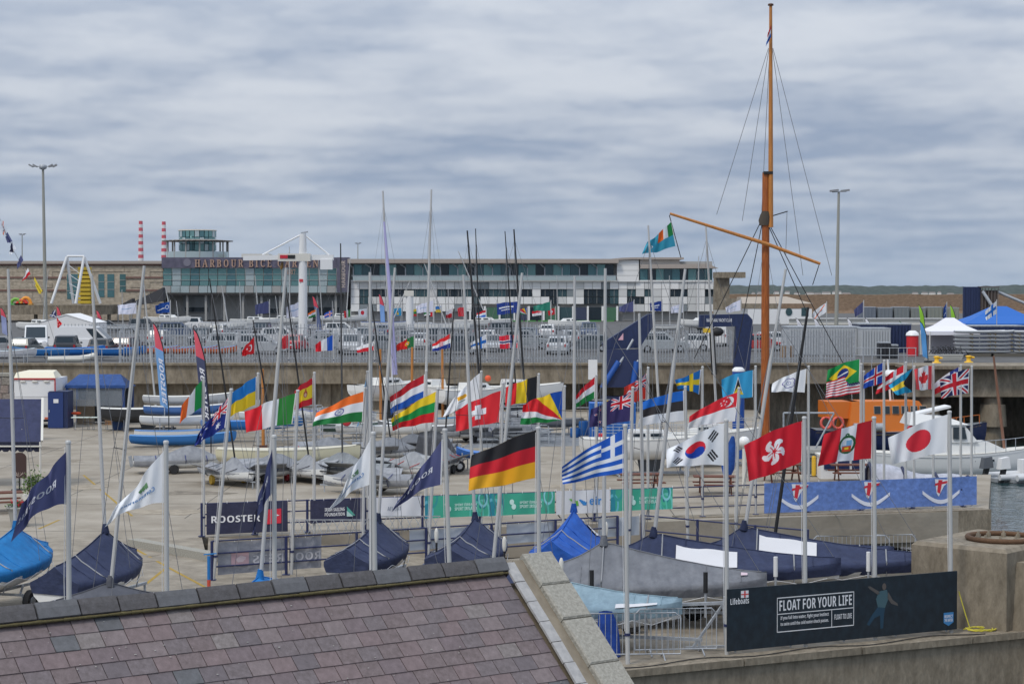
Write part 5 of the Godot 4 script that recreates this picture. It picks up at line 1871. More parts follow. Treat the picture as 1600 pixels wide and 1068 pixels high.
func skiff(label: String, p: Vector3, yaw: float, L: float, cc: Array, mast: Array, mm: Material, wings: bool = true, tyre: Array = [46, 46, 48]) -> void:   # racing skiff under a tight cover, wings out, on a launching dolly
	var t := thing("racing_skiff", label, "sailing boat", p, "", yaw)
	var W := 1.7
	var hg := 0.62
	var rows := []
	for i in 15:
		var s := i / 14.0
		var w := W * 0.5 * (0.85 + 0.15 * s / 0.4) if s < 0.4 else W * 0.5 * pow(maxf(0.0, 1.0 - pow((s - 0.4) / 0.6, 2.0)), 0.9)
		var pk := 0.5 * exp(-pow((s - 0.58) / 0.2, 2.0)) + 0.16 * (1.0 - s)
		rows.append([Vector3((s - 0.5) * L, hg - 0.26, -w * 0.8), Vector3((s - 0.5) * L, hg, -w), Vector3((s - 0.5) * L, hg + pk * 0.3, -w * 0.5), Vector3((s - 0.5) * L, hg + 0.05 + pk, 0), Vector3((s - 0.5) * L, hg + pk * 0.3, w * 0.5), Vector3((s - 0.5) * L, hg, w), Vector3((s - 0.5) * L, hg - 0.26, w * 0.8)])
	var g := Geo.new().grid(rows)
	g.prism(rows[0], Vector3(-0.01, 0, 0))
	part(t, "cover", g, cover(cc[0], cc[1], cc[2]))
	part(t, "hull", hull_geo(L * 0.97, W * 0.9, 0.4, 0.12).shift(Vector3(0, hg - 0.42, 0)), M.gel)
	if wings:
		for z in [-1.0, 1.0]:
			g = Geo.new()
			g.prism([Vector3(-L * 0.3, hg + 0.02, z * W * 0.48), Vector3(L * 0.1, hg + 0.02, z * W * 0.48), Vector3(L * 0.06, hg + 0.26, z * W * 0.86), Vector3(-L * 0.28, hg + 0.26, z * W * 0.86)], Vector3(0, 0.04, 0))
			part(t, "wing", g, cover(cc[0] + 16, cc[1] + 16, cc[2] + 16))
	g = Geo.new()
	g.bar(Vector3(-L * 0.1, 0.24, -0.7), Vector3(-L * 0.1, 0.24, 0.7), 0.05, 0.05)
	g.bar(Vector3(-L * 0.1, 0.24, 0), Vector3(L * 0.55, 0.3, 0), 0.05, 0.05)
	g.bar(Vector3(L * 0.5, 0.0, 0), Vector3(L * 0.5, 0.3, 0), 0.04, 0.04)
	part(t, "dolly", g, M.galv)
	for z in [-1.0, 1.0]: part(t, "wheel", Geo.new().wheel(Vector3(-L * 0.1, 0.22, z * 0.74), Vector3(0, 0, 1), 0.22, 0.13, 12), paint(tyre[0], tyre[1], tyre[2], 0.9))
	part(t, "bowsprit", Geo.new().pole(Vector3(L * 0.3, hg - 0.02, 0.1), Vector3(L * 0.66, hg + 0.05, 0.1), 0.03), M.black)
	part(t, "rudder_stock", Geo.new().bar(Vector3(-L * 0.52, hg - 0.3, 0), Vector3(-L * 0.54, hg + 0.2, 0), 0.06, 0.16), M.galv)
	for x in [-0.28, 0.02, 0.24]:
		g = Geo.new().tube([Vector3(x * L, hg - 0.3, W * 0.36), Vector3(x * L, hg + 0.01, W * 0.5 * (1.0 if x < 0.1 else 0.86)), Vector3(x * L, hg + 0.36 - absf(x) * 0.6, 0), Vector3(x * L, hg + 0.01, -W * 0.5 * (1.0 if x < 0.1 else 0.86)), Vector3(x * L, hg - 0.3, -W * 0.36)], [0.018], 4, false)
		part(t, "strap", g, paint([60, 176, 48][int(L * 10) % 3], 60, [70, 60, 120][int(L * 10) % 3], 0.8))
	if mast.size(): mast_on(t, Vector3(L * 0.08, hg + 0.45, 0), mast, mm, 0.04, [Vector3(L * 0.48, hg, 0), Vector3(-L * 0.05, hg, W * 0.45), Vector3(-L * 0.05, hg, -W * 0.45)])
func racked_hull(label: String, p: Vector3, yaw: float, L: float, W: float, D: float, hm: Material, top: Material, legs: float) -> void:
	var t := thing("racked_boat", label, "boat", p, "", yaw)
	part(t, "hull", hull_geo(L, W, D, 0.22, 2.4).shift(Vector3(0, legs, 0)), hm)
	part(t, "deck", deck_geo(L, W, D, 0.22, 2.4).shift(Vector3(0, legs + 0.01, 0)), top)
	if legs > 0.1:
		for x in [-0.3, 0.3]:
			var g := Geo.new()
			for z in [-1.0, 1.0]: g.bar(Vector3(x * L, 0, z * W * 0.6), Vector3(x * L, legs + D, z * W * 0.6), 0.05, 0.05)
			g.bar(Vector3(x * L, legs - 0.03, -W * 0.62), Vector3(x * L, legs - 0.03, W * 0.62), 0.05, 0.05)
			part(t, "rack", g, M.galv)
func picnic(label: String, p: Vector3, yaw: float) -> void:
	var t := thing("picnic_table", label, "picnic table", p, "", yaw)
	for k in 5: part(t, "plank", Geo.new().box(Vector3(0, 0.74, -0.3 + k * 0.15), Vector3(1.8, 0.045, 0.13)), M.bench)
	for z in [-0.68, 0.68]:
		var b := part(t, "bench", Geo.new().box(Vector3(0, 0.44, z - 0.075), Vector3(1.8, 0.045, 0.13)), M.bench)
		part(b, "plank", Geo.new().box(Vector3(0, 0.44, z + 0.075), Vector3(1.8, 0.045, 0.13)), M.bench)
	for x in [-0.62, 0.62]:
		var g := Geo.new()
		g.bar(Vector3(x, 0, -0.6), Vector3(x, 0.72, -0.25), 0.05, 0.09)
		g.bar(Vector3(x, 0, 0.6), Vector3(x, 0.72, 0.25), 0.05, 0.09)
		g.bar(Vector3(x + 0.05, 0.4, -0.75), Vector3(x + 0.05, 0.4, 0.75), 0.04, 0.09)
		part(t, "leg", g, M.bench)
func feather(label: String, base: Vector3, foot_px: Array, top_px: Array, wpx: float, c1: Color, c2: Color, text: String, tc: Material, split: float = 0.3) -> void:   # tall feather banner on a bent pole
	var d := -base.z
	var t := thing("feather_banner", label, "feather banner", base)
	var rows1 := []
	var rows2 := []
	var n := 20
	var pts := []
	var c := Cloth.new()
	for i in n + 1:
		var f := i / float(n)
		var x: float = lerpf(top_px[0], foot_px[0], f)
		var y: float = lerpf(top_px[1], foot_px[1], f)
		var bend := wpx * 0.95 * pow(minf(1.0, f / 0.28), 0.55)
		var a := at(x, y + 0.0, d) - base
		var b := at(x + bend, y + wpx * 0.5 * minf(1.0, f * 4.0), d) - base
		pts.append(b)
		var m := a.lerp(b, 0.5) + Vector3(0, 0, 0.05 * sin(f * 9.0))
		var row := [a, m, b]
		if f <= split + 0.001: rows1.append(row)
		if f >= split - 0.001: rows2.append(row)
	part(t, "red_panel" if split > 0.05 else "panel", Geo.new().grid(rows1), mat(c1, 0.75))
	part(t, "panel", Geo.new().grid(rows2), mat(c2, 0.75))
	pts.push_front(at(top_px[0], top_px[1] - 1, d) - base)
	pts.append(Vector3(pts[pts.size() - 1].x, 0, pts[pts.size() - 1].z))
	part(t, "pole", Geo.new().tube(pts, [0.03], 6), M.black)
	part(t, "base", Geo.new().box(Vector3(pts[pts.size() - 1].x, 0.05, 0), Vector3(0.5, 0.1, 0.5)), M.black)
	if text != "":      # lettering runs up the banner, seen from behind
		var y0 := lerpf(top_px[1], foot_px[1], 0.42)
		var y1 := lerpf(top_px[1], foot_px[1], 0.97)
		c.ht = at(lerpf(top_px[0], foot_px[0], 0.42) + wpx * 0.15, y0, d - 0.06)
		c.hb = at(lerpf(top_px[0], foot_px[0], 0.42) + wpx * 0.85, y0 + 6, d - 0.06)
		c.ft = at(foot_px[0] + wpx * 0.15, y1, d - 0.06)
		c.fb = at(foot_px[0] + wpx * 0.85, y1 + 6, d - 0.06)
		c.ct = (c.ht + c.ft) * 0.5
		c.cb = (c.hb + c.fb) * 0.5
		c.amp = 0.0
		cloth_text(t, "lettering", c, base, text, 0.0, 1.0, 0.5, 0.7, tc)

func make_yard() -> void:
	var g: Geo
	var t: Node3D
	# --- big wooden signal mast with yard and gaff
	var p := on(1196, 735)
	var d := -p.z
	var A := func(x: float, y: float) -> Vector3: return at(x, y, d) - p
	t = thing("signal_mast", "tall varnished wooden signal mast with crossyard and topmast", "mast", p)
	part(t, "lower_mast", Geo.new().tube([Vector3.ZERO, A.call(1196, 520), A.call(1197, 270)], [0.21, 0.19, 0.165], 14), M.wood)
	var om := tri(mat(rgb(206, 136, 66), 0.45), M.cloth_tex, Vector3(2, 0.2, 2))
	part(t, "topmast", Geo.new().tube([A.call(1204, 355) + Vector3(0, 0, 0.12), A.call(1204, 180) + Vector3(0, 0, 0.12), A.call(1204, 8) + Vector3(0, 0, 0.12)], [0.12, 0.1, 0.07], 12), om)
	part(t, "truck", Geo.new().lathe(A.call(1204, 10) + Vector3(0, 0, 0.12), [[0.02, 0], [0.13, 0.02], [0.13, 0.1], [0.03, 0.13], [0, 0.13]], 12), paint(90, 58, 40))
	part(t, "crossyard", Geo.new().tube([A.call(1046, 334) + Vector3(0, 0, 0.35), A.call(1196, 381) + Vector3(0, 0, 0.35), A.call(1280, 412) + Vector3(0, 0, 0.35)], [0.06, 0.09, 0.07], 10), om)
	part(t, "mast_cap", Geo.new().box(A.call(1200, 270), Vector3(0.42, 0.12, 0.5)), M.black)
	part(t, "rope_binding", Geo.new().tube([A.call(1195, 352), A.call(1195, 345), A.call(1197, 337), A.call(1198, 330)], [0.24, 0.29, 0.27, 0.2], 10), tri(mat(rgb(96, 90, 84), 0.95), M.streak_tex, Vector3(5, 5, 5), M.crease, 1.0))
	g = Geo.new().bar(A.call(1204, 338), A.call(1231, 330), 0.05, 0.05)
	part(t, "bracket_arm", g, M.black)
	for s in [[1201, 75, 1120, 335], [1202, 75, 1160, 345], [1203, 75, 1190, 340], [1207, 75, 1255, 430], [1208, 75, 1300, 430], [1230, 332, 1228, 400]]:
		part(t, "stay", Geo.new().tube([A.call(s[0], s[1]), A.call(s[2], s[3])], [0.012], 4, false), M.wire)
	for s in [[1192, 340, 1085, 560], [1192, 345, 1148, 560], [1200, 350, 1262, 490], [1202, 350, 1330, 590], [1280, 414, 1270, 445], [1046, 336, 1064, 402]]:
		part(t, "rope", Geo.new().tube([A.call(s[0], s[1]), A.call(s[2], s[3])], [0.02], 4, false), M.black)
	# halyards belaying to the deck
	for s in [[1192, 400, 1140, 742], [1200, 400, 1262, 742]]:
		var q := on(s[2], s[3]) - p
		part(t, "halyard", Geo.new().tube([A.call(s[0], s[1]), q], [0.01], 4, false), M.wire)
	flag("burgee", "turquoise ensign with green, white and orange canton hanging from the crossyard", d, [1049, 346, 1056, 384, 1012, 378, 1002, 398], 0.3, 3, 2)
	flag("lu", "small red, white and blue flag at the head of the signal mast", d - 0.1, [1206, 36, 1206, 56, 1200, 52, 1196, 74], 0.3, 0, 0)
	# --- left edge: awning, stone post, planter, table
	p = on(62, 762)
	t = thing("navy_awning", "navy canvas awning on white frame with scalloped valance", "awning", p)
	var y0 := 1.95
	g = Geo.new().facets([[Vector3(-4.6, 3.65, -2.0), Vector3(-4.6, y0, 0)], [Vector3(-0.4, 3.65, -2.0), Vector3(0.06, y0, 0)]])
	part(t, "canopy", g, cover(56, 62, 96))
	g = Geo.new()
	for i in 14:
		var x := -4.6 + i * 0.333
		g.prism([Vector3(x, y0, 0.01), Vector3(x + 0.333, y0, 0.01), Vector3(x + 0.333, y0 - 0.34, 0.01), Vector3(x + 0.25, y0 - 0.42, 0.01), Vector3(x + 0.08, y0 - 0.42, 0.01), Vector3(x, y0 - 0.34, 0.01)], Vector3(0, 0, 0.01))
	part(t, "valance", g, cover(34, 38, 62))
	g = Geo.new()
	g.bar(Vector3(-0.36, 3.68, -2.0), Vector3(0.1, y0 + 0.03, 0.03), 0.1, 0.1)
	g.bar(Vector3(-4.6, y0 - 0.18, 0.05), Vector3(0.08, y0 - 0.18, 0.05), 0.06, 0.06)
	g.pole(Vector3(0, 0, 0), Vector3(0.02, y0, 0), 0.045)
	g.pole(Vector3(-0.9, 0, -0.6), Vector3(-0.9, y0 + 0.5, -0.6), 0.03)
	part(t, "frame", g, M.offwhite)
	p = on(9, 690)
	t = thing("stone_gatepost", "thick grey stone gatepost behind the navy awning", "gatepost", p)
	for i in 8:
		for k in 2:
			var xx := -0.22 + k * 0.46 + (0.08 if i % 2 else -0.05)
			part(t, "stone", Geo.new().box(Vector3(xx - 0.18, 0.24 + i * 0.45, 0.02 * ((i * 7 + k) % 3)), Vector3(0.44, 0.43, 0.9)), tri(paint(164 + (i * 5 + k * 9) % 14, 162, 158, 0.95), M.streak_tex, Vector3(0.7, 0.7, 0.7)))
	part(t, "cap", Geo.new().box(Vector3(-0.2, 3.72, 0), Vector3(1.15, 0.16, 1.05)), M.coping)
	picnic("dark red-brown picnic table standing under the navy awning", on(-4, 800), 0.35)
	p = on(30, 822)
	t = thing("flower_planter", "round grey planter with red flowers beside the picnic table", "planter", p)
	part(t, "pot", Geo.new().lathe(Vector3.ZERO, [[0.3, 0], [0.34, 0.3], [0.4, 0.62], [0.46, 0.64], [0.46, 0.72], [0.36, 0.7], [0, 0.66]], 16), paint(150, 150, 146, 0.9))
	leafy(t, "foliage", Vector3(0, 0.72, 0), Vector3(0.42, 0.16, 0.4), 160, 0.07, paint(70, 96, 52, 0.8), 3)
	leafy(t, "flower", Vector3(0, 0.8, 0), Vector3(0.4, 0.12, 0.38), 60, 0.06, paint(196, 40, 60, 0.8), 4)
	p = on(54, 786)
	t = thing("potted_shrub", "green leafy shrub in a white trough beside awning post", "shrub", p)
	part(t, "trough", Geo.new().hexa_of(0.9, 0.35, 0.32), M.offwhite)
	leafy(t, "foliage", Vector3(0, 0.75, 0), Vector3(0.42, 0.5, 0.22), 420, 0.07, paint(86, 112, 52, 0.8), 5)
	part(t, "stem", Geo.new().tube([Vector3(0, 0.3, 0), Vector3(0.05, 0.7, 0)], [0.03, 0.015], 6).tube([Vector3(-0.2, 0.3, 0), Vector3(-0.25, 0.8, 0.03)], [0.02, 0.01], 6), M.bench)
	p = on(30, 765)
	t = thing("rounded_sign", "dark brown rounded sign with leafy print on a foot under awning", "sign", p)
	var rp := []
	for i in 17:
		var a := PI * i / 16.0
		rp.append(Vector3(cos(a) * 0.3, 1.35 + sin(a) * 0.22, 0))
	rp.append(Vector3(-0.3, 0.5, 0))
	rp.append(Vector3(0.3, 0.5, 0))
	part(t, "panel", Geo.new().prism(rp, Vector3(0, 0, 0.03)), paint(64, 44, 42, 0.6))
	for i in 6: part(t, "printed_leaf", Geo.new().prism([Vector3(-0.02, 0.55, 0.032), Vector3(-0.26 + i * 0.1, 0.68 + 0.05 * (i % 2), 0.032), Vector3(-0.24 + i * 0.1, 0.76, 0.032)], Vector3(0, 0, 0.003)), paint(176, 160, 150, 0.7))
	part(t, "stand", Geo.new().bar(Vector3(0, 0, 0.01), Vector3(0, 0.5, 0.01), 0.06, 0.05).box(Vector3(0, 0.02, 0), Vector3(0.6, 0.04, 0.4)), M.black)
	# --- site trailer, blue booth, gazebo
	p = on(54, 668)
	t = thing("box_trailer", "white box trailer with red edging and cream roof by pier wall", "trailer", p)
	part(t, "box", Geo.new().box(Vector3(0, 1.75, -1.6), Vector3(2.5, 2.5, 3.2)), M.white)
	part(t, "roof", Geo.new().hexa_pts([Vector3(-1.27, 3.02, 0.02), Vector3(1.27, 3.02, 0.02), Vector3(0.9, 3.02, -3.2), Vector3(-1.2, 3.02, -3.2), Vector3(-1.22, 3.35, -0.4), Vector3(1.0, 3.35, -0.6), Vector3(0.6, 3.4, -3.1), Vector3(-1.1, 3.4, -3.1)]), paint(226, 220, 198, 0.7))
	part(t, "red_edging", Geo.new().box(Vector3(0, 2.98, 0.03), Vector3(2.56, 0.1, 0.06)).box(Vector3(1.25, 1.8, 0.03), Vector3(0.07, 2.3, 0.06)), paint(176, 52, 52))
	for i in 3: part(t, "lamp", Geo.new().ball(Vector3(-0.7 + i * 0.72, 2.82, 0.06), Vector3(0.2, 0.06, 0.05), 8), M.offwhite)
	part(t, "seam", Geo.new().box(Vector3(0, 1.9, 0.012), Vector3(2.5, 0.02, 0.02)), paint(190, 190, 190))
	for x in [-0.9, 0.9]: part(t, "wheel", Geo.new().wheel(Vector3(x, 0.32, -1.6), Vector3(1, 0, 0), 0.32, 0.2), M.rubber)
	part(t, "chassis", Geo.new().box(Vector3(0, 0.42, -1.6), Vector3(2.2, 0.14, 3.0)).box(Vector3(0.95, 0.2, -0.1), Vector3(0.1, 0.4, 0.1)).box(Vector3(-0.95, 0.2, -0.1), Vector3(0.1, 0.4, 0.1)), M.black)
	part(t, "tail_light", Geo.new().box(Vector3(0.85, 0.58, 0.03), Vector3(0.5, 0.12, 0.05)), paint(206, 100, 60))
	p = on(89, 669)
	t = thing("blue_booth", "dark blue steel booth with a notice on its door", "booth", p)
	part(t, "shell", Geo.new().box(Vector3(0.05, 1.12, -0.8), Vector3(1.15, 2.24, 1.5)), M.navy_steel)
	var dr := part(t, "door", Geo.new().box(Vector3(-0.1, 1.1, -0.02), Vector3(0.92, 2.16, 0.06)), paint(32, 56, 112, 0.5))
	part(dr, "notice", Geo.new().box(Vector3(-0.07, 1.66, 0.016), Vector3(0.3, 0.24, 0.012)), M.white)
	part(dr, "handle", Geo.new().box(Vector3(-0.48, 1.05, 0.03), Vector3(0.05, 0.16, 0.05)), M.galv)
	p = on(150, 664)
	t = thing("blue_gazebo", "blue canopy gazebo with clear sides by the pier wall", "gazebo", p)
	for s in [[-1.75, 0.2], [1.75, 0.2], [-1.75, -2.6], [1.75, -2.6]]: part(t, "leg", Geo.new().box(Vector3(s[0], 1.2, s[1]), Vector3(0.14, 2.4, 0.14)), paint(36, 66, 122))
	part(t, "canopy", Geo.new().hexa_pts([Vector3(-1.9, 2.32, 0.32), Vector3(1.95, 2.32, 0.32), Vector3(1.95, 2.32, -2.7), Vector3(-1.9, 2.32, -2.7), Vector3(-1.85, 2.5, 0.3), Vector3(1.9, 2.5, 0.3), Vector3(1.2, 3.1, -1.6), Vector3(-1.4, 3.1, -1.6)]), cover(46, 84, 146))
	var clear := mat(Color(0.75, 0.8, 0.85, 0.18), 0.1)
	clear.transparency = BaseMaterial3D.TRANSPARENCY_ALPHA
	part(t, "clear_side", Geo.new().box(Vector3(0, 1.75, 0.2), Vector3(3.36, 1.1, 0.01)), clear)
	part(t, "back_sheet", Geo.new().box(Vector3(0, 1.2, -2.62), Vector3(3.4, 2.3, 0.02)), paint(58, 64, 72, 0.8))
	for s in [[118, 671, "folding table with orange vest under the blue gazebo"], [147, 671, "second folding table under the blue gazebo, beside the blue crate"]]:
		var q := on(s[0], s[1])
		var tb := thing("folding_table", s[2], "table", q)
		part(tb, "top", Geo.new().box(Vector3(0.3, 0.74, 0), Vector3(1.05, 0.04, 0.6)), paint(196, 206, 198, 0.7))
		for x in [-0.1, 0.7]: part(tb, "leg", Geo.new().tube([Vector3(x, 0.72, -0.2), Vector3(x + 0.05, 0.02, -0.22), Vector3(x + 0.05, 0.02, 0.22), Vector3(x, 0.72, 0.2)], [0.018], 6), M.galv)
	p = on(124, 667) + Vector3(-0.2, 0.765, 0.1)
	t = thing("orange_vest", "orange life vest lying on folding table", "life vest", p)
	part(t, "vest", Geo.new().ball(Vector3(0, 0.09, 0), Vector3(0.32, 0.1, 0.2), 10), paint(216, 84, 44, 0.8))
	for s in [[130, 663, 1.0, 1.5, 0.5, [150, 134, 112], "tall brown cardboard box under the blue gazebo"], [172, 664, 0.85, 0.8, 0.6, [160, 120, 84], "wooden crate under the blue gazebo"], [188, 671, 0.9, 0.95, 0.5, [56, 82, 130], "blue crate standing at the gazebo edge"]]:
		var q := on(s[0], s[1]) + Vector3(0, 0.0, -0.7 if s[1] < 668 else 0.0)
		t = thing("stored_crate", s[6], "crate", q)
		part(t, "body", Geo.new().box(Vector3(0, s[3] * 0.5, 0), Vector3(s[2], s[3], s[4])), paint(s[5][0], s[5][1], s[5][2], 0.85))
		part(t, "rim", Geo.new().box(Vector3(0, s[3] + 0.02, 0), Vector3(s[2] * 1.04, 0.04, s[4] * 1.05)), paint(s[5][0] - 20, s[5][1] - 20, s[5][2] - 10, 0.85))
	# --- yachts at the pier wall
	yacht("dark hulled yacht with white deck beside the blue gazebo", on(232, 672), 0.12, 5.4, 1.9, 0.85, 0.45, paint(52, 54, 58, 0.35), [222, 425], {"cabin": false, "rails": false, "mr": 0.055})
	var yl := [
		[606, 663, 5.6, 0.9, [598, 298], "white yacht on a cradle by pier wall, violet sail sleeve", {"mr": 0.085}],
		[672, 662, 5.4, 2.3, [674, 296], "white yacht on a cradle between two others, tall grey mast", {"mr": 0.085}],
		[742, 667, 5.4, 0.7, [730, 360], "white yacht on a cradle with an orange buoy on deck, black mast", {"mast": M.black, "mr": 0.07}],
		[808, 664, 5.8, 0.3, [803, 358], "white yacht on a cradle, last toward the crane, slim black mast", {"mast": M.black, "mr": 0.07}]]
	for r in yl: yacht(r[5], on(r[0], r[1]), r[3], r[2], 2.1, 1.0, 1.3 + 0.25 * fmod(r[0] * 0.31, 1.0), M.gel, r[4], r[6])
	p = on(606, 663)
	t = thing("furled_sail", "long pale violet furled sail sleeve hanging beside the yacht mast", "sail", at(617, 585, -p.z))
	part(t, "sleeve", Geo.new().tube([Vector3.ZERO, at(611, 480, -p.z) - t.position, at(600, 346, -p.z) - t.position], [0.16, 0.13, 0.06], 8), paint(170, 168, 212, 0.8))
	p = on(757, 700)
	p = at(762, 590, 118.0)
	t = thing("orange_buoy", "round orange buoy on a white yacht's deck by pier wall", "buoy", Vector3(p.x, 2.7, -119.3))
	part(t, "ball", Geo.new().ball(Vector3(0, 0.2, 0), Vector3(0.2, 0.2, 0.2), 12), paint(226, 90, 50, 0.6))
	# long cream hull and stack of racked boats
	yacht("long cream hulled open keelboat among the skiffs", on(452, 742), 0.03, 6.2, 1.7, 0.75, 0.42, paint(222, 216, 186, 0.35), [], {"cabin": false, "deck": paint(206, 200, 180)})
	var rk := [
		[288, 690, 0.2, 5.2, "white slim boat with blue sheer, low in the rack", 0.1, M.gel, paint(60, 116, 176)],
		[286, 697, 0.15, 5.4, "blue slim boat, lowest at the rack's front", 0.05, paint(44, 112, 178), paint(56, 128, 190)],
		[292, 686, 0.18, 5.0, "white slim boat with pale deck, middle of the rack", 0.75, M.gel, M.offwhite],
		[300, 683, 0.2, 5.2, "blue and white slim boat in the rack's upper tier", 1.25, paint(70, 110, 170), M.gel],
		[298, 680, 0.22, 5.2, "grey slim boat, topmost on the rack", 1.75, paint(190, 192, 194), M.offwhite],
		[395, 690, 0.12, 5.4, "long blue covered boat beside the racks", 0.65, paint(34, 112, 186), paint(38, 118, 192)],
		[440, 684, 0.1, 4.6, "white boat stripped on a galvanised frame", 0.9, M.gel, M.offwhite],
		[600, 694, 0.1, 5.0, "white boat behind the cream keelboat", 0.5, M.gel, paint(198, 200, 200)],
		[520, 690, 2.9, 4.6, "white and blue boat on a high frame behind the cream keelboat", 1.1, M.gel, paint(60, 80, 150)],
		[560, 684, 0.4, 4.2, "dull green boat on a low frame behind racks", 0.3, paint(86, 110, 104), paint(150, 152, 150)],
		[650, 690, 2.8, 4.4, "grey boat with white deck beneath the white yachts", 0.4, paint(120, 124, 130), M.gel],
		[345, 676, 0.3, 4.4, "white boat on a high frame near the feather banners", 1.2, M.gel, cover(150, 152, 156)],
		[470, 676, 2.9, 4.2, "navy boat on a mid frame behind galvanised frames", 0.8, paint(46, 60, 110), cover(70, 84, 128)],
		[705, 680, 0.5, 4.0, "teal covered boat below the copper island flag", 0.5, M.gel, cover(70, 126, 160)],
		[770, 672, 0.2, 4.6, "pale grey covered boat below the last cradled yacht", 0.5, M.gel, cover(170, 172, 176)],
		[850, 678, 2.8, 4.4, "dark grey covered boat at the painted patch's far edge", 0.4, paint(100, 104, 110), cover(120, 122, 126)]]
	for r in rk: racked_hull(r[4], on(r[0], r[1]), r[2], r[3], 1.05, 0.5, r[6], r[7], r[5])
	# galvanised frames stacked (launching trolleys)
	for s in [[455, 694, "tangle of galvanised launching frames behind the cream keelboat"], [540, 696, "galvanised launching frames with red wheel behind the cream keelboat"], [820, 692, "low galvanised launching frames beside the painted patch"]]:
		t = thing("launching_frames", s[2], "frame", on(s[0], s[1]))
		rng.seed = int(s[0])
		for k in 6:
			g = Geo.new()
			var h := 0.3 + k * 0.34
			var x := rng.randf_range(-0.3, 0.3)
			g.bar(Vector3(-1.5 + x, h, -0.5), Vector3(1.5 + x, h + rng.randf_range(-0.1, 0.25), -0.45), 0.05, 0.05)
			g.bar(Vector3(-1.5 + x, h, 0.5), Vector3(1.5 + x, h + rng.randf_range(-0.1, 0.2), 0.45), 0.05, 0.05)
			for j in 4: g.bar(Vector3(-1.2 + x + j * 0.8, h, -0.5), Vector3(-1.2 + x + j * 0.8, h + 0.05, 0.5), 0.04, 0.04)
			part(t, "frame", g, M.galv)
		g = Geo.new()
		for x in [-1.3, 1.3]:
			for z in [-0.55, 0.55]: g.bar(Vector3(x, 0, z), Vector3(x, 2.1 if s[0] < 700 else 0.9, z), 0.06, 0.06)
		part(t, "upright", g, M.galv)
		if s[0] == 540: part(t, "wheel", Geo.new().wheel(Vector3(0.1, 1.35, 0.62), Vector3(0, 0, 1), 0.26, 0.12), paint(170, 40, 50))
	# skiffs on dollies
	var sk := [
		[285, 738, 0.25, 4.4, [150, 152, 156], [], "low grey covered skiff at the left end of the skiff row"],
		[362, 757, -1.0, 4.2, [156, 158, 162], [327, 435], "grey covered skiff with yellow dolly wheels, wings raised"],
		[420, 752, 0.5, 4.4, [148, 151, 156], [395, 500], "grey covered skiff behind the furled navy flag, slim black mast"],
		[478, 752, -1.1, 4.2, [158, 160, 163], [444, 430], "grey covered skiff with red dolly wheel, wings drooping"],
		[545, 750, 2.6, 4.4, [146, 150, 152], [532, 380], "grey covered skiff pointing to the slipway, tall black mast"],
		[640, 748, -0.9, 4.3, [160, 162, 164], [], "pale grey covered skiff set askew beside its neighbours"],
		[600, 722, 0.4, 4.2, [140, 143, 148], [576, 440], "grey covered skiff tucked behind the others, dark mast"],
		[690, 738, 1.2, 4.0, [128, 131, 136], [709, 482], "dark grey covered skiff with stout black mast"],
		[505, 722, 0.2, 4.3, [142, 145, 150], [], "grey covered skiff directly behind the row's middle"],
		[655, 716, 2.7, 4.2, [118, 121, 126], [], "charcoal covered skiff beside the dark tarpaulin heap"],
		[575, 770, 2.9, 3.8, [150, 152, 156], [], "low grey covered skiff nearest the plain white banner"],
		[745, 690, 0.3, 4.2, [150, 152, 155], [743, 357], "grey covered skiff near the painted patch, tallest black mast"],
		[800, 690, 0.2, 4.4, [140, 142, 146], [789, 361], "grey peaked covered skiff near the painted patch"]]
	for r in sk:
		skiff(r[6], on(r[0], r[1]), r[2], r[3], r[4], r[5], M.black, r[0] != 285, [196, 160, 60] if r[0] == 362 else ([150, 40, 44] if r[0] == 478 else [46, 46, 48]))
	# thin wooden masts standing in the racks
	for s in [[411, 700, 410, 576, "short varnished wooden mast standing among racks beside the long blue boat"], [595, 668, 594, 545, "short varnished wooden mast beside the yacht with violet sleeve"], [643, 668, 644, 542, "varnished wooden mast between white yachts"], [692, 668, 691, 545, "varnished wooden mast at the bow of a white yacht"]]:
		var b := on(s[0], s[1])
		t = thing("wooden_mast", s[4], "mast", b)
		part(t, "spar", Geo.new().tube([Vector3.ZERO, at(s[2], s[3], -b.z) - b], [0.09, 0.07], 8), om)
		part(t, "foot_block", Geo.new().box(Vector3(0, 0.08, 0), Vector3(0.4, 0.16, 0.4)), M.bench)
	# dark tarpaulin stack, little blue dinghy on a dolly
	p = on(685, 722)
	t = thing("dark_tarp_heap", "dark grey tarpaulin over upright boards beside small blue dinghy", "tarpaulin", p)
	part(t, "tarp", Geo.new().grid([[Vector3(-1.2, 0, 0.3), Vector3(-1.0, 1.2, 0.1), Vector3(-0.9, 1.45, -0.2), Vector3(-0.9, 0, -0.6)], [Vector3(-0.3, 0, 0.45), Vector3(-0.3, 1.1, 0.2), Vector3(-0.2, 1.55, -0.2), Vector3(-0.2, 0, -0.6)], [Vector3(0.5, 0, 0.4), Vector3(0.45, 1.0, 0.2), Vector3(0.4, 1.3, -0.2), Vector3(0.4, 0, -0.6)], [Vector3(1.1, 0, 0.3), Vector3(0.9, 0.5, 0.1), Vector3(0.8, 0.6, -0.2), Vector3(0.8, 0, -0.6)]]), cover(72, 74, 80))
	racked_hull("small bright blue dinghy on a little wheeled dolly", on(745, 735), 2.9, 1.9, 0.8, 0.3, paint(50, 100, 170), paint(58, 120, 196), 0.55)
	p = on(718, 737)
	t = thing("dolly_wheel", "white hubbed dolly wheel beside small blue dinghy", "wheel", p)
	part(t, "tyre", Geo.new().wheel(Vector3(0, 0.26, 0), Vector3(0.25, 0, 1), 0.26, 0.14), M.rubber)
	part(t, "hub", Geo.new().wheel(Vector3(0, 0.26, 0.02), Vector3(0.25, 0, 1), 0.14, 0.16, 10), M.white)
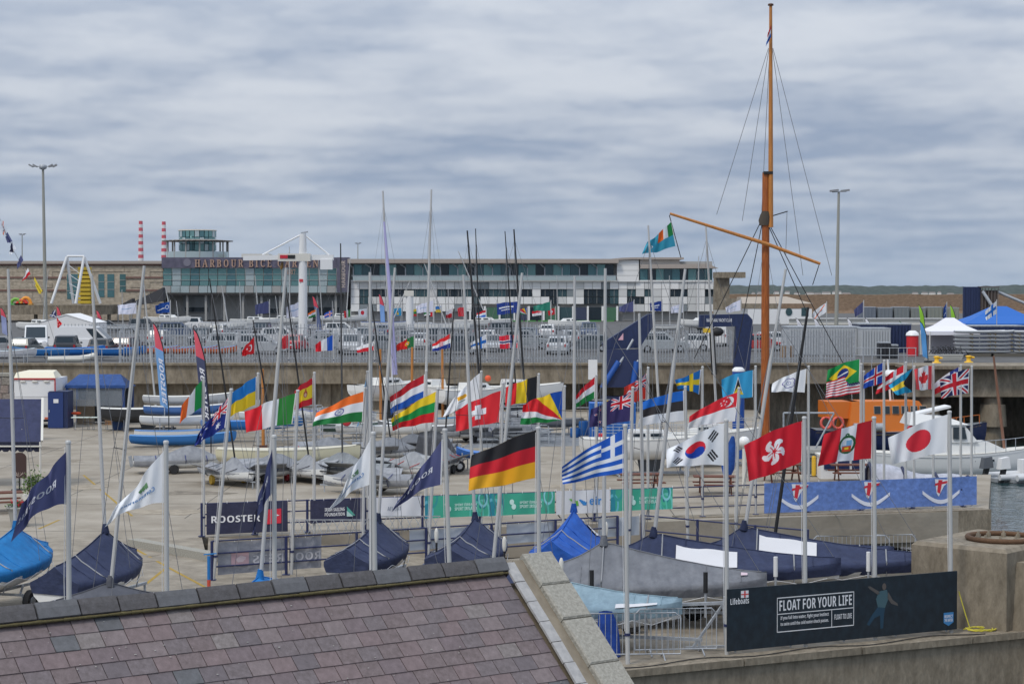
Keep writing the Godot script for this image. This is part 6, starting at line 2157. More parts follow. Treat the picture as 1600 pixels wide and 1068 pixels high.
	# workshop corner: blue container, barrels, drum
	p = on(952, 685)
	t = thing("blue_store_box", "bright blue steel storage box below the crane", "container", p)
	part(t, "shell", Geo.new().box(Vector3(0.2, 1.0, -0.8), Vector3(2.6, 2.0, 1.6)), paint(28, 98, 178, 0.5))
	for i in 8: part(t, "rib", Geo.new().box(Vector3(-0.95 + i * 0.33, 1.0, 0.02), Vector3(0.06, 1.9, 0.04)), paint(26, 90, 166, 0.5))
	for s in [[899, 683, 0.55, "blue plastic barrel, nearer of two beside the storage box"], [912, 680, 0.85, "tall blue plastic barrel beside the storage box"]]:
		t = thing("blue_barrel", s[3], "barrel", on(s[0], s[1]))
		part(t, "barrel", Geo.new().lathe(Vector3.ZERO, [[0.26, 0], [0.3, 0.05], [0.3, s[2] * 0.33], [0.32, s[2] * 0.35], [0.3, s[2] * 0.37], [0.3, s[2] * 0.95], [0.24, s[2]], [0, s[2]]], 14), paint(30, 88, 150, 0.45))
		part(t, "lid", Geo.new().lathe(Vector3(0, s[2], 0), [[0.22, 0], [0.22, 0.04], [0, 0.04]], 12), M.black)
	t = thing("red_drum", "small red drum in front of the blue storage box", "drum", on(941, 691))
	part(t, "drum", Geo.new().lathe(Vector3.ZERO, [[0.2, 0], [0.21, 0.04], [0.2, 0.08], [0.2, 0.36], [0.21, 0.4], [0.2, 0.44], [0.2, 0.52], [0, 0.52]], 14), paint(204, 46, 64, 0.5))
	part(t, "cap", Geo.new().lathe(Vector3(0.07, 0.52, 0), [[0.04, 0], [0.04, 0.04], [0, 0.04]], 8), M.black)
	# white yachts by the picnic tables
	yacht("white keelboat with cluttered deck on a galvanised trailer by picnic tables", on(1016, 742), 0.1, 6.0, 2.1, 0.95, 0.7, M.gel, [1013, 352], {"rails": true, "mr": 0.06, "cradle": M.galv})
	yacht("white yacht with guard rails behind the white flag with trigrams", on(1108, 728), 0.35, 5.6, 2.0, 1.0, 0.6, M.gel, [1103, 350], {"rails": true, "mr": 0.06, "cradle": M.galv})
	for s in [[1002, 768, 0.1, "red-brown picnic table behind the green swirl banner"], [1118, 772, -0.05, "red-brown picnic table near the railing beside white ball lamp"], [1222, 752, 0.15, "red-brown picnic table beside the signal mast"], [1330, 752, 0.0, "red-brown picnic table behind the sky blue banner"]]:
		picnic(s[3], on(s[0], s[1]), s[2])
	p = on(1163, 762)
	t = thing("globe_lamp", "white globe lamp on a white post", "lamp", p)
	part(t, "post", Geo.new().pole(Vector3.ZERO, at(1163, 700, -p.z) - p, 0.09, 0.08), M.offwhite)
	part(t, "globe", Geo.new().ball(at(1163, 690, -p.z) - p, Vector3(0.24, 0.24, 0.24), 18), paint(232, 232, 230, 0.3))
	for s in [[1272, 744, "yellow bollard beside white cabin, taller one"], [1281, 740, "yellow bollard beside white cabin, shorter one"]]:
		t = thing("yellow_bollard", s[2], "bollard", on(s[0], s[1]))
		part(t, "post", Geo.new().lathe(Vector3.ZERO, [[0.1, 0], [0.1, 0.85], [0.07, 0.92], [0, 0.93]], 12), paint(222, 178, 50, 0.6))
		part(t, "base", Geo.new().lathe(Vector3.ZERO, [[0.2, 0], [0.2, 0.03], [0, 0.03]], 12), M.black)
	# feather banners by the rack
	feather("pale blue feather banner with red head and mirrored white letters", on(262, 690), [250, 632], [239, 504], 14.0, rgb(216, 88, 104), rgb(118, 164, 214), "ROOSTER", paint(224, 226, 234, 0.7))
	feather("navy feather banner with red head and mirrored white letters", on(326, 722), [315, 655], [302, 513], 15.0, rgb(216, 88, 104), rgb(70, 76, 108), "ROOSTER", paint(224, 226, 234, 0.7))

func leafy(t: Node3D, called: String, c: Vector3, r: Vector3, n: int, size: float, m: Material, sd: int) -> void:
	rng.seed = sd
	var g := Geo.new()
	for i in n:
		var q := Vector3(rng.randfn(0, 0.45), rng.randfn(0, 0.45), rng.randfn(0, 0.45)) * r + c
		var a := Vector3(rng.randf_range(-1, 1), rng.randf_range(-0.4, 1), rng.randf_range(-1, 1)).normalized() * size
		var b := a.cross(Vector3(rng.randf_range(-1, 1), rng.randf_range(-1, 1), rng.randf_range(-1, 1))).normalized() * size * 0.45
		g.quad(q - a, q - b, q + a, q + b)
	part(t, called, g, m)

# ---------------------------------------------------------------- things on the pier
func palisade(label: String, x0: float, x1: float, d: float, h: float, step: float = 0.19) -> void:
	var a := at(x0, 500, d)
	var b := at(x1, 500, d)
	a.y = PIER
	b.y = PIER
	var t := thing("palisade_fence", label, "fence", a)
	var len_ := a.distance_to(b)
	var n := maxi(1, roundi(len_ / 2.75))
	var dir := (b - a) / len_
	for i in n + 1:
		part(t, "post", Geo.new().box(dir * (len_ * i / n) + Vector3(0, h * 0.48, -0.06), Vector3(0.1, h * 0.96, 0.1)), M.galv)
	for i in n:
		var s0 := len_ * i / n
		var w := len_ / n
		var g := Geo.new()
		var k := int(w / step)
		for j in k:
			var x := s0 + (j + 0.5) * w / k
			var q := dir * x
			g.hexa([q + Vector3(-0.034, 0.06, -0.008), q + Vector3(0.034, 0.06, -0.008), q + Vector3(0.034, 0.06, 0.008), q + Vector3(-0.034, 0.06, 0.008), q + Vector3(-0.034, h - 0.1, -0.008), q + Vector3(0.034, h - 0.1, -0.008), q + Vector3(0.034, h - 0.1, 0.008), q + Vector3(-0.034, h - 0.1, 0.008)])
			g.tri(q + Vector3(-0.034, h - 0.1, 0.008), q + Vector3(0, h, 0.008), q + Vector3(0.034, h - 0.1, 0.008))
		part(t, "fence_panel", g, M.galv, true)
		g = Geo.new()
		for y in [0.35, h - 0.42]: g.bar(dir * s0 + Vector3(0, y, -0.04), dir * (s0 + w) + Vector3(0, y, -0.04), 0.05, 0.06)
		part(t, "rail", g, M.galv)
func car(label: String, p: Vector3, yaw: float, c: Array, kind: int = 0) -> void:   # 0 hatchback, 1 suv or estate, 2 van
	var t := thing(["parked_car", "parked_car", "parked_van"][kind], label, ["car", "car", "van"][kind], p, "vehicles parked on the pier", yaw)
	var L: float = [4.1, 4.5, 5.3][kind]
	var W: float = [1.72, 1.82, 1.95][kind]
	var H: float = [1.46, 1.68, 2.2][kind]
	var body := paint(c[0], c[1], c[2], 0.3)
	var sill: float = 0.24
	var belt: float = [0.86, 0.98, 1.12][kind]
	var pr: Array = [
		[[-0.5, 0.35], [-0.5, 0.8], [-0.47, 0.9], [-0.3, 0.92], [0.2, 0.88], [0.42, 0.74], [0.49, 0.62], [0.5, 0.38], [0.46, 0.24], [-0.47, 0.24]],
		[[-0.5, 0.4], [-0.5, 0.95], [-0.47, 1.0], [-0.3, 1.02], [0.2, 1.0], [0.44, 0.88], [0.49, 0.76], [0.5, 0.42], [0.46, 0.28], [-0.47, 0.28]],
		[[-0.5, 0.35], [-0.5, 1.2], [-0.49, 1.22], [0.0, 1.22], [0.3, 1.16], [0.45, 0.98], [0.5, 0.82], [0.5, 0.4], [0.47, 0.28], [-0.48, 0.28]]][kind]
	var ring := []
	for q in pr: ring.append(Vector3(q[0] * L, q[1], -W * 0.5))
	var g := Geo.new()
	var rows := [[], [], [], []]
	for i in ring.size():
		var q: Vector3 = ring[i]
		var cc := Vector3(0, 0.6, 0)
		rows[0].append(Vector3(lerpf(cc.x, q.x, 0.96), lerpf(cc.y, q.y, 0.93), -W * 0.5))
		rows[1].append(Vector3(q.x, q.y, -W * 0.46))
		rows[2].append(Vector3(q.x, q.y, W * 0.46))
		rows[3].append(Vector3(lerpf(cc.x, q.x, 0.96), lerpf(cc.y, q.y, 0.93), W * 0.5))
	for r in rows: r.append(r[0])
	g.facets(rows)
	var e0: Array = rows[0].duplicate()
	e0.pop_back()
	var e1: Array = rows[3].duplicate()
	e1.pop_back()
	g.prism(e0, Vector3(0, 0, 0.01))
	g.prism(e1, Vector3(0, 0, -0.01))
	part(t, "body", g, body)
	var cab: Array = [[-0.47, 0.88, -0.4, H - 0.05, 0.02, H, 0.24, 0.9], [-0.48, 1.0, -0.43, H - 0.03, 0.06, H, 0.25, 1.0], [-0.495, 1.18, -0.485, H, 0.14, H, 0.36, 1.12]][kind]
	var X := func(f: float) -> float: return f * L
	var wb := W * 0.47
	var wt := W * (0.4 if kind < 2 else 0.45)
	var lo := [Vector3(X.call(cab[0]), cab[1], -wb), Vector3(X.call(cab[6]), cab[7], -wb), Vector3(X.call(cab[6]), cab[7], wb), Vector3(X.call(cab[0]), cab[1], wb)]
	var hi := [Vector3(X.call(cab[2]), cab[3], -wt), Vector3(X.call(cab[4]), cab[5], -wt), Vector3(X.call(cab[4]), cab[5], wt), Vector3(X.call(cab[2]), cab[3], wt)]
	part(t, "cabin", Geo.new().hexa_pts(lo + hi), body)
	# glass, a little proud of the pillars
	var face := func(a: Vector3, b: Vector3, c2: Vector3, d2: Vector3, u0: float, u1: float, v0: float, v1: float) -> Geo:
		var m := (c2 - a).cross(b - a).normalized()
		var mid := (a + b + c2 + d2) * 0.25
		if m.dot(mid - Vector3(0, 1.2, 0)) < 0: m = -m
		var pp := []
		for s in [[u0, v0], [u1, v0], [u1, v1], [u0, v1]]: pp.append(a.lerp(b, s[0]).lerp(d2.lerp(c2, s[0]), s[1]) + m * 0.012)
		return Geo.new().quad_of(pp, Vector3.ZERO)
	part(t, "windscreen", face.call(lo[1], lo[2], hi[2], hi[1], 0.06, 0.94, 0.08, 0.9), M.glass_dark)
	if kind < 2: part(t, "rear_window", face.call(lo[3], lo[0], hi[0], hi[3], 0.1, 0.9, 0.25, 0.88), M.glass_dark)
	for z in [[0, 1, 1, 0], [3, 2, 2, 3]]:
		if kind < 2:
			part(t, "side_window", face.call(lo[z[0]], lo[z[1]], hi[z[1]], hi[z[0]], 0.1, 0.48, 0.1, 0.86), M.glass_dark)
			part(t, "side_window", face.call(lo[z[0]], lo[z[1]], hi[z[1]], hi[z[0]], 0.52, 0.88, 0.1, 0.86), M.glass_dark)
		else:
			part(t, "side_window", face.call(lo[z[0]], lo[z[1]], hi[z[1]], hi[z[0]], 0.74, 0.95, 0.12, 0.84), M.glass_dark)
	for x in [-0.3, 0.31]:
		for z in [-1.0, 1.0]:
			var wh := part(t, "wheel", Geo.new().wheel(Vector3(x * L, 0.32, z * (W * 0.5 - 0.09)), Vector3(0, 0, 1), 0.32, 0.22), M.rubber)
			part(wh, "rim", Geo.new().wheel(Vector3(x * L, 0.32, z * (W * 0.5 - 0.085)), Vector3(0, 0, 1), 0.2, 0.23, 10), M.galv)
	for z in [-1.0, 1.0]:
		part(t, "headlight", Geo.new().ball(Vector3(0.485 * L, belt - 0.22, z * W * 0.36), Vector3(0.06, 0.08, 0.17), 8), paint(220, 224, 228, 0.15))
		part(t, "tail_light", Geo.new().box(Vector3(-0.5 * L, belt - 0.1, z * W * 0.4), Vector3(0.04, 0.24, 0.16)), paint(170, 30, 34, 0.3))
		part(t, "mirror", Geo.new().box(Vector3(0.2 * L, belt + 0.1, z * W * 0.54), Vector3(0.12, 0.13, 0.16)), M.black if c[0] > 120 else body)
	part(t, "number_plate", Geo.new().box(Vector3(0.503 * L, 0.45, 0), Vector3(0.012, 0.11, 0.5)).box(Vector3(-0.503 * L, 0.62, 0), Vector3(0.012, 0.11, 0.5)), M.white)
func lamp_mast(label: String, base: Vector3, top: Vector3, kind: int) -> void:
	var t := thing("lamp_mast", label, "lamp post", base)
	var h := top - base
	var r := 0.24 if kind < 2 else 0.12
	part(t, "pole", Geo.new().tube([Vector3.ZERO, h * 0.5, h], [r * 1.25, r, r * 0.7], 10), paint(158, 158, 150, 0.6, 0.2))
	if kind == 0:
		part(t, "head_ring", Geo.new().lathe(h, [[0.15, -0.5], [0.55, -0.3], [0.55, 0.2], [0.1, 0.4], [0, 0.4]], 10), M.galv)
		part(t, "arm", Geo.new().bar(h + Vector3(-1.7, 0, 0), h + Vector3(1.7, 0, 0), 0.12, 0.12), M.galv)
		for x in [-1.75, -1.15, 1.15, 1.75]: part(t, "floodlight", Geo.new().box(h + Vector3(x, 0.12, 0), Vector3(0.7, 0.22, 0.5), Basis(Vector3(0, 0, 1), 0.5 * signf(x))), paint(140, 142, 146))
	else:
		part(t, "arm", Geo.new().bar(h + Vector3(-0.8 * r * 5, 0, 0), h + Vector3(0.9 * r * 5, 0.1, 0), 0.12, 0.12), M.galv)
		for x in [-0.55, 0.75]: part(t, "floodlight", Geo.new().box(h + Vector3(x * r * 5, 0.22, 0), Vector3(r * 5, r * 1.1, r * 3), Basis(Vector3(0, 0, 1), 0.12)), paint(140, 142, 146))
func tent(label: String, p: Vector3, w: float, dep: float, eave: float, peak: float, cc: Array, gable: bool) -> void:
	var t := thing("marquee", label, "tent", p)
	var m := paint(cc[0], cc[1], cc[2], 0.85)
	var hw := w / 2
	if gable:
		part(t, "roof", Geo.new().prism([Vector3(-hw - 0.1, eave, 0.05), Vector3(0, peak, 0.05), Vector3(hw + 0.1, eave, 0.05), Vector3(0, peak - 0.12, 0.05)], Vector3(0, 0, -dep)), m)
		part(t, "front_wall", Geo.new().prism([Vector3(-hw, 0, 0), Vector3(-hw, eave, 0), Vector3(0, peak - 0.15, 0), Vector3(hw, eave, 0), Vector3(hw, 0, 0)], Vector3(0, 0, -0.04)), m)
		for x in [-hw, hw]: part(t, "side_wall", Geo.new().box(Vector3(x, eave * 0.5, -dep * 0.5), Vector3(0.04, eave, dep)), m)
	else:
		var c := [Vector3(-hw, eave, 0), Vector3(hw, eave, 0), Vector3(hw, eave, -dep), Vector3(-hw, eave, -dep)]
		var g := Geo.new()
		var top := [Vector3(-w * 0.08, peak, -dep * 0.45), Vector3(w * 0.08, peak, -dep * 0.45), Vector3(w * 0.08, peak, -dep * 0.55), Vector3(-w * 0.08, peak, -dep * 0.55)]
		for i in 4:
			var a: Vector3 = c[i]
			var b: Vector3 = c[(i + 1) % 4]
			var m0: Vector3 = a.lerp(top[i], 0.5) + Vector3(0, -0.12, 0)
			var m1: Vector3 = b.lerp(top[(i + 1) % 4], 0.5) + Vector3(0, -0.12, 0)
			g.facets([[a, b], [m0, m1], [top[i], top[(i + 1) % 4]]])
			g.quad(a, b, b + Vector3(0, -0.3, 0), a + Vector3(0, -0.3, 0))
		g.quad(top[0], top[1], top[2], top[3])
		part(t, "canopy", g, m)
		for q in c: part(t, "leg", Geo.new().pole(Vector3(q.x * 0.98, 0, q.z * 0.98), Vector3(q.x * 0.98, eave, q.z * 0.98), 0.05), M.offwhite)
		part(t, "back_wall", Geo.new().box(Vector3(0, eave * 0.5, -dep + 0.05), Vector3(w * 0.96, eave, 0.03)), m)
func steel_box(called: String, label: String, cat: String, x0: float, x1: float, ytop: float, yb: float, dep: float, m: Material, ribs: int) -> Node3D:   # shed or container by its outline in the photograph
	var a := on(x0, yb, PIER)
	var d := -a.z
	var b := at(x1, yb, d)
	var w := b.x - a.x
	var h := at(x0, ytop, d).y - PIER
	var t := thing(called, label, cat, Vector3((a.x + b.x) * 0.5, PIER, a.z))
	part(t, "shell", Geo.new().box(Vector3(0, h * 0.5, -dep * 0.5), Vector3(w, h, dep)), m)
	for i in ribs: part(t, "rib", Geo.new().box(Vector3(-w * 0.5 + (i + 0.5) * w / ribs, h * 0.5, 0.03), Vector3(w / ribs * 0.45, h * 0.94, 0.16)), m)
	part(t, "roof_edge", Geo.new().box(Vector3(0, h + 0.05, -dep * 0.5), Vector3(w * 1.02, 0.1, dep * 1.02)), M.galv)
	return t
func make_pier() -> void:
	var g: Geo
	var t: Node3D
	var P := func(x: float, y: float) -> Vector3: return on(x, y, PIER)
	palisade("grey steel palisade fence along pier edge left of the crane boom", 186, 936, 136.5, 2.4)
	palisade("grey steel palisade fence along pier edge between boom and boat hoist", 1003, 1143, 136.5, 2.4)
	palisade("grey steel palisade fence along pier edge beside signal mast", 1180, 1336, 136.5, 2.3)
	palisade("second palisade fence farther back across the boat park", 92, 936, 168.0, 2.3, 0.3)
	# low rail at the left
	t = thing("edge_rail", "low galvanised two-bar rail on pier edge at the blue dinghies", "railing", P.call(0, 569))
	var o := t.position
	for i in 9: part(t, "post", Geo.new().pole(Vector3(i * 1.3 - 2.0, 0, 0), Vector3(i * 1.3 - 2.0, 1.1, 0), 0.03), M.galv)
	for y in [0.55, 1.08]: part(t, "rail", Geo.new().pole(Vector3(-2.4, y, 0), Vector3(8.6, y, 0), 0.025), M.galv)
	t = thing("edge_rail", "galvanised rail on pier edge in front of sheds and containers", "railing", P.call(1336, 567))
	for i in 8: part(t, "post", Geo.new().pole(Vector3(i * 0.62, 0, 0), Vector3(i * 0.62, 1.1, 0), 0.03), M.galv)
	for y in [0.55, 1.08]: part(t, "rail", Geo.new().pole(Vector3(0, y, 0), Vector3(4.4, y, 0), 0.025), M.galv)
	# vehicles
	car("white panel van parked beyond the blue dinghies", P.call(137, 551), 0.0, [226, 227, 229], 2)
	car("white van seen from the front beside the marquee", P.call(56, 549), -1.35, [220, 221, 222], 2)
	car("charcoal estate car behind the blue dinghies", P.call(105, 557), 1.7, [62, 66, 72], 1)
	car("dark teal hatchback behind the white inflatable", P.call(40, 556), 1.5, [70, 82, 86], 0)
	car("silver grey car at the pier's left edge", P.call(8, 553), 0.2, [150, 152, 156], 0)
	car("dark maroon car beside the white panel van", P.call(201, 554), 1.4, [70, 44, 52], 0)
	car("black hatchback at the panel van's nose", P.call(160, 557), 1.6, [44, 46, 52], 0)
	car("pale grey estate car behind fence beside blue hulls", P.call(366, 551), 0.0, [164, 170, 174], 1)
	car("white suv parked before the glazed terminal undercroft", P.call(290, 515), 3.14, [222, 223, 224], 1)
	car("black car parked near the white marquee", P.call(168, 518), 0.1, [40, 42, 46], 0)
	car("dark grey car near the slanting dark canopies", P.call(228, 518), 0.1, [84, 88, 94], 1)
	var cl := [[408, 170, 174, 178, "silver", 1], [460, 178, 40, 52, "red", 0], [497, 150, 156, 162, "grey", 0], [548, 188, 190, 192, "pale silver", 1], [600, 120, 126, 132, "mid grey", 0], [655, 196, 198, 200, "white-silver", 0], [712, 70, 76, 84, "dark slate", 1], [768, 172, 176, 180, "silver", 0], [822, 140, 146, 150, "ash grey", 1], [872, 182, 186, 190, "pale silver", 0], [918, 90, 98, 104, "slate grey", 0]]
	var near := ["beside the crescent flag", "behind the plain red flag", "behind the blue, white and red flag", "behind the yacht's tall masts", "behind the violet sail sleeve", "behind the green and red flag", "behind the chequered shield flag", "behind the white flag with blue cross", "behind the red cross flag", "near the crane boom's heel", "right by the crane boom"]
	for i in cl.size():
		var r: Array = cl[i]
		car("%s car behind the palisade fence %s" % [r[4], near[i]], P.call(r[0], 553 - (i % 3) * 4), [0.05, 1.5, 3.1, -1.4][i % 4], [r[1], r[2], r[3]], r[5])
	for r in [[1034, 550, 0.1, [160, 166, 170], 1, "grey estate car between boom and boat hoist"], [1078, 548, 3.0, [206, 208, 210], 0, "white car behind fence left of the boat hoist"], [1118, 540, 1.5, [222, 222, 222], 2, "white van behind the boat hoist"], [1190, 548, 0.0, [170, 60, 60], 0, "faded red car behind the signal mast"], [1215, 543, 0.1, [210, 212, 214], 0, "white car beside the grey shed"]]:
		car(r[5], P.call(r[0], r[1]), r[2], r[3], r[4])
	# dinghies along the left edge
	for r in [[60, 565, 3.0, 4.2, "blue covered dinghy, leftmost on the pier edge", [38, 104, 168]], [118, 562, -0.1, 4.3, "bright blue covered dinghy in front of the charcoal estate", [30, 108, 190]], [182, 563, -0.08, 4.3, "blue covered dinghy beside the white inflatable", [32, 104, 178]], [15, 567, 0.1, 3.6, "pale grey dinghy at the pier edge", [196, 198, 204]]]:
		racked_hull(r[4], P.call(r[0], r[1]), r[2], r[3], 1.3, 0.55, paint(r[5][0], r[5][1], r[5][2]), cover(r[5][0], r[5][1] + 10, r[5][2] + 8), 0.3)
	for k in 5:
		racked_hull("blue training dinghy with orange side, %s of the row behind the fence" % ["first", "second", "third", "fourth", "last"][k], P.call(222 + k * 30, 560), 0.05, 2.6, 1.1, 0.42, paint(206, 108, 66), paint(58, 122, 190), 0.35)
	var rib := P.call(110, 567) as Vector3
	t = thing("inflatable_boat", "white inflatable boat lying on the pier edge", "inflatable boat", rib, "", 0.25)
	for z in [-0.55, 0.55]: part(t, "tube", Geo.new().tube([Vector3(-1.6, 0.3, z), Vector3(0.6, 0.3, z), Vector3(1.3, 0.42, z * 0.6), Vector3(1.6, 0.55, 0)], [0.2, 0.22, 0.2, 0.18], 10), paint(216, 214, 204, 0.5))
	part(t, "floor", Geo.new().box(Vector3(-0.4, 0.18, 0), Vector3(2.4, 0.06, 0.9)), paint(120, 124, 128))
	part(t, "outboard", Geo.new().box(Vector3(-1.7, 0.55, 0), Vector3(0.25, 0.4, 0.25)).box(Vector3(-1.72, 0.2, 0), Vector3(0.1, 0.5, 0.1)), M.black)
	# yachts ashore beyond the fence, each with its mast
	var ya := [
		[62, 530, 4.6, "small white yacht ashore beside the white marquee", [], 0], [262, 517, 6, "white yacht ashore below the drum tower", [258, 448], 0], [350, 526, 5.2, "grey covered yacht ashore beside a dark mast", [346, 446], 1],
		[398, 518, 6, "white yacht ashore left of the white hoist column", [398, 430], 0], [446, 514, 7, "big white yacht ashore behind the hoist column", [452, 385], 0], [535, 514, 6.5, "white yacht ashore in front of vertical banner", [547, 402], 0],
		[606, 524, 6, "blue covered yacht ashore behind the violet sleeve", [640, 440], 2], [690, 528, 6.2, "white yacht ashore behind the tall grey mast", [663, 412], 1], [755, 520, 7, "big white yacht ashore behind black masts", [716, 392], 0], [888, 524, 4.6, "short white yacht ashore below the planted terrace", [], 0], [1096, 522, 5, "white yacht ashore beyond the boat hoist", [1092, 400], 0]]
	for r in ya:
		yacht(r[3], P.call(r[0], r[1]), 0.25 * sin(r[0]) + (3.14 if int(r[0]) % 4 == 0 else 0.0), r[2], 2.0, 0.9, 0.55 + 0.3 * fmod(r[0] * 0.37, 1.0), M.gel, r[4], {"mr": 0.075, "cabin": r[5] == 0, "deck": [M.offwhite, cover(170, 172, 176), cover(60, 90, 150)][r[5]]})
	# farther rows of parked cars
	var cn := ["silver", "white", "black", "slate blue", "dark grey"]
	var cc := [[172, 176, 180], [216, 217, 218], [40, 42, 46], [70, 84, 110], [92, 96, 102]]
	for k in 22:
		var row := k / 11
		var ci := (k * 7 + row) % 5
		car("%s car in the %s row of the car park beyond both fences" % [cn[ci], ["nearer", "farther"][row]], P.call(250 + (k % 11) * 64 + row * 30, 539 - row * 12), [1.5, -1.6, 1.62, 0.1][k % 4], cc[ci], k % 2)
	for s in [[75, 420, 62], [190, 452, 188], [275, 470, 276], [374, 440, 373], [430, 462, 432], [497, 400, 500], [519, 470, 517], [600, 430, 603], [625, 460, 622], [700, 450, 698], [720, 440, 722], [870, 430, 868], [1046, 430, 1043]]:
		var b: Vector3 = P.call(s[2], 520)
		t = thing("laid_up_dinghy", "small dinghy ashore in the boat park, %s cover, thin bare mast" % ["mid grey", "slate blue", "pale grey", "white"][int(s[0]) % 4], "sailing boat", b, "small dinghies ashore in the boat park", 0.3 * sin(s[0]))
		part(t, "hull", hull_geo(4.0, 1.5, 0.5).shift(Vector3(0, 0.35, 0)), M.gel)
		part(t, "cover", deck_geo(4.0, 1.5, 0.52, 0.18, 2.0, 1.0, 0.06).shift(Vector3(0, 0.36, 0)), cover([120, 60, 160, 214][int(s[0]) % 4], [124, 80, 164, 216][int(s[0]) % 4], [130, 130, 168, 218][int(s[0]) % 4]))
		part(t, "trolley", Geo.new().box(Vector3(0, 0.3, 0), Vector3(3.0, 0.08, 0.5)).wheel(Vector3(0, 0.22, 0.7), Vector3(0, 0, 1), 0.22, 0.12).wheel(Vector3(0, 0.22, -0.7), Vector3(0, 0, 1), 0.22, 0.12), M.galv)
		mast_on(t, Vector3(0.3, 0.9, 0), [s[0], s[1]], M.alu, 0.05, [Vector3(1.9, 0.9, 0), Vector3(0, 0.9, 0.7)])
	# tents
	tent("white gabled marquee beyond the panel van", P.call(103, 540), 5.0, 6.0, 2.15, 3.0, [226, 226, 226], true)
	tent("white pop-up gazebo beside stacked grey boards", P.call(1492, 556), 4.0, 3.5, 1.95, 3.0, [224, 224, 232], false)
	tent("big blue marquee behind stacked grey boards", P.call(1574, 541), 8.0, 6, 2.1, 3.7, [44, 104, 186], false)
	# feather banners on the pier
	for r in [[161, 532, 150, 484, 8.0, "small red-headed navy feather banner near black car", [216, 80, 96], [96, 96, 124]], [94, 534, 88, 478, 8.0, "small red-headed blue feather banner before the white marquee", [216, 80, 96], [150, 160, 190]], [6, 530, 0, 480, 9.0, "red-headed pale feather banner at pier's left end", [216, 80, 96], [150, 160, 200]], [503, 524, 488, 462, 8.0, "leaning red-edged navy feather banner by the hoist column", [214, 74, 92], [92, 104, 140]], [598, 520, 592, 459, 8.0, "pale blue feather banner with red head before office facade", [214, 74, 92], [126, 166, 222]], [1446, 566, 1438, 502, 9.0, "sky blue feather banner beside the red kiosk", [84, 150, 210], [84, 150, 210]]]:
		feather(r[5], P.call(r[0], r[1]), [r[2] + (r[0] - r[2]) * 0.5, r[1] - 10], [r[2], r[3]], r[4], rgb(r[6][0], r[6][1], r[6][2]), rgb(r[7][0], r[7][1], r[7][2]), "", null)
	for r in [[1250, "left of the black slanting mast"], [1278, "right of the black slanting mast"], [1330, "above the ribbed grey shed"], [1358, "at the ribbed shed's right end"]]:
		feather("little white teardrop banner with red mark " + r[1], P.call(r[0] + 6, 534), [r[0], 522], [r[0] - 6, 497], 9.0, rgb(226, 226, 232), rgb(220, 130, 140), "", null, 0.62)
	for r in [[1411, "bright green banner beside the blue container", 502], [1441, "lime green pennant beside the red kiosk", 476], [1490, "lime green pennant beside the white gazebo", 476]]:
		feather(r[1], P.call(r[0] + 4, 540), [r[0], 526], [r[0] - 5, r[2]], 7.0, rgb(150, 206, 60) if r[2] < 490 else rgb(90, 180, 100), rgb(150, 206, 60) if r[2] < 490 else rgb(90, 180, 100), "", null)
	# sheds and containers
	var ribbed := mat(rgb(178, 182, 186), 0.6)
	steel_box("ribbed_shed", "pale grey ribbed metal shed behind the fence", "shed", 1233, 1344, 512, 555, 4.0, ribbed, 26)
	steel_box("ribbed_shed", "low grey ribbed shed joined to the blue container", "shed", 1345, 1392, 514, 556, 3.0, ribbed, 11)
	steel_box("shipping_container", "dark blue shipping container behind the ribbed sheds", "container", 1343, 1424, 507, 551, 3.5, M.navy_steel, 16)
	steel_box("shipping_container", "navy container between white gazebo and grey boards", "container", 1479, 1600, 510, 549, 3.0, M.navy_steel, 12)
	steel_box("waste_bin", "larger black waste bin on pier edge", "bin", 1374, 1392, 536, 560, 1.0, paint(42, 44, 50, 0.6), 3)
	steel_box("waste_bin", "smaller black waste bin on pier edge", "bin", 1393, 1404, 540, 560, 1.0, paint(46, 48, 54, 0.6), 2)
	steel_box("cardboard_pallet", "pallet of brown boxes beside the grey shed", "pallet", 1222, 1240, 540, 560, 1.0, paint(150, 128, 106, 0.9), 4)
	t = thing("red_kiosk", "small red round kiosk with white top beside blue container", "kiosk", P.call(1426, 556))
	part(t, "drum", Geo.new().lathe(Vector3.ZERO, [[0.45, 0], [0.48, 0.1], [0.48, 1.6], [0.5, 1.62]], 16), paint(208, 40, 48, 0.5))
	part(t, "top", Geo.new().lathe(Vector3(0, 1.62, 0), [[0.54, 0], [0.48, 0.2], [0.25, 0.38], [0, 0.42]], 16), M.white)
	# stacked grey boards
	for k in 4:
		var b: Vector3 = P.call(1535 + k * 38 - (0 if k == 0 else 4), 557)
		t = thing("board_stack", "stack of long grey catamaran hulls on the berth platform, %s" % ["end with pointed bows showing", "second pile from the pointed bows", "third pile from the pointed bows", "last pile before the marquee posts"][k], "stack", b)
		for i in 6:
			g = hull_geo(3.9 if k == 0 else 1.9, 1.0, 0.18, 0.05, 3.0)
			var m := part(t, "hull", g.shift(Vector3(0, 0.25 + i * 0.31, -0.6)), paint(186, 190, 194, 0.5))
			part(m, "deck", deck_geo(3.9 if k == 0 else 1.9, 1.0, 0.18, 0.05, 3.0).shift(Vector3(0, 0.26 + i * 0.31, -0.6)), paint(210, 212, 214, 0.5))
			if i < 5: part(t, "spacer", Geo.new().box(Vector3(-0.7 if k == 0 else -0.6, 0.48 + i * 0.31, -0.6), Vector3(0.08, 0.13, 0.9)).box(Vector3(0.7, 0.48 + i * 0.31, -0.6), Vector3(0.08, 0.13, 0.9)), paint(130, 120, 96, 0.8))
		part(t, "base_frame", Geo.new().box(Vector3(0, 0.12, -0.6), Vector3(1.9, 0.22, 0.9)), paint(96, 92, 84, 0.8))
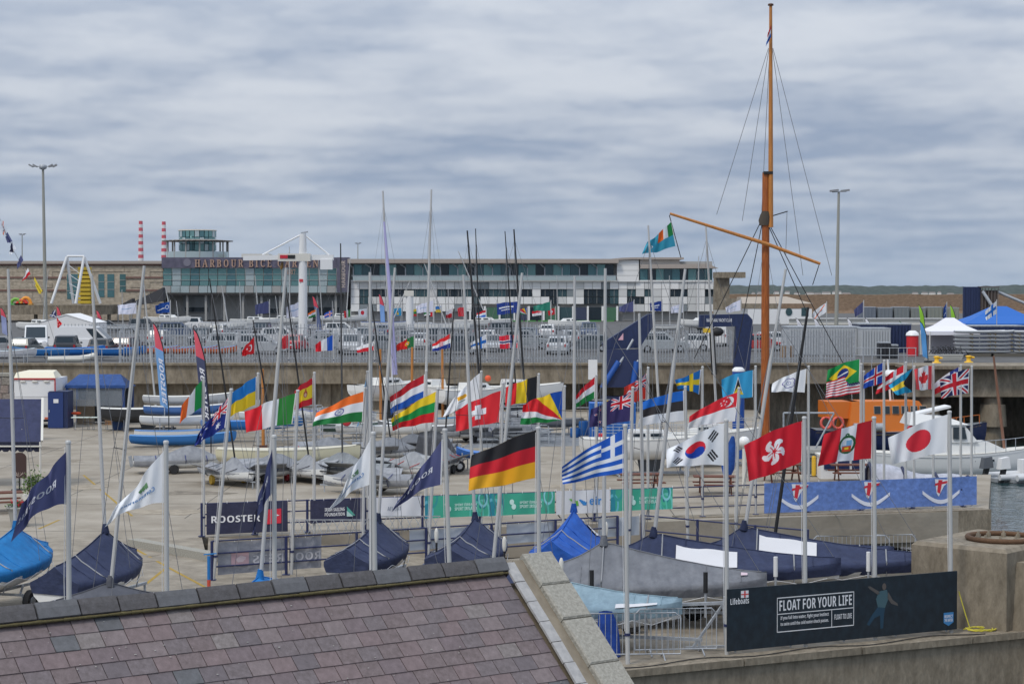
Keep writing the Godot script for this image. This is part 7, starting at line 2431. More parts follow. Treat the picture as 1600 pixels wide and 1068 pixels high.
	for s in [[1464, 569, "yellow mooring bollard beside the stacked planks"], [1514, 568, "yellow mooring bollard in front of grey hull stacks"]]:
		t = thing("mooring_bollard", s[2], "bollard", P.call(s[0], s[1]) + Vector3(0, 0.09, 0))
		part(t, "post", Geo.new().lathe(Vector3.ZERO, [[0.32, 0], [0.32, 0.05], [0.16, 0.1], [0.15, 0.32], [0.22, 0.4], [0.22, 0.46], [0.1, 0.5], [0, 0.5]], 14), paint(232, 182, 40, 0.5))
		part(t, "horn", Geo.new().tube([Vector3(0.05, 0.4, 0), Vector3(0.4, 0.34, 0)], [0.09, 0.07], 8), paint(232, 182, 40, 0.5))
	t = thing("plank_stack", "low stack of grey planks on the berth platform", "stack", P.call(1474, 563))
	for i in 4: part(t, "plank", Geo.new().box(Vector3(0.05 * i, 0.08 + i * 0.11, 0), Vector3(2.6, 0.08, 0.6)), paint(176, 176, 170, 0.8))
	# bicycles heap is a rack of bikes by the gazebo
	for k in 5:
		bicycle(P.call(1462 + k * 9, 560) + Vector3(0, 0.0, -0.2 * k), M.black)
		get_child(get_child_count() - 1).set_meta("label", "parked bicycle in the rack beside white gazebo on the pier")
		get_child(get_child_count() - 1).set_meta("group", "bicycles parked by the white gazebo")
	# white and brown hoist column
	var b0: Vector3 = P.call(473, 531)
	var d := -b0.z
	var A := func(x: float, y: float) -> Vector3: return at(x, y, d) - b0
	t = thing("boat_hoist_crane", "white column crane with tied horizontal jib, red and black plate", "crane", b0)
	part(t, "column", Geo.new().tube([Vector3.ZERO, A.call(473, 406), A.call(473, 365)], [0.48, 0.44, 0.34], 16), M.white)
	part(t, "jib", Geo.new().bar(A.call(380, 403), A.call(436, 402), 0.5, 0.5), M.white)
	part(t, "slew_head", Geo.new().box(A.call(460, 402), Vector3(3.4, 0.8, 0.9)), M.offwhite)
	part(t, "rear_jib", Geo.new().bar(A.call(484, 402), A.call(521, 402), 0.5, 0.55), M.white)
	part(t, "counterweight", Geo.new().box(A.call(510, 413), Vector3(1.25, 1.05, 0.8)), M.white)
	part(t, "tie_rod", Geo.new().pole(A.call(473, 365), A.call(410, 398), 0.09), M.white)
	part(t, "tie_rod", Geo.new().pole(A.call(473, 365), A.call(514, 398), 0.09), M.white)
	part(t, "plate", Geo.new().box(A.call(444, 401) + Vector3(0, 0, 0.48), Vector3(0.8, 0.36, 0.06)), paint(196, 40, 60))
	part(t, "plate", Geo.new().box(A.call(456, 401) + Vector3(0, 0, 0.48), Vector3(0.75, 0.36, 0.06)), M.black)
	part(t, "hook_block", Geo.new().tube([A.call(441, 409), A.call(440, 416), A.call(439, 421)], [0.1, 0.2, 0.08], 8), paint(120, 90, 40))
	part(t, "column_mark", Geo.new().box(A.call(471, 438) + Vector3(0, 0, 0.46), Vector3(0.4, 0.3, 0.06)), paint(200, 60, 70))
	part(t, "top_bracket", Geo.new().bar(A.call(470, 364), A.call(481, 362), 0.2, 0.15), M.galv)
	b0 = P.call(640, 530)
	t = thing("hoist_column", "short white steel column with hoist head in the boat park", "crane", b0)
	part(t, "column", Geo.new().tube([Vector3.ZERO, at(640, 462, -b0.z) - b0], [0.42, 0.4], 14), M.white)
	part(t, "head", Geo.new().box(at(639, 458, -b0.z) - b0, Vector3(1.0, 0.6, 0.8)), M.offwhite)
	# blue crane with boom at the pier edge
	var dz := 132.9
	b0 = at(972, 612, dz)
	b0.y = 0.6
	A = func(x: float, y: float) -> Vector3: return at(x, y, dz) - b0
	t = thing("blue_crane", "navy blue quay crane with raised boom and blue rams", "crane", b0)
	var bm: Array = [A.call(941, 536), A.call(943, 546), A.call(1000, 543), A.call(1022, 508), A.call(1023, 489), A.call(1012, 491)]
	part(t, "boom", Geo.new().prism(bm, Vector3(0, 0, -0.9)), M.navy_steel)
	part(t, "slew_housing", Geo.new().box(A.call(972, 575), Vector3(2.3, 2.6, 1.2)), paint(34, 46, 84, 0.5))
	part(t, "pedestal", Geo.new().box(Vector3(0, -0.35, 0), Vector3(2.9, 1.6, 1.3)), paint(30, 40, 72, 0.6))
	for s in [[989, 530, 966, 570, 940, 605], [1000, 545, 994, 570, 986, 612]]:
		part(t, "ram_rod", Geo.new().pole(A.call(s[0], s[1]) + Vector3(0, 0, 0.25), A.call(s[2], s[3]) + Vector3(0, 0, 0.65), 0.09), M.galv)
		part(t, "ram", Geo.new().pole(A.call(s[2], s[3] - 6) + Vector3(0, 0, 0.65), A.call(s[4], s[5]) + Vector3(0, 0, 0.8), 0.2), paint(26, 80, 160, 0.5))
	part(t, "badge", Geo.new().prism([A.call(966, 531) + Vector3(0, 0, 0.01), A.call(974, 520) + Vector3(0, 0, 0.01), A.call(974, 531) + Vector3(0, 0, 0.01)], Vector3(0, 0, 0.02)), paint(214, 170, 184))
	g = Geo.new()
	g.prism([Vector3(-3.4, -0.9, 0.9), Vector3(2.6, -0.9, 0.9), Vector3(2.6, -0.9, -0.4), Vector3(-3.4, -0.9, -0.4)], Vector3(0, -0.2, 0))
	part(t, "platform", g, M.galv)
	for k in 5: part(t, "rail_post", Geo.new().pole(Vector3(-3.3 + k * 1.45, -0.9, 0.85), Vector3(-3.3 + k * 1.45, 0.25, 0.85), 0.03), M.galv)
	for y in [-0.3, 0.24]: part(t, "platform_rail", Geo.new().pole(Vector3(-3.4, y, 0.85), Vector3(2.6, y, 0.85), 0.03), M.galv)
	part(t, "yellow_sign", Geo.new().box(Vector3(-1.0, 0.06, 0.9), Vector3(0.55, 0.28, 0.03)), paint(222, 190, 40))
	part(t, "white_cabinet", Geo.new().box(A.call(926, 577) + Vector3(0, 0, 0.3), Vector3(0.62, 1.35, 0.4)), M.white)
	for x in [-3.0, 2.3]: part(t, "platform_leg", Geo.new().pole(Vector3(x, -0.6 - PIER - 3.0, 0.3), Vector3(x, -1.0, 0.3), 0.12), M.galv)
	# navy boat hoist
	b0 = at(1150, 590, dz)
	b0.y = PIER - 1.6
	A = func(x: float, y: float) -> Vector3: return at(x, y, dz) - b0
	t = thing("boat_hoist", "navy steel boat hoist lettered NATIONAL YACHT CLUB on pier edge", "boat hoist", b0)
	part(t, "beam", Geo.new().prism([A.call(1094, 492), A.call(1168, 490), A.call(1176, 499), A.call(1176, 509), A.call(1093, 511)], Vector3(0, 0, -0.8)), M.navy_steel)
	part(t, "leg", Geo.new().prism([A.call(1150, 509), A.call(1177, 509), A.call(1173, 560), A.call(1170, 592), A.call(1147, 592), A.call(1148, 550)], Vector3(0, 0, -0.75)), M.navy_steel)
	part(t, "rear_leg", Geo.new().bar(A.call(1113, 510) + Vector3(0, 0, -0.4), A.call(1117, 585) + Vector3(0, 0, -0.4), 0.35, 0.35), M.black)
	part(t, "winch", Geo.new().ball(A.call(1120, 518) + Vector3(0, 0, 0.1), Vector3(0.5, 0.32, 0.35), 10), M.black)
	part(t, "yellow_block", Geo.new().box(A.call(1104, 516) + Vector3(0, 0, 0.1), Vector3(0.5, 0.3, 0.3)), paint(214, 180, 50))
	var tm := text_mesh("NATIONAL YACHT CLUB")
	var om := MeshInstance3D.new()
	om.name = "lettering"
	om.mesh = tm
	om.material_override = paint(214, 218, 226, 0.6)
	t.add_child(om)
	var sc: float = 1.75 / tm.get_aabb().size.x
	om.transform = Transform3D(Basis.from_scale(Vector3(sc, sc * 2.0, 1)), A.call(1124, 500) + Vector3(0, 0, 0.03) - Vector3(tm.get_aabb().get_center().x * sc, tm.get_aabb().get_center().y * sc * 2, 0))
	# blue mooring pile in front of it
	b0 = on(1154, 716)
	t = thing("blue_pile", "bright blue steel pile with white cap beside the signal mast", "pile", b0)
	part(t, "pile", Geo.new().tube([Vector3(0, -3, 0), at(1154, 580, -b0.z) - b0], [0.3], 14), paint(26, 76, 158, 0.45))
	part(t, "cap", Geo.new().lathe(at(1154, 580, -b0.z) - b0, [[0.31, 0], [0.31, 0.1], [0.2, 0.2], [0, 0.24]], 14), M.white)
	t = thing("blue_sail_bag", "bright blue sail cover hanging beside the blue pile", "sail cover", on(1141, 748))
	part(t, "bag", Geo.new().tube([Vector3(-0.15, 0.0, 0), Vector3(-0.1, 0.5, 0), Vector3(0.05, 1.3, 0), Vector3(0.12, 1.9, 0)], [0.12, 0.3, 0.26, 0.06], 10), cover(28, 84, 170))
	# lamp masts
	lamp_mast("tall lamp mast with four floodlights on a cross arm", P.call(71, 509), at(66.5, 260, 283.0), 0)
	lamp_mast("tall grey lamp mast with paired flat floodlights beside signal mast", P.call(1307, 511), at(1311, 300, 273.0), 1)
	lamp_mast("small distant lamp post beyond the stone wing", P.call(34, 495), at(34, 367, 382.0), 2)
	lamp_mast("small distant lamp post beyond the vertical banner", P.call(559, 492), at(559, 381, 413.0), 2)
	# distant things at the right: pavilion, linkspan tower
	b0 = P.call(1232, 506)
	d = -b0.z
	A = func(x: float, y: float) -> Vector3: return at(x, y, d) - b0
	t = thing("low_pavilion", "low white pavilion with round window and beige roof", "building", b0)
	part(t, "wall", Geo.new().box((A.call(1170, 485) + A.call(1268, 506)) * 0.5 + Vector3(0, -0.4, -4), Vector3(10.0, 3.4, 8)), M.white)
	part(t, "roof", Geo.new().hexa_pts([A.call(1160, 474), A.call(1271, 474), A.call(1271, 474) + Vector3(0, 0, -9), A.call(1160, 474) + Vector3(0, 0, -9), A.call(1160, 464) + Vector3(0, 0, -2), A.call(1232, 463) + Vector3(0, 0, -2), A.call(1232, 463) + Vector3(0, 0, -7), A.call(1160, 464) + Vector3(0, 0, -7)]), paint(170, 160, 148, 0.9))
	var ring := []
	for i in 16: ring.append(A.call(1233, 487) + Vector3(cos(TAU * i / 16) * 0.52, sin(TAU * i / 16) * 0.62, 0.03))
	part(t, "round_window", Geo.new().prism(ring, Vector3(0, 0, 0.06)), M.glass)
	part(t, "window", Geo.new().box(A.call(1258, 487) + Vector3(0, 0, 0.02), Vector3(1.1, 1.3, 0.08)), M.glass)
	b0 = P.call(1330, 507)
	t = thing("long_white_wall", "long low white wall and canopy behind the ribbed sheds", "wall", b0)
	part(t, "wall", Geo.new().box(Vector3(2.5, 0.35, 0), Vector3(24, 1.1, 0.4)), M.offwhite)
	part(t, "cap", Geo.new().box(Vector3(2.5, 0.95, 0.1), Vector3(24.4, 0.12, 0.9)), M.white)
	for k in 6:
		var x0 := 1346.0 + k * 26
		steel_box("grey_kiosk", "grey cabin in the far row behind white wall, number %s from the pavilion" % ["one", "two", "three", "four", "five", "six"][k], "cabin", x0, x0 + 23, 480 + (k % 2), 504, 3.0, paint(110 + k * 6, 118 + k * 5, 130, 0.6), 4)
	b0 = P.call(1532, 500)
	d = -b0.z
	A = func(x: float, y: float) -> Vector3: return at(x, y, d) - b0
	t = thing("linkspan_tower", "dark blue clad linkspan tower with rusty machinery and white arms", "tower", b0)
	for i in 7: part(t, "cladding_rib", Geo.new().box((A.call(1507 + i * 4.0, 445) + A.call(1507 + i * 4.0, 500)) * 0.5 + Vector3(0, 0, 0.1 * (i % 2)), Vector3(0.42, 5.6, 0.5)), M.navy_steel)
	part(t, "machinery", Geo.new().box((A.call(1545, 450) + A.call(1545, 500)) * 0.5 + Vector3(0, 0, -0.3), Vector3(3.0, 4.9, 1.4)), tri(mat(rgb(84, 74, 70), 0.9), M.streak_tex, Vector3(0.6, 0.3, 0.6)))
	for i in 6: part(t, "frame_bar", Geo.new().box((A.call(1534 + i * 5, 446) + A.call(1534 + i * 5, 500)) * 0.5 + Vector3(0, 0, 0.5), Vector3(0.1, 5.3, 0.1)), paint(120, 112, 108, 0.8))
	part(t, "platform", Geo.new().box(A.call(1545, 448), Vector3(3.4, 0.2, 2.0)), paint(96, 90, 88, 0.8))
	part(t, "arm", Geo.new().pole(A.call(1534, 455) + Vector3(0, 0, 0.9), A.call(1550, 483) + Vector3(0, 0, 2.0), 0.3), M.galv)
	part(t, "arm", Geo.new().pole(A.call(1560, 456), A.call(1640, 490), 0.26), M.galv)
	# code flags on a line at the left
	var lp := []
	for s in [[-14, 318], [5, 352], [13, 370], [19, 388], [30, 408], [42, 430], [58, 450], [66, 472], [92, 556]]: lp.append(at(s[0], s[1], 133.8))
	t = thing("signal_line", "thin line strung with signal flags down to the pier edge", "line", lp[0])
	var lq := []
	for q in lp: lq.append(q - lp[0])
	part(t, "line", Geo.new().tube(lq, [0.012], 4), M.wire)
	for r in [["wpink", "white signal flag with orange dots, top of the line", [4, 342, 12, 362, 0, 352, 6, 370]], ["navy", "twisted navy signal flag on the line", [11, 362, 19, 377, 8, 370, 12, 380]], ["code", "white and black signal flag on the line", [18, 377, 25, 388, 14, 394, 16, 400]], ["navy", "navy signal flag with white edge on the line", [32, 398, 36, 406, 26, 412, 27, 421]], ["pl", "red and white signal flag on the line", [43, 418, 47, 428, 36, 434, 34, 440]], ["yel", "yellow signal pennant on the line", [53, 432, 66, 455, 55, 446, 62, 460]], ["scot", "white and navy crossed signal flag near the marquee", [86, 483, 88, 497, 77, 493, 79, 495]], ["tr", "red signal flag hanging near the marquee", [88, 495, 89, 512, 97, 506, 93, 511]]]:
		flag(r[0], r[1], 133.8, r[2], 0.3, 0, 0, "", false)

# ---------------------------------------------------------------- ferry terminal and the skyline
func face_box(g: Geo, o: Vector3, d: float, x0: float, y0: float, x1: float, y1: float, front: float, thick: float) -> Geo:   # a block of the facade by its outline, its front face 'front' metres before the facade plane
	var a := at(x0, y0, d) - o
	var b := at(x1, y1, d) - o
	return g.box(Vector3((a.x + b.x) * 0.5, (a.y + b.y) * 0.5, front - thick * 0.5), Vector3(absf(b.x - a.x), absf(a.y - b.y), thick))
func make_terminal() -> void:
	var d := 330.0
	var o := at(560, 501, d)
	o.y = PIER
	var g: Geo
	var stone := tri(mat(rgb(204, 193, 176), 0.9), M.grey_tex, Vector3(0.12, 0.2, 0.12))
	var band := paint(122, 94, 86, 0.9)
	var fas := tri(mat(rgb(106, 103, 122), 0.8), M.cloth_tex, Vector3(0.15, 0.15, 0.15))
	var teal := mat(rgb(112, 152, 152), 0.15)
	teal.metallic = 0.4
	var teal2 := mat(rgb(88, 128, 134), 0.15)
	teal2.metallic = 0.4
	var pale := mat(rgb(178, 192, 194), 0.15)
	pale.metallic = 0.35
	var white := mat(rgb(232, 232, 231), 0.5)
	var grey := mat(rgb(158, 158, 156), 0.7)
	var roofm := mat(rgb(168, 158, 150), 0.8)
	var F1 := func(t: Node3D, n: String, x0: float, y0: float, x1: float, y1: float, fr: float, th: float, m: Material) -> MeshInstance3D: return part(t, n, face_box(Geo.new(), t.position, d, x0, y0, x1, y1, fr, th), m)
	# --- stone wing at the left
	var t := thing("stone_wing", "beige stone terminal wing with brown bands and teal windows", "building", at(120, 501, d) * Vector3(1, 0, 1) + Vector3(0, PIER, 0))
	for r in 8:
		for c in 9:
			var x0 := -20.0 + c * 30.6 + (9.0 if r % 2 else 0.0)
			var y0 := 416.0 + r * 8.2
			var win := false
			for w in [[102, 124, 426, 470], [150, 180, 426, 468], [184, 198, 426, 458]]:
				if x0 < w[1] and x0 + 30.6 > w[0] and y0 < w[3] - 1 and y0 + 8.2 > w[2] + 1: win = true
			if x0 + 30.6 > 256: continue
			if not win: F1.call(t, "stone_course", x0 + 0.2, y0 + 0.15, x0 + 30.4, y0 + 8.05, 0.0, 0.6, stone)
	for y in [412.0, 432.0, 452.0]:
		for s in [[-20, 102], [196, 254]] if y > 420 else [[-20, 254]]: F1.call(t, "brown_band", s[0], y, s[1], y + 2.6, 0.12, 0.5, band)
	for s in [[104, 122, 428, 467], [153, 162.5, 428, 464], [167, 178, 428, 464], [186.5, 196, 428, 456]]:
		var w: MeshInstance3D = F1.call(t, "window", s[0], s[2], s[1], s[3], -0.04, 0.2, teal2)
		for k in 2: part(w, "glazing_bar", face_box(Geo.new(), t.position, d, s[0], s[2] + (s[3] - s[2]) * (k + 1) / 3.0 - 0.4, s[1], s[2] + (s[3] - s[2]) * (k + 1) / 3.0 + 0.4, 0.03, 0.12), grey)
	F1.call(t, "body", -20, 410, 254, 500, -0.1, 14, stone)
	F1.call(t, "roof_edge", -22, 407.5, 256, 412, 0.5, 15, roofm)
	# --- glazed central block with the drum tower
	t = thing("glazed_terminal_block", "glazed terminal block with bronze lettered fascia and drum tower", "building", at(400, 501, d) * Vector3(1, 0, 1) + Vector3(0, PIER, 0))
	F1.call(t, "core", 256, 404, 540, 500, -3.0, 14, grey)
	F1.call(t, "fascia", 253, 402, 546, 418.5, 0.6, 1.2, fas)
	for i in 20:
		var x := 254.0 + i * 14.3
		var w: MeshInstance3D = F1.call(t, "window", x + 0.5, 419, x + 13.8, 446, 0.0, 0.2, [teal, teal2, teal, pale][(i * 7) % 4] if i % 5 else teal)
		part(w, "glazing_bar", face_box(Geo.new(), t.position, d, x, 428, x + 14, 428.7, 0.12, 0.12), grey)
		part(w, "glazing_bar", face_box(Geo.new(), t.position, d, x, 437, x + 14, 437.7, 0.12, 0.12), grey)
		F1.call(t, "balcony_pane", x + 0.4, 446.5, x + 13.9, 457, 1.0, 0.06, pale if i % 3 else grey)
	F1.call(t, "floor_beam", 252, 457, 546, 460.5, 1.1, 4, mat(rgb(52, 50, 50), 0.8))
	for i in 10: F1.call(t, "column", 262 + i * 29.0, 460, 265.5 + i * 29.0, 501, 0.4, 0.5, grey)
	for s in [[282, 462, 324, 488], [400, 464, 440, 490], [470, 462, 530, 496]]:
		var w: MeshInstance3D = F1.call(t, "shopfront", s[0], s[1], s[2], s[3], -2.6, 0.2, paint(128, 134, 138, 0.3))
		part(w, "glazing", face_box(Geo.new(), t.position, d, s[0] + 3, s[1] + 18, s[2] - 3, s[3] - 1, -2.5, 0.15), M.glass_dark)
	# letters
	for s in [["H A R B O U R   B I C E   G A R D E N", 305, 498, 405.5, 417, 0.0], ["1817", 448, 462, 421, 428, 0.0]]:
		var tm := text_mesh(s[0], 0.15 * 12, true)
		var bb := tm.get_aabb()
		var om := MeshInstance3D.new()
		om.name = "lettering"
		om.mesh = tm
		om.material_override = mat(rgb(176, 146, 128), 0.5)
		t.add_child(om, true)
		var a := at(s[1], s[4], d) - t.position
		var b := at(s[2], s[3], d) - t.position
		var sx := (b.x - a.x) / bb.size.x
		var sy := (b.y - a.y) / bb.size.y
		om.transform = Transform3D(Basis.from_scale(Vector3(sx, sy, 0.1)), Vector3(a.x - bb.position.x * sx, a.y - bb.position.y * sy, 0.75))
	part(t, "roundel", Geo.new().tube([at(293, 410, d) - t.position + Vector3(0, 0, 0.55), at(293, 410, d) - t.position + Vector3(0, 0, 0.68)], [0.65], 16), paint(120, 118, 132, 0.7))
	var vb: MeshInstance3D = F1.call(t, "vertical_banner", 527, 402, 546, 456, 1.2, 0.3, fas)
	var tm2 := text_mesh("HARBOUR")
	var om2 := MeshInstance3D.new()
	om2.name = "lettering"
	om2.mesh = tm2
	om2.material_override = mat(rgb(190, 176, 166), 0.5)
	vb.add_child(om2)
	var b2 := tm2.get_aabb()
	var sc := 4.6 / b2.size.x
	om2.transform = Transform3D(Basis(Vector3(0, 0, 1), PI / 2) * Basis.from_scale(Vector3(sc, sc, 1)), at(537, 428, d) - t.position + Vector3(0, 0, 1.24) + Vector3(b2.get_center().y * sc, -b2.get_center().x * sc, 0))
	# drum tower
	var c := at(301, 402, d) - t.position + Vector3(0, 0, -5.0)
	var R := 3.25
	part(t, "drum_core", Geo.new().lathe(c, [[R * 0.93, 0], [R * 0.93, 4.7], [0, 4.7]], 32), teal2)
	var dr := Node3D.new()
	dr.name = "drum"
	t.add_child(dr)
	for k in 4:
		for i in 24:
			var a0 := TAU * (i + 0.08) / 24.0
			var a1 := TAU * (i + 0.92) / 24.0
			g = Geo.new()
			var y0 := c.y + 0.1 + k * 1.17
			g.quad(Vector3(c.x + cos(a0) * R, y0, c.z + sin(a0) * R), Vector3(c.x + cos(a0) * R, y0 + 1.06, c.z + sin(a0) * R), Vector3(c.x + cos(a1) * R, y0 + 1.06, c.z + sin(a1) * R), Vector3(c.x + cos(a1) * R, y0, c.z + sin(a1) * R))
			part(dr, "pane", g, [teal, teal2, pale, teal][(i * 5 + k * 3) % 4])
	part(t, "drum_roof", Geo.new().lathe(c + Vector3(0, 4.75, 0), [[R * 1.02, -0.05], [R * 1.02, 0.12], [0, 0.2]], 32), mat(rgb(190, 184, 172), 0.7))
	part(t, "disc_roof", Geo.new().lathe(c + Vector3(0, 2.85, 0), [[R, -0.02], [6.1, 0.0], [6.15, 0.14], [R, 0.36]], 40), mat(rgb(150, 144, 138), 0.7))
	for i in 14:
		var a := TAU * i / 14.0
		part(t, "roof_column", Geo.new().pole(Vector3(c.x + cos(a) * 5.3, c.y - 0.2, c.z + sin(a) * 5.3), Vector3(c.x + cos(a) * 5.3, c.y + 2.9, c.z + sin(a) * 5.3), 0.14), grey)
	part(t, "parapet", Geo.new().lathe(c, [[5.4, 0], [5.4, 1.05]], 32), pale)
	F1.call(t, "plant_room", 375, 396, 418, 403, -1.5, 5, M.offwhite)
	# --- office range
	t = thing("office_range", "long white panelled office range with glazed top floor", "building", at(740, 501, d) * Vector3(1, 0, 1) + Vector3(0, PIER, 0))
	F1.call(t, "core", 546, 408, 1114, 501, -1.0, 14, grey)
	F1.call(t, "roof_slab", 544, 404.5, 966, 411, 1.6, 17, roofm)
	F1.call(t, "roof_gutter", 544, 410.8, 964, 412.5, 1.4, 1.0, mat(rgb(110, 104, 100), 0.8))
	for i in 15:
		var x := 552.0 + i * 27.2
		if x > 940: continue
		for k in 2:
			F1.call(t, "window", x + k * 13.4, 413, x + k * 13.4 + 12.8, 437, -0.3, 0.3, [teal2, M.glass, teal, M.glass_dark][(i * 3 + k) % 4])
		part(t, "strut", Geo.new().bar(at(x - 8, 412, d) - t.position + Vector3(0, 0, 1.2), at(x, 418, d) - t.position + Vector3(0, 0, 0.2), 0.18, 0.18), M.galv)
		part(t, "strut", Geo.new().bar(at(x, 418, d) - t.position + Vector3(0, 0, 0.2), at(x, 437, d) - t.position + Vector3(0, 0, 0.2), 0.18, 0.18), M.galv)
	F1.call(t, "balcony_glass", 552, 431, 962, 438, 1.0, 0.06, pale)
	F1.call(t, "balcony_rail", 550, 430, 963, 431, 1.05, 0.12, M.galv)
	rng.seed = 31
	for r in 4:
		for i in 42:
			var x := 548.0 + i * 13.5
			var y := 440.0 + r * 11.6
			if x > 1108: continue
			var h := 11.6
			var win := (r == 1 and rng.randf() < 0.7) or (r == 2 and rng.randf() < 0.18)
			if x > 905 and x < 970: win = r in [1, 2] and x < 962
			if r == 1 and x > 985 and x < 1000: win = false
			if r == 3 and x > 730 and x < 965: continue
			if win:
				var w: MeshInstance3D = F1.call(t, "window", x + 0.2, y + 0.6, x + 13.3, y + h - 0.4, -0.2, 0.2, [M.glass_dark, M.glass, M.glass_dark][rng.randi() % 3])
				part(w, "glazing_bar", face_box(Geo.new(), t.position, d, x + 6.5, y + 0.6, x + 7.0, y + h - 0.4, -0.1, 0.1), grey)
			elif rng.randf() < 0.1: F1.call(t, "louvre_panel", x + 0.3, y + 0.3, x + 13.2, y + h - 0.3, 0.0, 0.2, paint(130, 138, 142, 0.5))
			else: F1.call(t, "facade_panel", x + 0.3, y + 0.3, x + 13.2, y + h - 0.3, 0.06 + 0.02 * (rng.randi() % 3), 0.2, white if rng.randf() < 0.75 else paint(206, 207, 206, 0.5))
	F1.call(t, "floor_band", 548, 437.5, 1112, 440, 0.3, 0.6, white)
	for i in 10: F1.call(t, "ground_window", 736 + i * 23.0, 480, 757 + i * 23.0, 500, -0.2, 0.2, [M.glass_dark, paint(70, 110, 84, 0.4), M.glass, paint(58, 66, 90, 0.4)][i % 4])
	for i in 11: F1.call(t, "ground_column", 733 + i * 23.0, 478, 736 + i * 23.0, 501, 0.15, 0.4, white)
	# stair tower and right block roofs
	F1.call(t, "stair_tower", 964, 406, 998, 440, 0.5, 8, white)
	for i in 3: F1.call(t, "panel_joint", 964, 414 + i * 8, 998, 414.5 + i * 8, 0.52, 0.1, grey)
	g = Geo.new()
	var arc := []
	for i in 13:
		var f := i / 12.0
		arc.append(at(lerpf(928, 1068, f), 408.0 - 6.0 * sin(minf(f * 2.2, 1.0) * PI * 0.5), d) - t.position + Vector3(0, 0, 1.0))
	var lowp := []
	for i in 13: lowp.push_front(arc[i] + Vector3(0, -0.35, 0))
	part(t, "curved_roof", g.prism(arc + lowp, Vector3(0, 0, -9)), roofm)
	F1.call(t, "upper_storey", 1000, 405, 1062, 413, 0.2, 6, paint(190, 186, 180, 0.6))
	part(t, "lower_roof", Geo.new().prism([at(1000, 413, d) - t.position + Vector3(0, 0, 1.2), at(1105, 412, d) - t.position + Vector3(0, 0, 1.2), at(1122, 419, d) - t.position + Vector3(0, 0, 1.2), at(1000, 419.5, d) - t.position + Vector3(0, 0, 1.2)], Vector3(0, 0, -10)), roofm)
	for i in 9: F1.call(t, "window", 1000 + i * 12.6, 420, 1012 + i * 12.6, 437.5, 0.0, 0.3, [teal2, M.glass, teal, M.glass_dark][(i * 3) % 4])
	# terrace with planters
	F1.call(t, "terrace_slab", 775, 503, 1010, 506, 6.0, 6.0, paint(150, 150, 148, 0.8))
	for i in 8: F1.call(t, "planter", 800 + i * 20.0, 499.5, 817 + i * 20.0, 503, 5.6, 0.6, paint(76, 138, 72, 0.8))
	# --- concrete canopy
	t = thing("concrete_canopy", "brown concrete T-shaped canopy beside office range", "canopy", at(1138, 501, 322) * Vector3(1, 0, 1) + Vector3(0, PIER, 0))
	part(t, "slab", face_box(Geo.new(), t.position, 322, 1117, 425, 1163, 434, 2.0, 5.0), M.concrete_dark)
	part(t, "pillar", face_box(Geo.new(), t.position, 322, 1117, 434, 1139, 501, 1.0, 3.0), M.concrete_dark)
	t = thing("concrete_wall", "low pale concrete approach wall beneath the canopy", "wall", at(1160, 501, 315) * Vector3(1, 0, 1) + Vector3(0, PIER, 0))
	part(t, "wall", face_box(Geo.new(), t.position, 315, 1115, 466, 1215, 484, 0.0, 0.6), M.concrete_pier)
	part(t, "lower_wall", face_box(Geo.new(), t.position, 315, 1115, 484, 1240, 503, 0.8, 0.6), paint(176, 176, 172, 0.8))
	# --- road deck, fairground frame, canopies at the left
	t = thing("road_viaduct", "brown concrete road deck on round columns at the left", "viaduct", at(70, 501, 318) * Vector3(1, 0, 1) + Vector3(0, PIER, 0))
	part(t, "deck", face_box(Geo.new(), t.position, 318, -30, 476, 172, 491, 1.0, 8.0), M.concrete_dark)
	for x in [53.0, 168.0, 0.0]: part(t, "column", Geo.new().tube([at(x, 491, 318) - t.position + Vector3(0, 0, -1), Vector3((at(x, 491, 318) - t.position).x, 0, -1)], [0.32], 12), M.concrete_pier)
	d = 312.0
	var gd := at(115, 476, 312)
	var A := func(x: float, y: float, z: float) -> Vector3: return at(x, y, 312) + Vector3(0, 0, z) - gd
	t = thing("swing_frame", "tall white A-shaped fairground frame on the road deck", "frame", gd)
	for s in [[104, 401, 83, 474, 1.5], [104, 401, 111, 474, -1.5], [131, 401, 121, 474, 1.5], [131, 401, 153, 474, -1.5]]: part(t, "strut", Geo.new().pole(A.call(s[0], s[1], 0), A.call(s[2], s[3], s[4]), 0.24), M.white)
	part(t, "top_bar", Geo.new().pole(A.call(104, 400, 0), A.call(131, 400, 0), 0.16), M.white)
	for k in 4: part(t, "lattice", Geo.new().pole(A.call(109, 415 + k * 14, 0.5), A.call(126, 428 + k * 12, 0.5), 0.05), M.white)
	t = thing("yellow_slide_tower", "yellow slatted fairground tower beside the white frame", "ride", A.call(128, 475, -2) + gd)
	for k in 9: part(t, "slat", Geo.new().box(Vector3(0, 0.35 + k * 0.68, 0.08 * (k % 2)), Vector3(2.0, 0.5, 1.2)), paint(206, 176, 52, 0.6))
	part(t, "mast", Geo.new().box(Vector3(0, 3.0, -0.7), Vector3(1.7, 6.0, 0.2)), paint(150, 120, 40, 0.7))
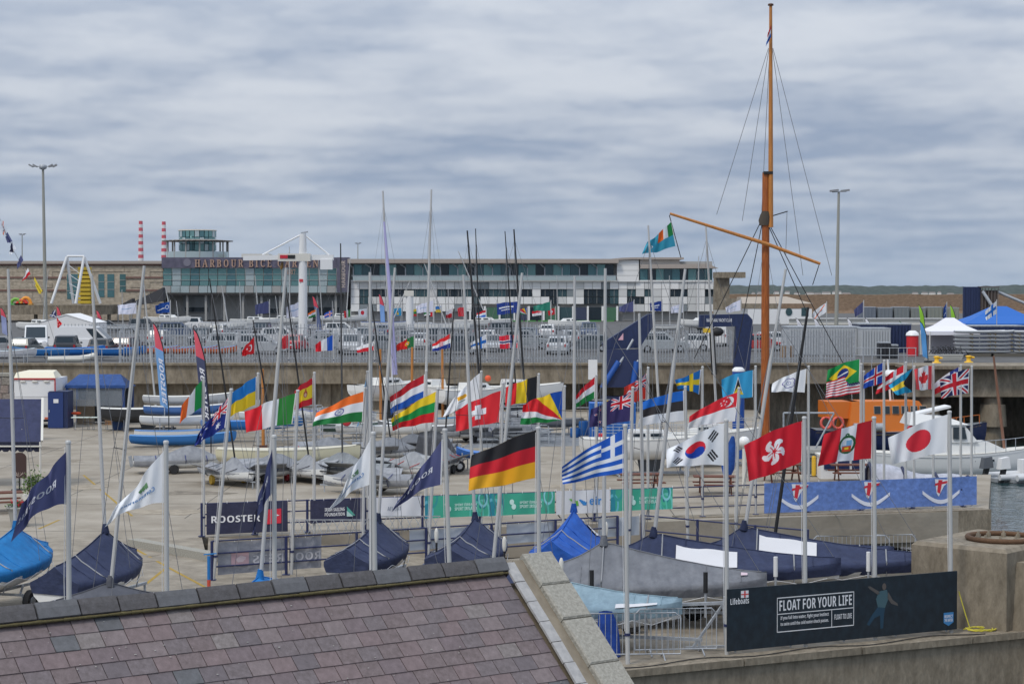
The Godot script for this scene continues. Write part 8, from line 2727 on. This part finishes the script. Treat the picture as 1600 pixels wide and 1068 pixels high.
	for s in [[34, 474, [206, 64, 50], "red inflatable ride on the road deck"], [40, 470, [230, 150, 50], "orange arched inflatable ride on the road deck"], [24, 472, [120, 170, 70], "green inflatable ride on the road deck"]]:
		var b := at(s[0], 476, 312)
		t = thing("inflatable_ride", s[3], "inflatable", b)
		var ar := []
		for i in 9: ar.append(Vector3(cos(PI * i / 8.0) * 0.8, sin(PI * i / 8.0) * (476 - s[1] + 5) * 0.104, 0))
		part(t, "arch", Geo.new().tube(ar, [0.28], 8), paint(s[2][0], s[2][1], s[2][2], 0.6))
		part(t, "pad", Geo.new().box(Vector3(0, 0.12, 0), Vector3(2.2, 0.24, 1.2)), paint(s[2][0] - 30, s[2][1], s[2][2] + 20, 0.6))
	for s in [[180, 206, 466, 474, "low dark sail canopy by the stone wing"], [198, 254, 449, 470, "tall dark sail canopy against the stone wing"]]:
		var b := at((s[0] + s[1]) * 0.5, 501, 320) * Vector3(1, 0, 1) + Vector3(0, PIER, 0)
		t = thing("dark_canopy", s[4], "canopy", b)
		var B := func(x: float, y: float) -> Vector3: return at(x, y, 320) - b
		part(t, "sail", Geo.new().prism([B.call(s[0], s[3] + 6), B.call(s[1], s[2]), B.call(s[1], s[3]), B.call(s[0] + 6, s[3] + 8)], Vector3(0, 0, -2.5)), paint(66, 66, 70, 0.8))
		for x in [s[0] + 3, s[1] - 2]: part(t, "post", Geo.new().pole(Vector3((B.call(x, 480) as Vector3).x, 0, -0.5), B.call(x, s[3] + 3) + Vector3(0, 0, -0.5), 0.12), grey)
	# --- two striped power station chimneys far across the bay
	for s in [[220, 345, "left of two striped chimneys, standing clear of the drum tower"], [256, 346, "striped chimney rising close beside the drum tower"]]:
		var b := at(s[0], 458, 5200)
		b.y = -2
		t = thing("striped_chimney", "red and white " + s[2], "chimney", b)
		var top := at(s[0], s[1], 5200).y + 2.0
		for k in 22:
			var f0 := k / 22.0
			var f1 := (k + 1) / 22.0
			if k < 6:
				part(t, "base_section", Geo.new().tube([Vector3(0, top * f0, 0), Vector3(0, top * f1, 0)], [lerpf(9.5, 5.2, f0), lerpf(9.5, 5.2, f1)], 16), paint(150, 140, 134, 0.9))
			else:
				part(t, "red_band" if k % 2 else "white_band", Geo.new().tube([Vector3(0, top * f0, 0), Vector3(0, top * f1, 0)], [lerpf(9.5, 5.2, f0), lerpf(9.5, 5.2, f1)], 16), paint(206, 60, 72, 0.8) if k % 2 else paint(226, 222, 220, 0.8))

# ---------------------------------------------------------------- boats afloat
func make_afloat() -> void:
	var g: Geo
	var t: Node3D
	# lifeboat
	var p := on(1405, 703, SEA)
	t = thing("orange_lifeboat", "orange and navy lifeboat moored below the pier", "lifeboat", p, "", 0.12)
	var L := 11.5
	part(t, "hull", hull_geo(L, 3.8, 1.9, 0.5, 2.2, 0.75).shift(Vector3(0, -0.6, 0)), paint(26, 38, 78, 0.35))
	part(t, "deck", deck_geo(L, 3.8, 1.9, 0.5, 2.2).shift(Vector3(0, -0.57, 0)), paint(130, 136, 142))
	part(t, "fender_band", deck_geo(L * 1.005, 3.95, 1.78, 0.5, 2.2, 1.0).shift(Vector3(0, -0.6, 0)), paint(206, 176, 50))
	g = Geo.new().hexa_pts([Vector3(-3.9, 1.25, -1.5), Vector3(2.4, 1.3, -1.3), Vector3(2.4, 1.3, 1.3), Vector3(-3.9, 1.25, 1.5), Vector3(-3.6, 3.3, -1.25), Vector3(1.0, 3.3, -1.05), Vector3(1.0, 3.3, 1.05), Vector3(-3.6, 3.3, 1.25)])
	part(t, "wheelhouse", g, paint(216, 118, 36, 0.4))
	for k in 6:
		var w := part(t, "window", Geo.new().box(Vector3(-1.9 + k * 0.62, 2.75, 1.26 + 0.0), Vector3(0.4, 0.46, 0.12), Basis(Vector3(1, 0, 0), -0.12)), M.glass_dark)
		part(w, "window_frame", Geo.new().box(Vector3(-1.9 + k * 0.62, 2.75, 1.24), Vector3(0.47, 0.53, 0.1), Basis(Vector3(1, 0, 0), -0.12)), paint(170, 150, 130))
	part(t, "aft_box", Geo.new().box(Vector3(-4.1, 2.75, 0), Vector3(2.2, 1.1, 2.2)), paint(208, 112, 36, 0.4))
	part(t, "inflatable_roll", Geo.new().tube([Vector3(-3.6, 1.65, 1.7), Vector3(-1.6, 1.65, 1.7)], [0.28], 12), M.galv)
	for x in [-5.0, -4.2]:
		var ring := []
		for i in 17: ring.append(Vector3(x * 1.0 - 0.4, 1.95 + sin(TAU * i / 16) * 0.36, 1.5) + Vector3(cos(TAU * i / 16) * 0.34, 0, 0))
		part(t, "lifebuoy", Geo.new().tube(ring, [0.09], 8, false), paint(220, 96, 84, 0.6))
	part(t, "radar_mast", Geo.new().pole(Vector3(-0.6, 3.3, 0), Vector3(-0.8, 6.0, 0), 0.07).pole(Vector3(-1.0, 4.6, 0), Vector3(0.2, 4.7, 0), 0.05).lathe(Vector3(-0.6, 4.9, 0), [[0.4, 0], [0.45, 0.15], [0.3, 0.4], [0, 0.45]], 14), M.white)
	for k in 7: part(t, "antenna", Geo.new().pole(Vector3(-3.2 + k * 0.7, 3.3, 0.3 * (k % 2)), Vector3(-3.3 + k * 0.7, 4.6 + 0.7 * ((k * 3) % 4), 0.3 * (k % 2)), 0.025), M.galv)
	g = Geo.new()
	for k in 6: g.pole(Vector3(2.4 + k * 0.6, 1.4 + k * 0.03, 1.35 - k * 0.2), Vector3(2.4 + k * 0.6, 2.1 + k * 0.04, 1.3 - k * 0.2), 0.025)
	g.tube([Vector3(2.4, 2.1, 1.3), Vector3(5.4, 2.32, 0.3)], [0.025], 6)
	part(t, "bow_rail", g, paint(200, 110, 50))
	# white motor cruiser
	p = on(1497, 742, SEA)
	t = thing("motor_cruiser", "white motor cruiser with raked cabin moored behind banner railing", "motor boat", p, "", 0.05)
	L = 9.6
	part(t, "hull", hull_geo(L, 3.1, 1.7, 0.45, 2.0, 0.7).shift(Vector3(0, -0.45, 0)), M.gel)
	part(t, "rubbing_strip", deck_geo(L * 1.003, 3.16, 1.58, 0.45, 2.0, 1.0).shift(Vector3(0, -0.45, 0)), paint(120, 124, 130))
	part(t, "deck", deck_geo(L, 3.1, 1.7, 0.45, 2.0).shift(Vector3(0, -0.43, 0)), M.offwhite)
	part(t, "trunk_cabin", Geo.new().hexa_pts([Vector3(-3.4, 1.2, -1.25), Vector3(2.9, 1.35, -0.8), Vector3(2.9, 1.35, 0.8), Vector3(-3.4, 1.2, 1.25), Vector3(-3.4, 2.0, -1.15), Vector3(1.6, 1.95, -0.75), Vector3(1.6, 1.95, 0.75), Vector3(-3.4, 2.0, 1.15)]), M.gel)
	part(t, "wheelhouse", Geo.new().hexa_pts([Vector3(-2.9, 1.95, -1.12), Vector3(0.9, 1.95, -1.0), Vector3(0.9, 1.95, 1.0), Vector3(-2.9, 1.95, 1.12), Vector3(-2.8, 2.95, -1.02), Vector3(0.1, 2.95, -0.92), Vector3(0.1, 2.95, 0.92), Vector3(-2.8, 2.95, 1.02)]), M.gel)
	part(t, "cabin_roof", Geo.new().hexa_pts([Vector3(-3.1, 2.95, -1.15), Vector3(0.35, 2.95, -1.05), Vector3(0.35, 2.95, 1.05), Vector3(-3.1, 2.95, 1.15), Vector3(-2.9, 3.6, -0.7), Vector3(-0.9, 3.4, -0.7), Vector3(-0.9, 3.4, 0.7), Vector3(-2.9, 3.6, 0.7)]), M.gel)
	for s in [[-2.5, -1.7], [-1.55, -0.75], [-0.6, 0.2]]:
		part(t, "side_window", Geo.new().prism([Vector3(s[0], 2.15, 1.115), Vector3(s[1], 2.15, 1.1), Vector3(s[1] - 0.12, 2.82, 1.03), Vector3(s[0] + 0.02, 2.82, 1.045)], Vector3(0, 0, 0.02)), M.glass_dark)
	part(t, "windscreen", Geo.new().prism([Vector3(0.84, 2.08, -0.8), Vector3(0.84, 2.08, 0.8), Vector3(0.3, 2.82, 0.75), Vector3(0.3, 2.82, -0.75)], Vector3(0.02, 0.02, 0)), M.glass_dark)
	for x in [-1.6, 0.4, 1.5]: part(t, "porthole", Geo.new().box(Vector3(x, 0.95, 1.44 - maxf(0, x) * 0.06), Vector3(0.42, 0.12, 0.06)), M.glass_dark)
	g = Geo.new()
	for k in 7: g.pole(Vector3(0.6 + k * 0.62, 1.3 + 0.02 * k, 1.3 - k * k * 0.028), Vector3(0.6 + k * 0.62, 2.0 + 0.04 * k, 1.28 - k * k * 0.028), 0.02)
	g.tube([Vector3(0.6, 2.0, 1.28), Vector3(2.5, 2.12, 1.03), Vector3(4.4, 2.25, 0.3)], [0.02], 6)
	part(t, "bow_rail", g, M.galv)
	part(t, "radar_arch", Geo.new().bar(Vector3(-2.6, 3.5, 0), Vector3(-0.6, 3.95, 0), 1.3, 0.12), M.white)
	part(t, "red_emblem", Geo.new().ball(Vector3(-3.0, 2.75, 1.08), Vector3(0.25, 0.2, 0.03), 8), paint(196, 50, 66))
	# ribs with outboards, wooden boat
	for s in [[1566, 752, 0.3, "white inflatable boat with dark grey outboard near the jetty", [84, 88, 94]], [1592, 753, 0.35, "white inflatable boat with white cowled outboard near the jetty", [222, 222, 222]]]:
		p = on(s[0], s[1], SEA)
		t = thing("rigid_inflatable", s[3], "inflatable boat", p, "", s[2])
		for z in [-0.75, 0.75]: part(t, "tube", Geo.new().tube([Vector3(-0.6, 0.3, z), Vector3(2.6, 0.35, z), Vector3(3.6, 0.5, z * 0.5), Vector3(3.9, 0.6, 0)], [0.17, 0.2, 0.19, 0.16], 10), paint(200, 202, 204, 0.5))
		part(t, "floor", Geo.new().box(Vector3(1.2, 0.12, 0), Vector3(3.8, 0.2, 1.2)), paint(150, 154, 158))
		part(t, "console", Geo.new().box(Vector3(1.4, 0.75, 0), Vector3(0.5, 0.9, 0.6)), M.white)
		part(t, "outboard_cowl", Geo.new().hexa_pts([Vector3(-1.3, 0.75, -0.22), Vector3(-0.65, 0.8, -0.22), Vector3(-0.65, 0.8, 0.22), Vector3(-1.3, 0.75, 0.22), Vector3(-1.2, 1.35, -0.17), Vector3(-0.72, 1.42, -0.17), Vector3(-0.72, 1.42, 0.17), Vector3(-1.2, 1.35, 0.17)]), paint(s[4][0], s[4][1], s[4][2], 0.35))
		part(t, "outboard_leg", Geo.new().bar(Vector3(-0.95, 0.8, 0), Vector3(-1.25, -0.4, 0), 0.2, 0.26), M.black)
	p = on(1530, 741, SEA)
	t = thing("wooden_sailboat", "varnished wooden sailing boat with furled cream sail and raked wooden mast", "sailing boat", p, "", 0.05)
	part(t, "hull", hull_geo(5.4, 1.8, 0.9, 0.25).shift(Vector3(0, -0.35, 0)), tri(mat(rgb(170, 116, 52), 0.35), M.cloth_tex, Vector3(0.2, 2, 0.2)))
	part(t, "deck", deck_geo(5.4, 1.8, 0.9, 0.25).shift(Vector3(0, -0.33, 0)), M.offwhite)
	part(t, "furled_sail", Geo.new().tube([Vector3(1.7, 0.95, 0), Vector3(0.6, 1.0, 0), Vector3(-0.8, 0.9, 0), Vector3(-2.6, 0.72, 0)], [0.15, 0.2, 0.17, 0.08], 10), cover(224, 216, 200))
	mast_on(t, Vector3(1.6, 0.5, 0), [1553, 556], tri(mat(rgb(146, 104, 82), 0.5), M.cloth_tex, Vector3(2, 0.3, 2)), 0.09, [], false)
	# orange dinghy on a pontoon, white cabin, covered ribs behind the banner
	p = on(1300, 716, SEA)
	t = thing("pontoon", "grey floating pontoon behind the red flag with white flower", "pontoon", p)
	part(t, "deck", Geo.new().box(Vector3(-0.6, 0.3, -1.5), Vector3(6.0, 0.5, 3.0)), paint(150, 150, 146, 0.9))
	for k in 6: part(t, "edge_board", Geo.new().box(Vector3(-3.1 + k, 0.42, 0.04), Vector3(0.94, 0.2, 0.08)), paint(176, 176, 170, 0.9))
	part(t, "gangway_frame", Geo.new().pole(Vector3(-2.9, 0.5, -1), Vector3(-2.9, 2.8, -1), 0.06).pole(Vector3(-2.9, 2.8, -1), Vector3(0.3, 2.8, -1), 0.06).pole(Vector3(0.3, 2.8, -1), Vector3(-0.9, 0.5, -1), 0.06), M.galv)
	p = on(1276, 700, SEA) + Vector3(0, 0.56, -0.3)
	t = thing("orange_dinghy", "small orange inflatable dinghy lying on the grey pontoon", "inflatable boat", p, "", 1.2)
	for z in [-0.35, 0.35]: part(t, "tube", Geo.new().tube([Vector3(-0.9, 0.2, z), Vector3(0.5, 0.2, z), Vector3(1.0, 0.3, 0)], [0.2, 0.21, 0.16], 10), paint(222, 100, 58, 0.6))
	part(t, "floor", Geo.new().box(Vector3(-0.2, 0.1, 0), Vector3(1.5, 0.1, 0.6)), paint(60, 62, 66))
	p = on(1320, 748)
	t = thing("white_cabin", "low white dock cabin with dark blue windows behind the railing", "cabin", p)
	part(t, "wall", Geo.new().box(Vector3(0, 0.5, -0.6), Vector3(2.1, 1.0, 1.1)), M.white)
	for k in 3: part(t, "window", Geo.new().box(Vector3(-0.66 + k * 0.62, 0.66, -0.03), Vector3(0.5, 0.46, 0.06)), paint(36, 48, 84, 0.2))
	part(t, "roof", Geo.new().box(Vector3(0, 1.04, -0.6), Vector3(2.25, 0.08, 1.3)), M.offwhite)
	p = on(1430, 768)
	t = thing("covered_rib", "pale grey covered rib with navy straps lying behind sky blue banner", "inflatable boat", p)
	var rows := []
	for i in 13:
		var s := i / 12.0
		var h := 1.15 * (1.0 - 0.5 * s) + 0.1 * sin(s * 9)
		rows.append([Vector3(-1.9 + s * 4.1, 0.15, 0.75), Vector3(-1.9 + s * 4.1, h * 0.75, 0.6), Vector3(-1.9 + s * 4.1, h, 0), Vector3(-1.9 + s * 4.1, h * 0.75, -0.6), Vector3(-1.9 + s * 4.1, 0.15, -0.75)])
	part(t, "cover", Geo.new().grid(rows), cover(196, 198, 208))
	for k in [0, 4, 8, 12]:
		var st := []
		for q in rows[k]: st.append(q * Vector3(1, 1.02, 1.02) + Vector3(0, 0.015, 0))
		part(t, "strap", Geo.new().tube(st, [0.07], 6), paint(40, 46, 76, 0.7))
	part(t, "chock", Geo.new().box(Vector3(0, 0.1, 0), Vector3(3.6, 0.2, 1.0)), M.bench)

func _ready() -> void:
	make_materials()
	make_sky()
	make_setting()
	make_terminal()
	make_roof()
	make_pier()
	make_afloat()
	make_yard()
	make_quay()
	make_flags()
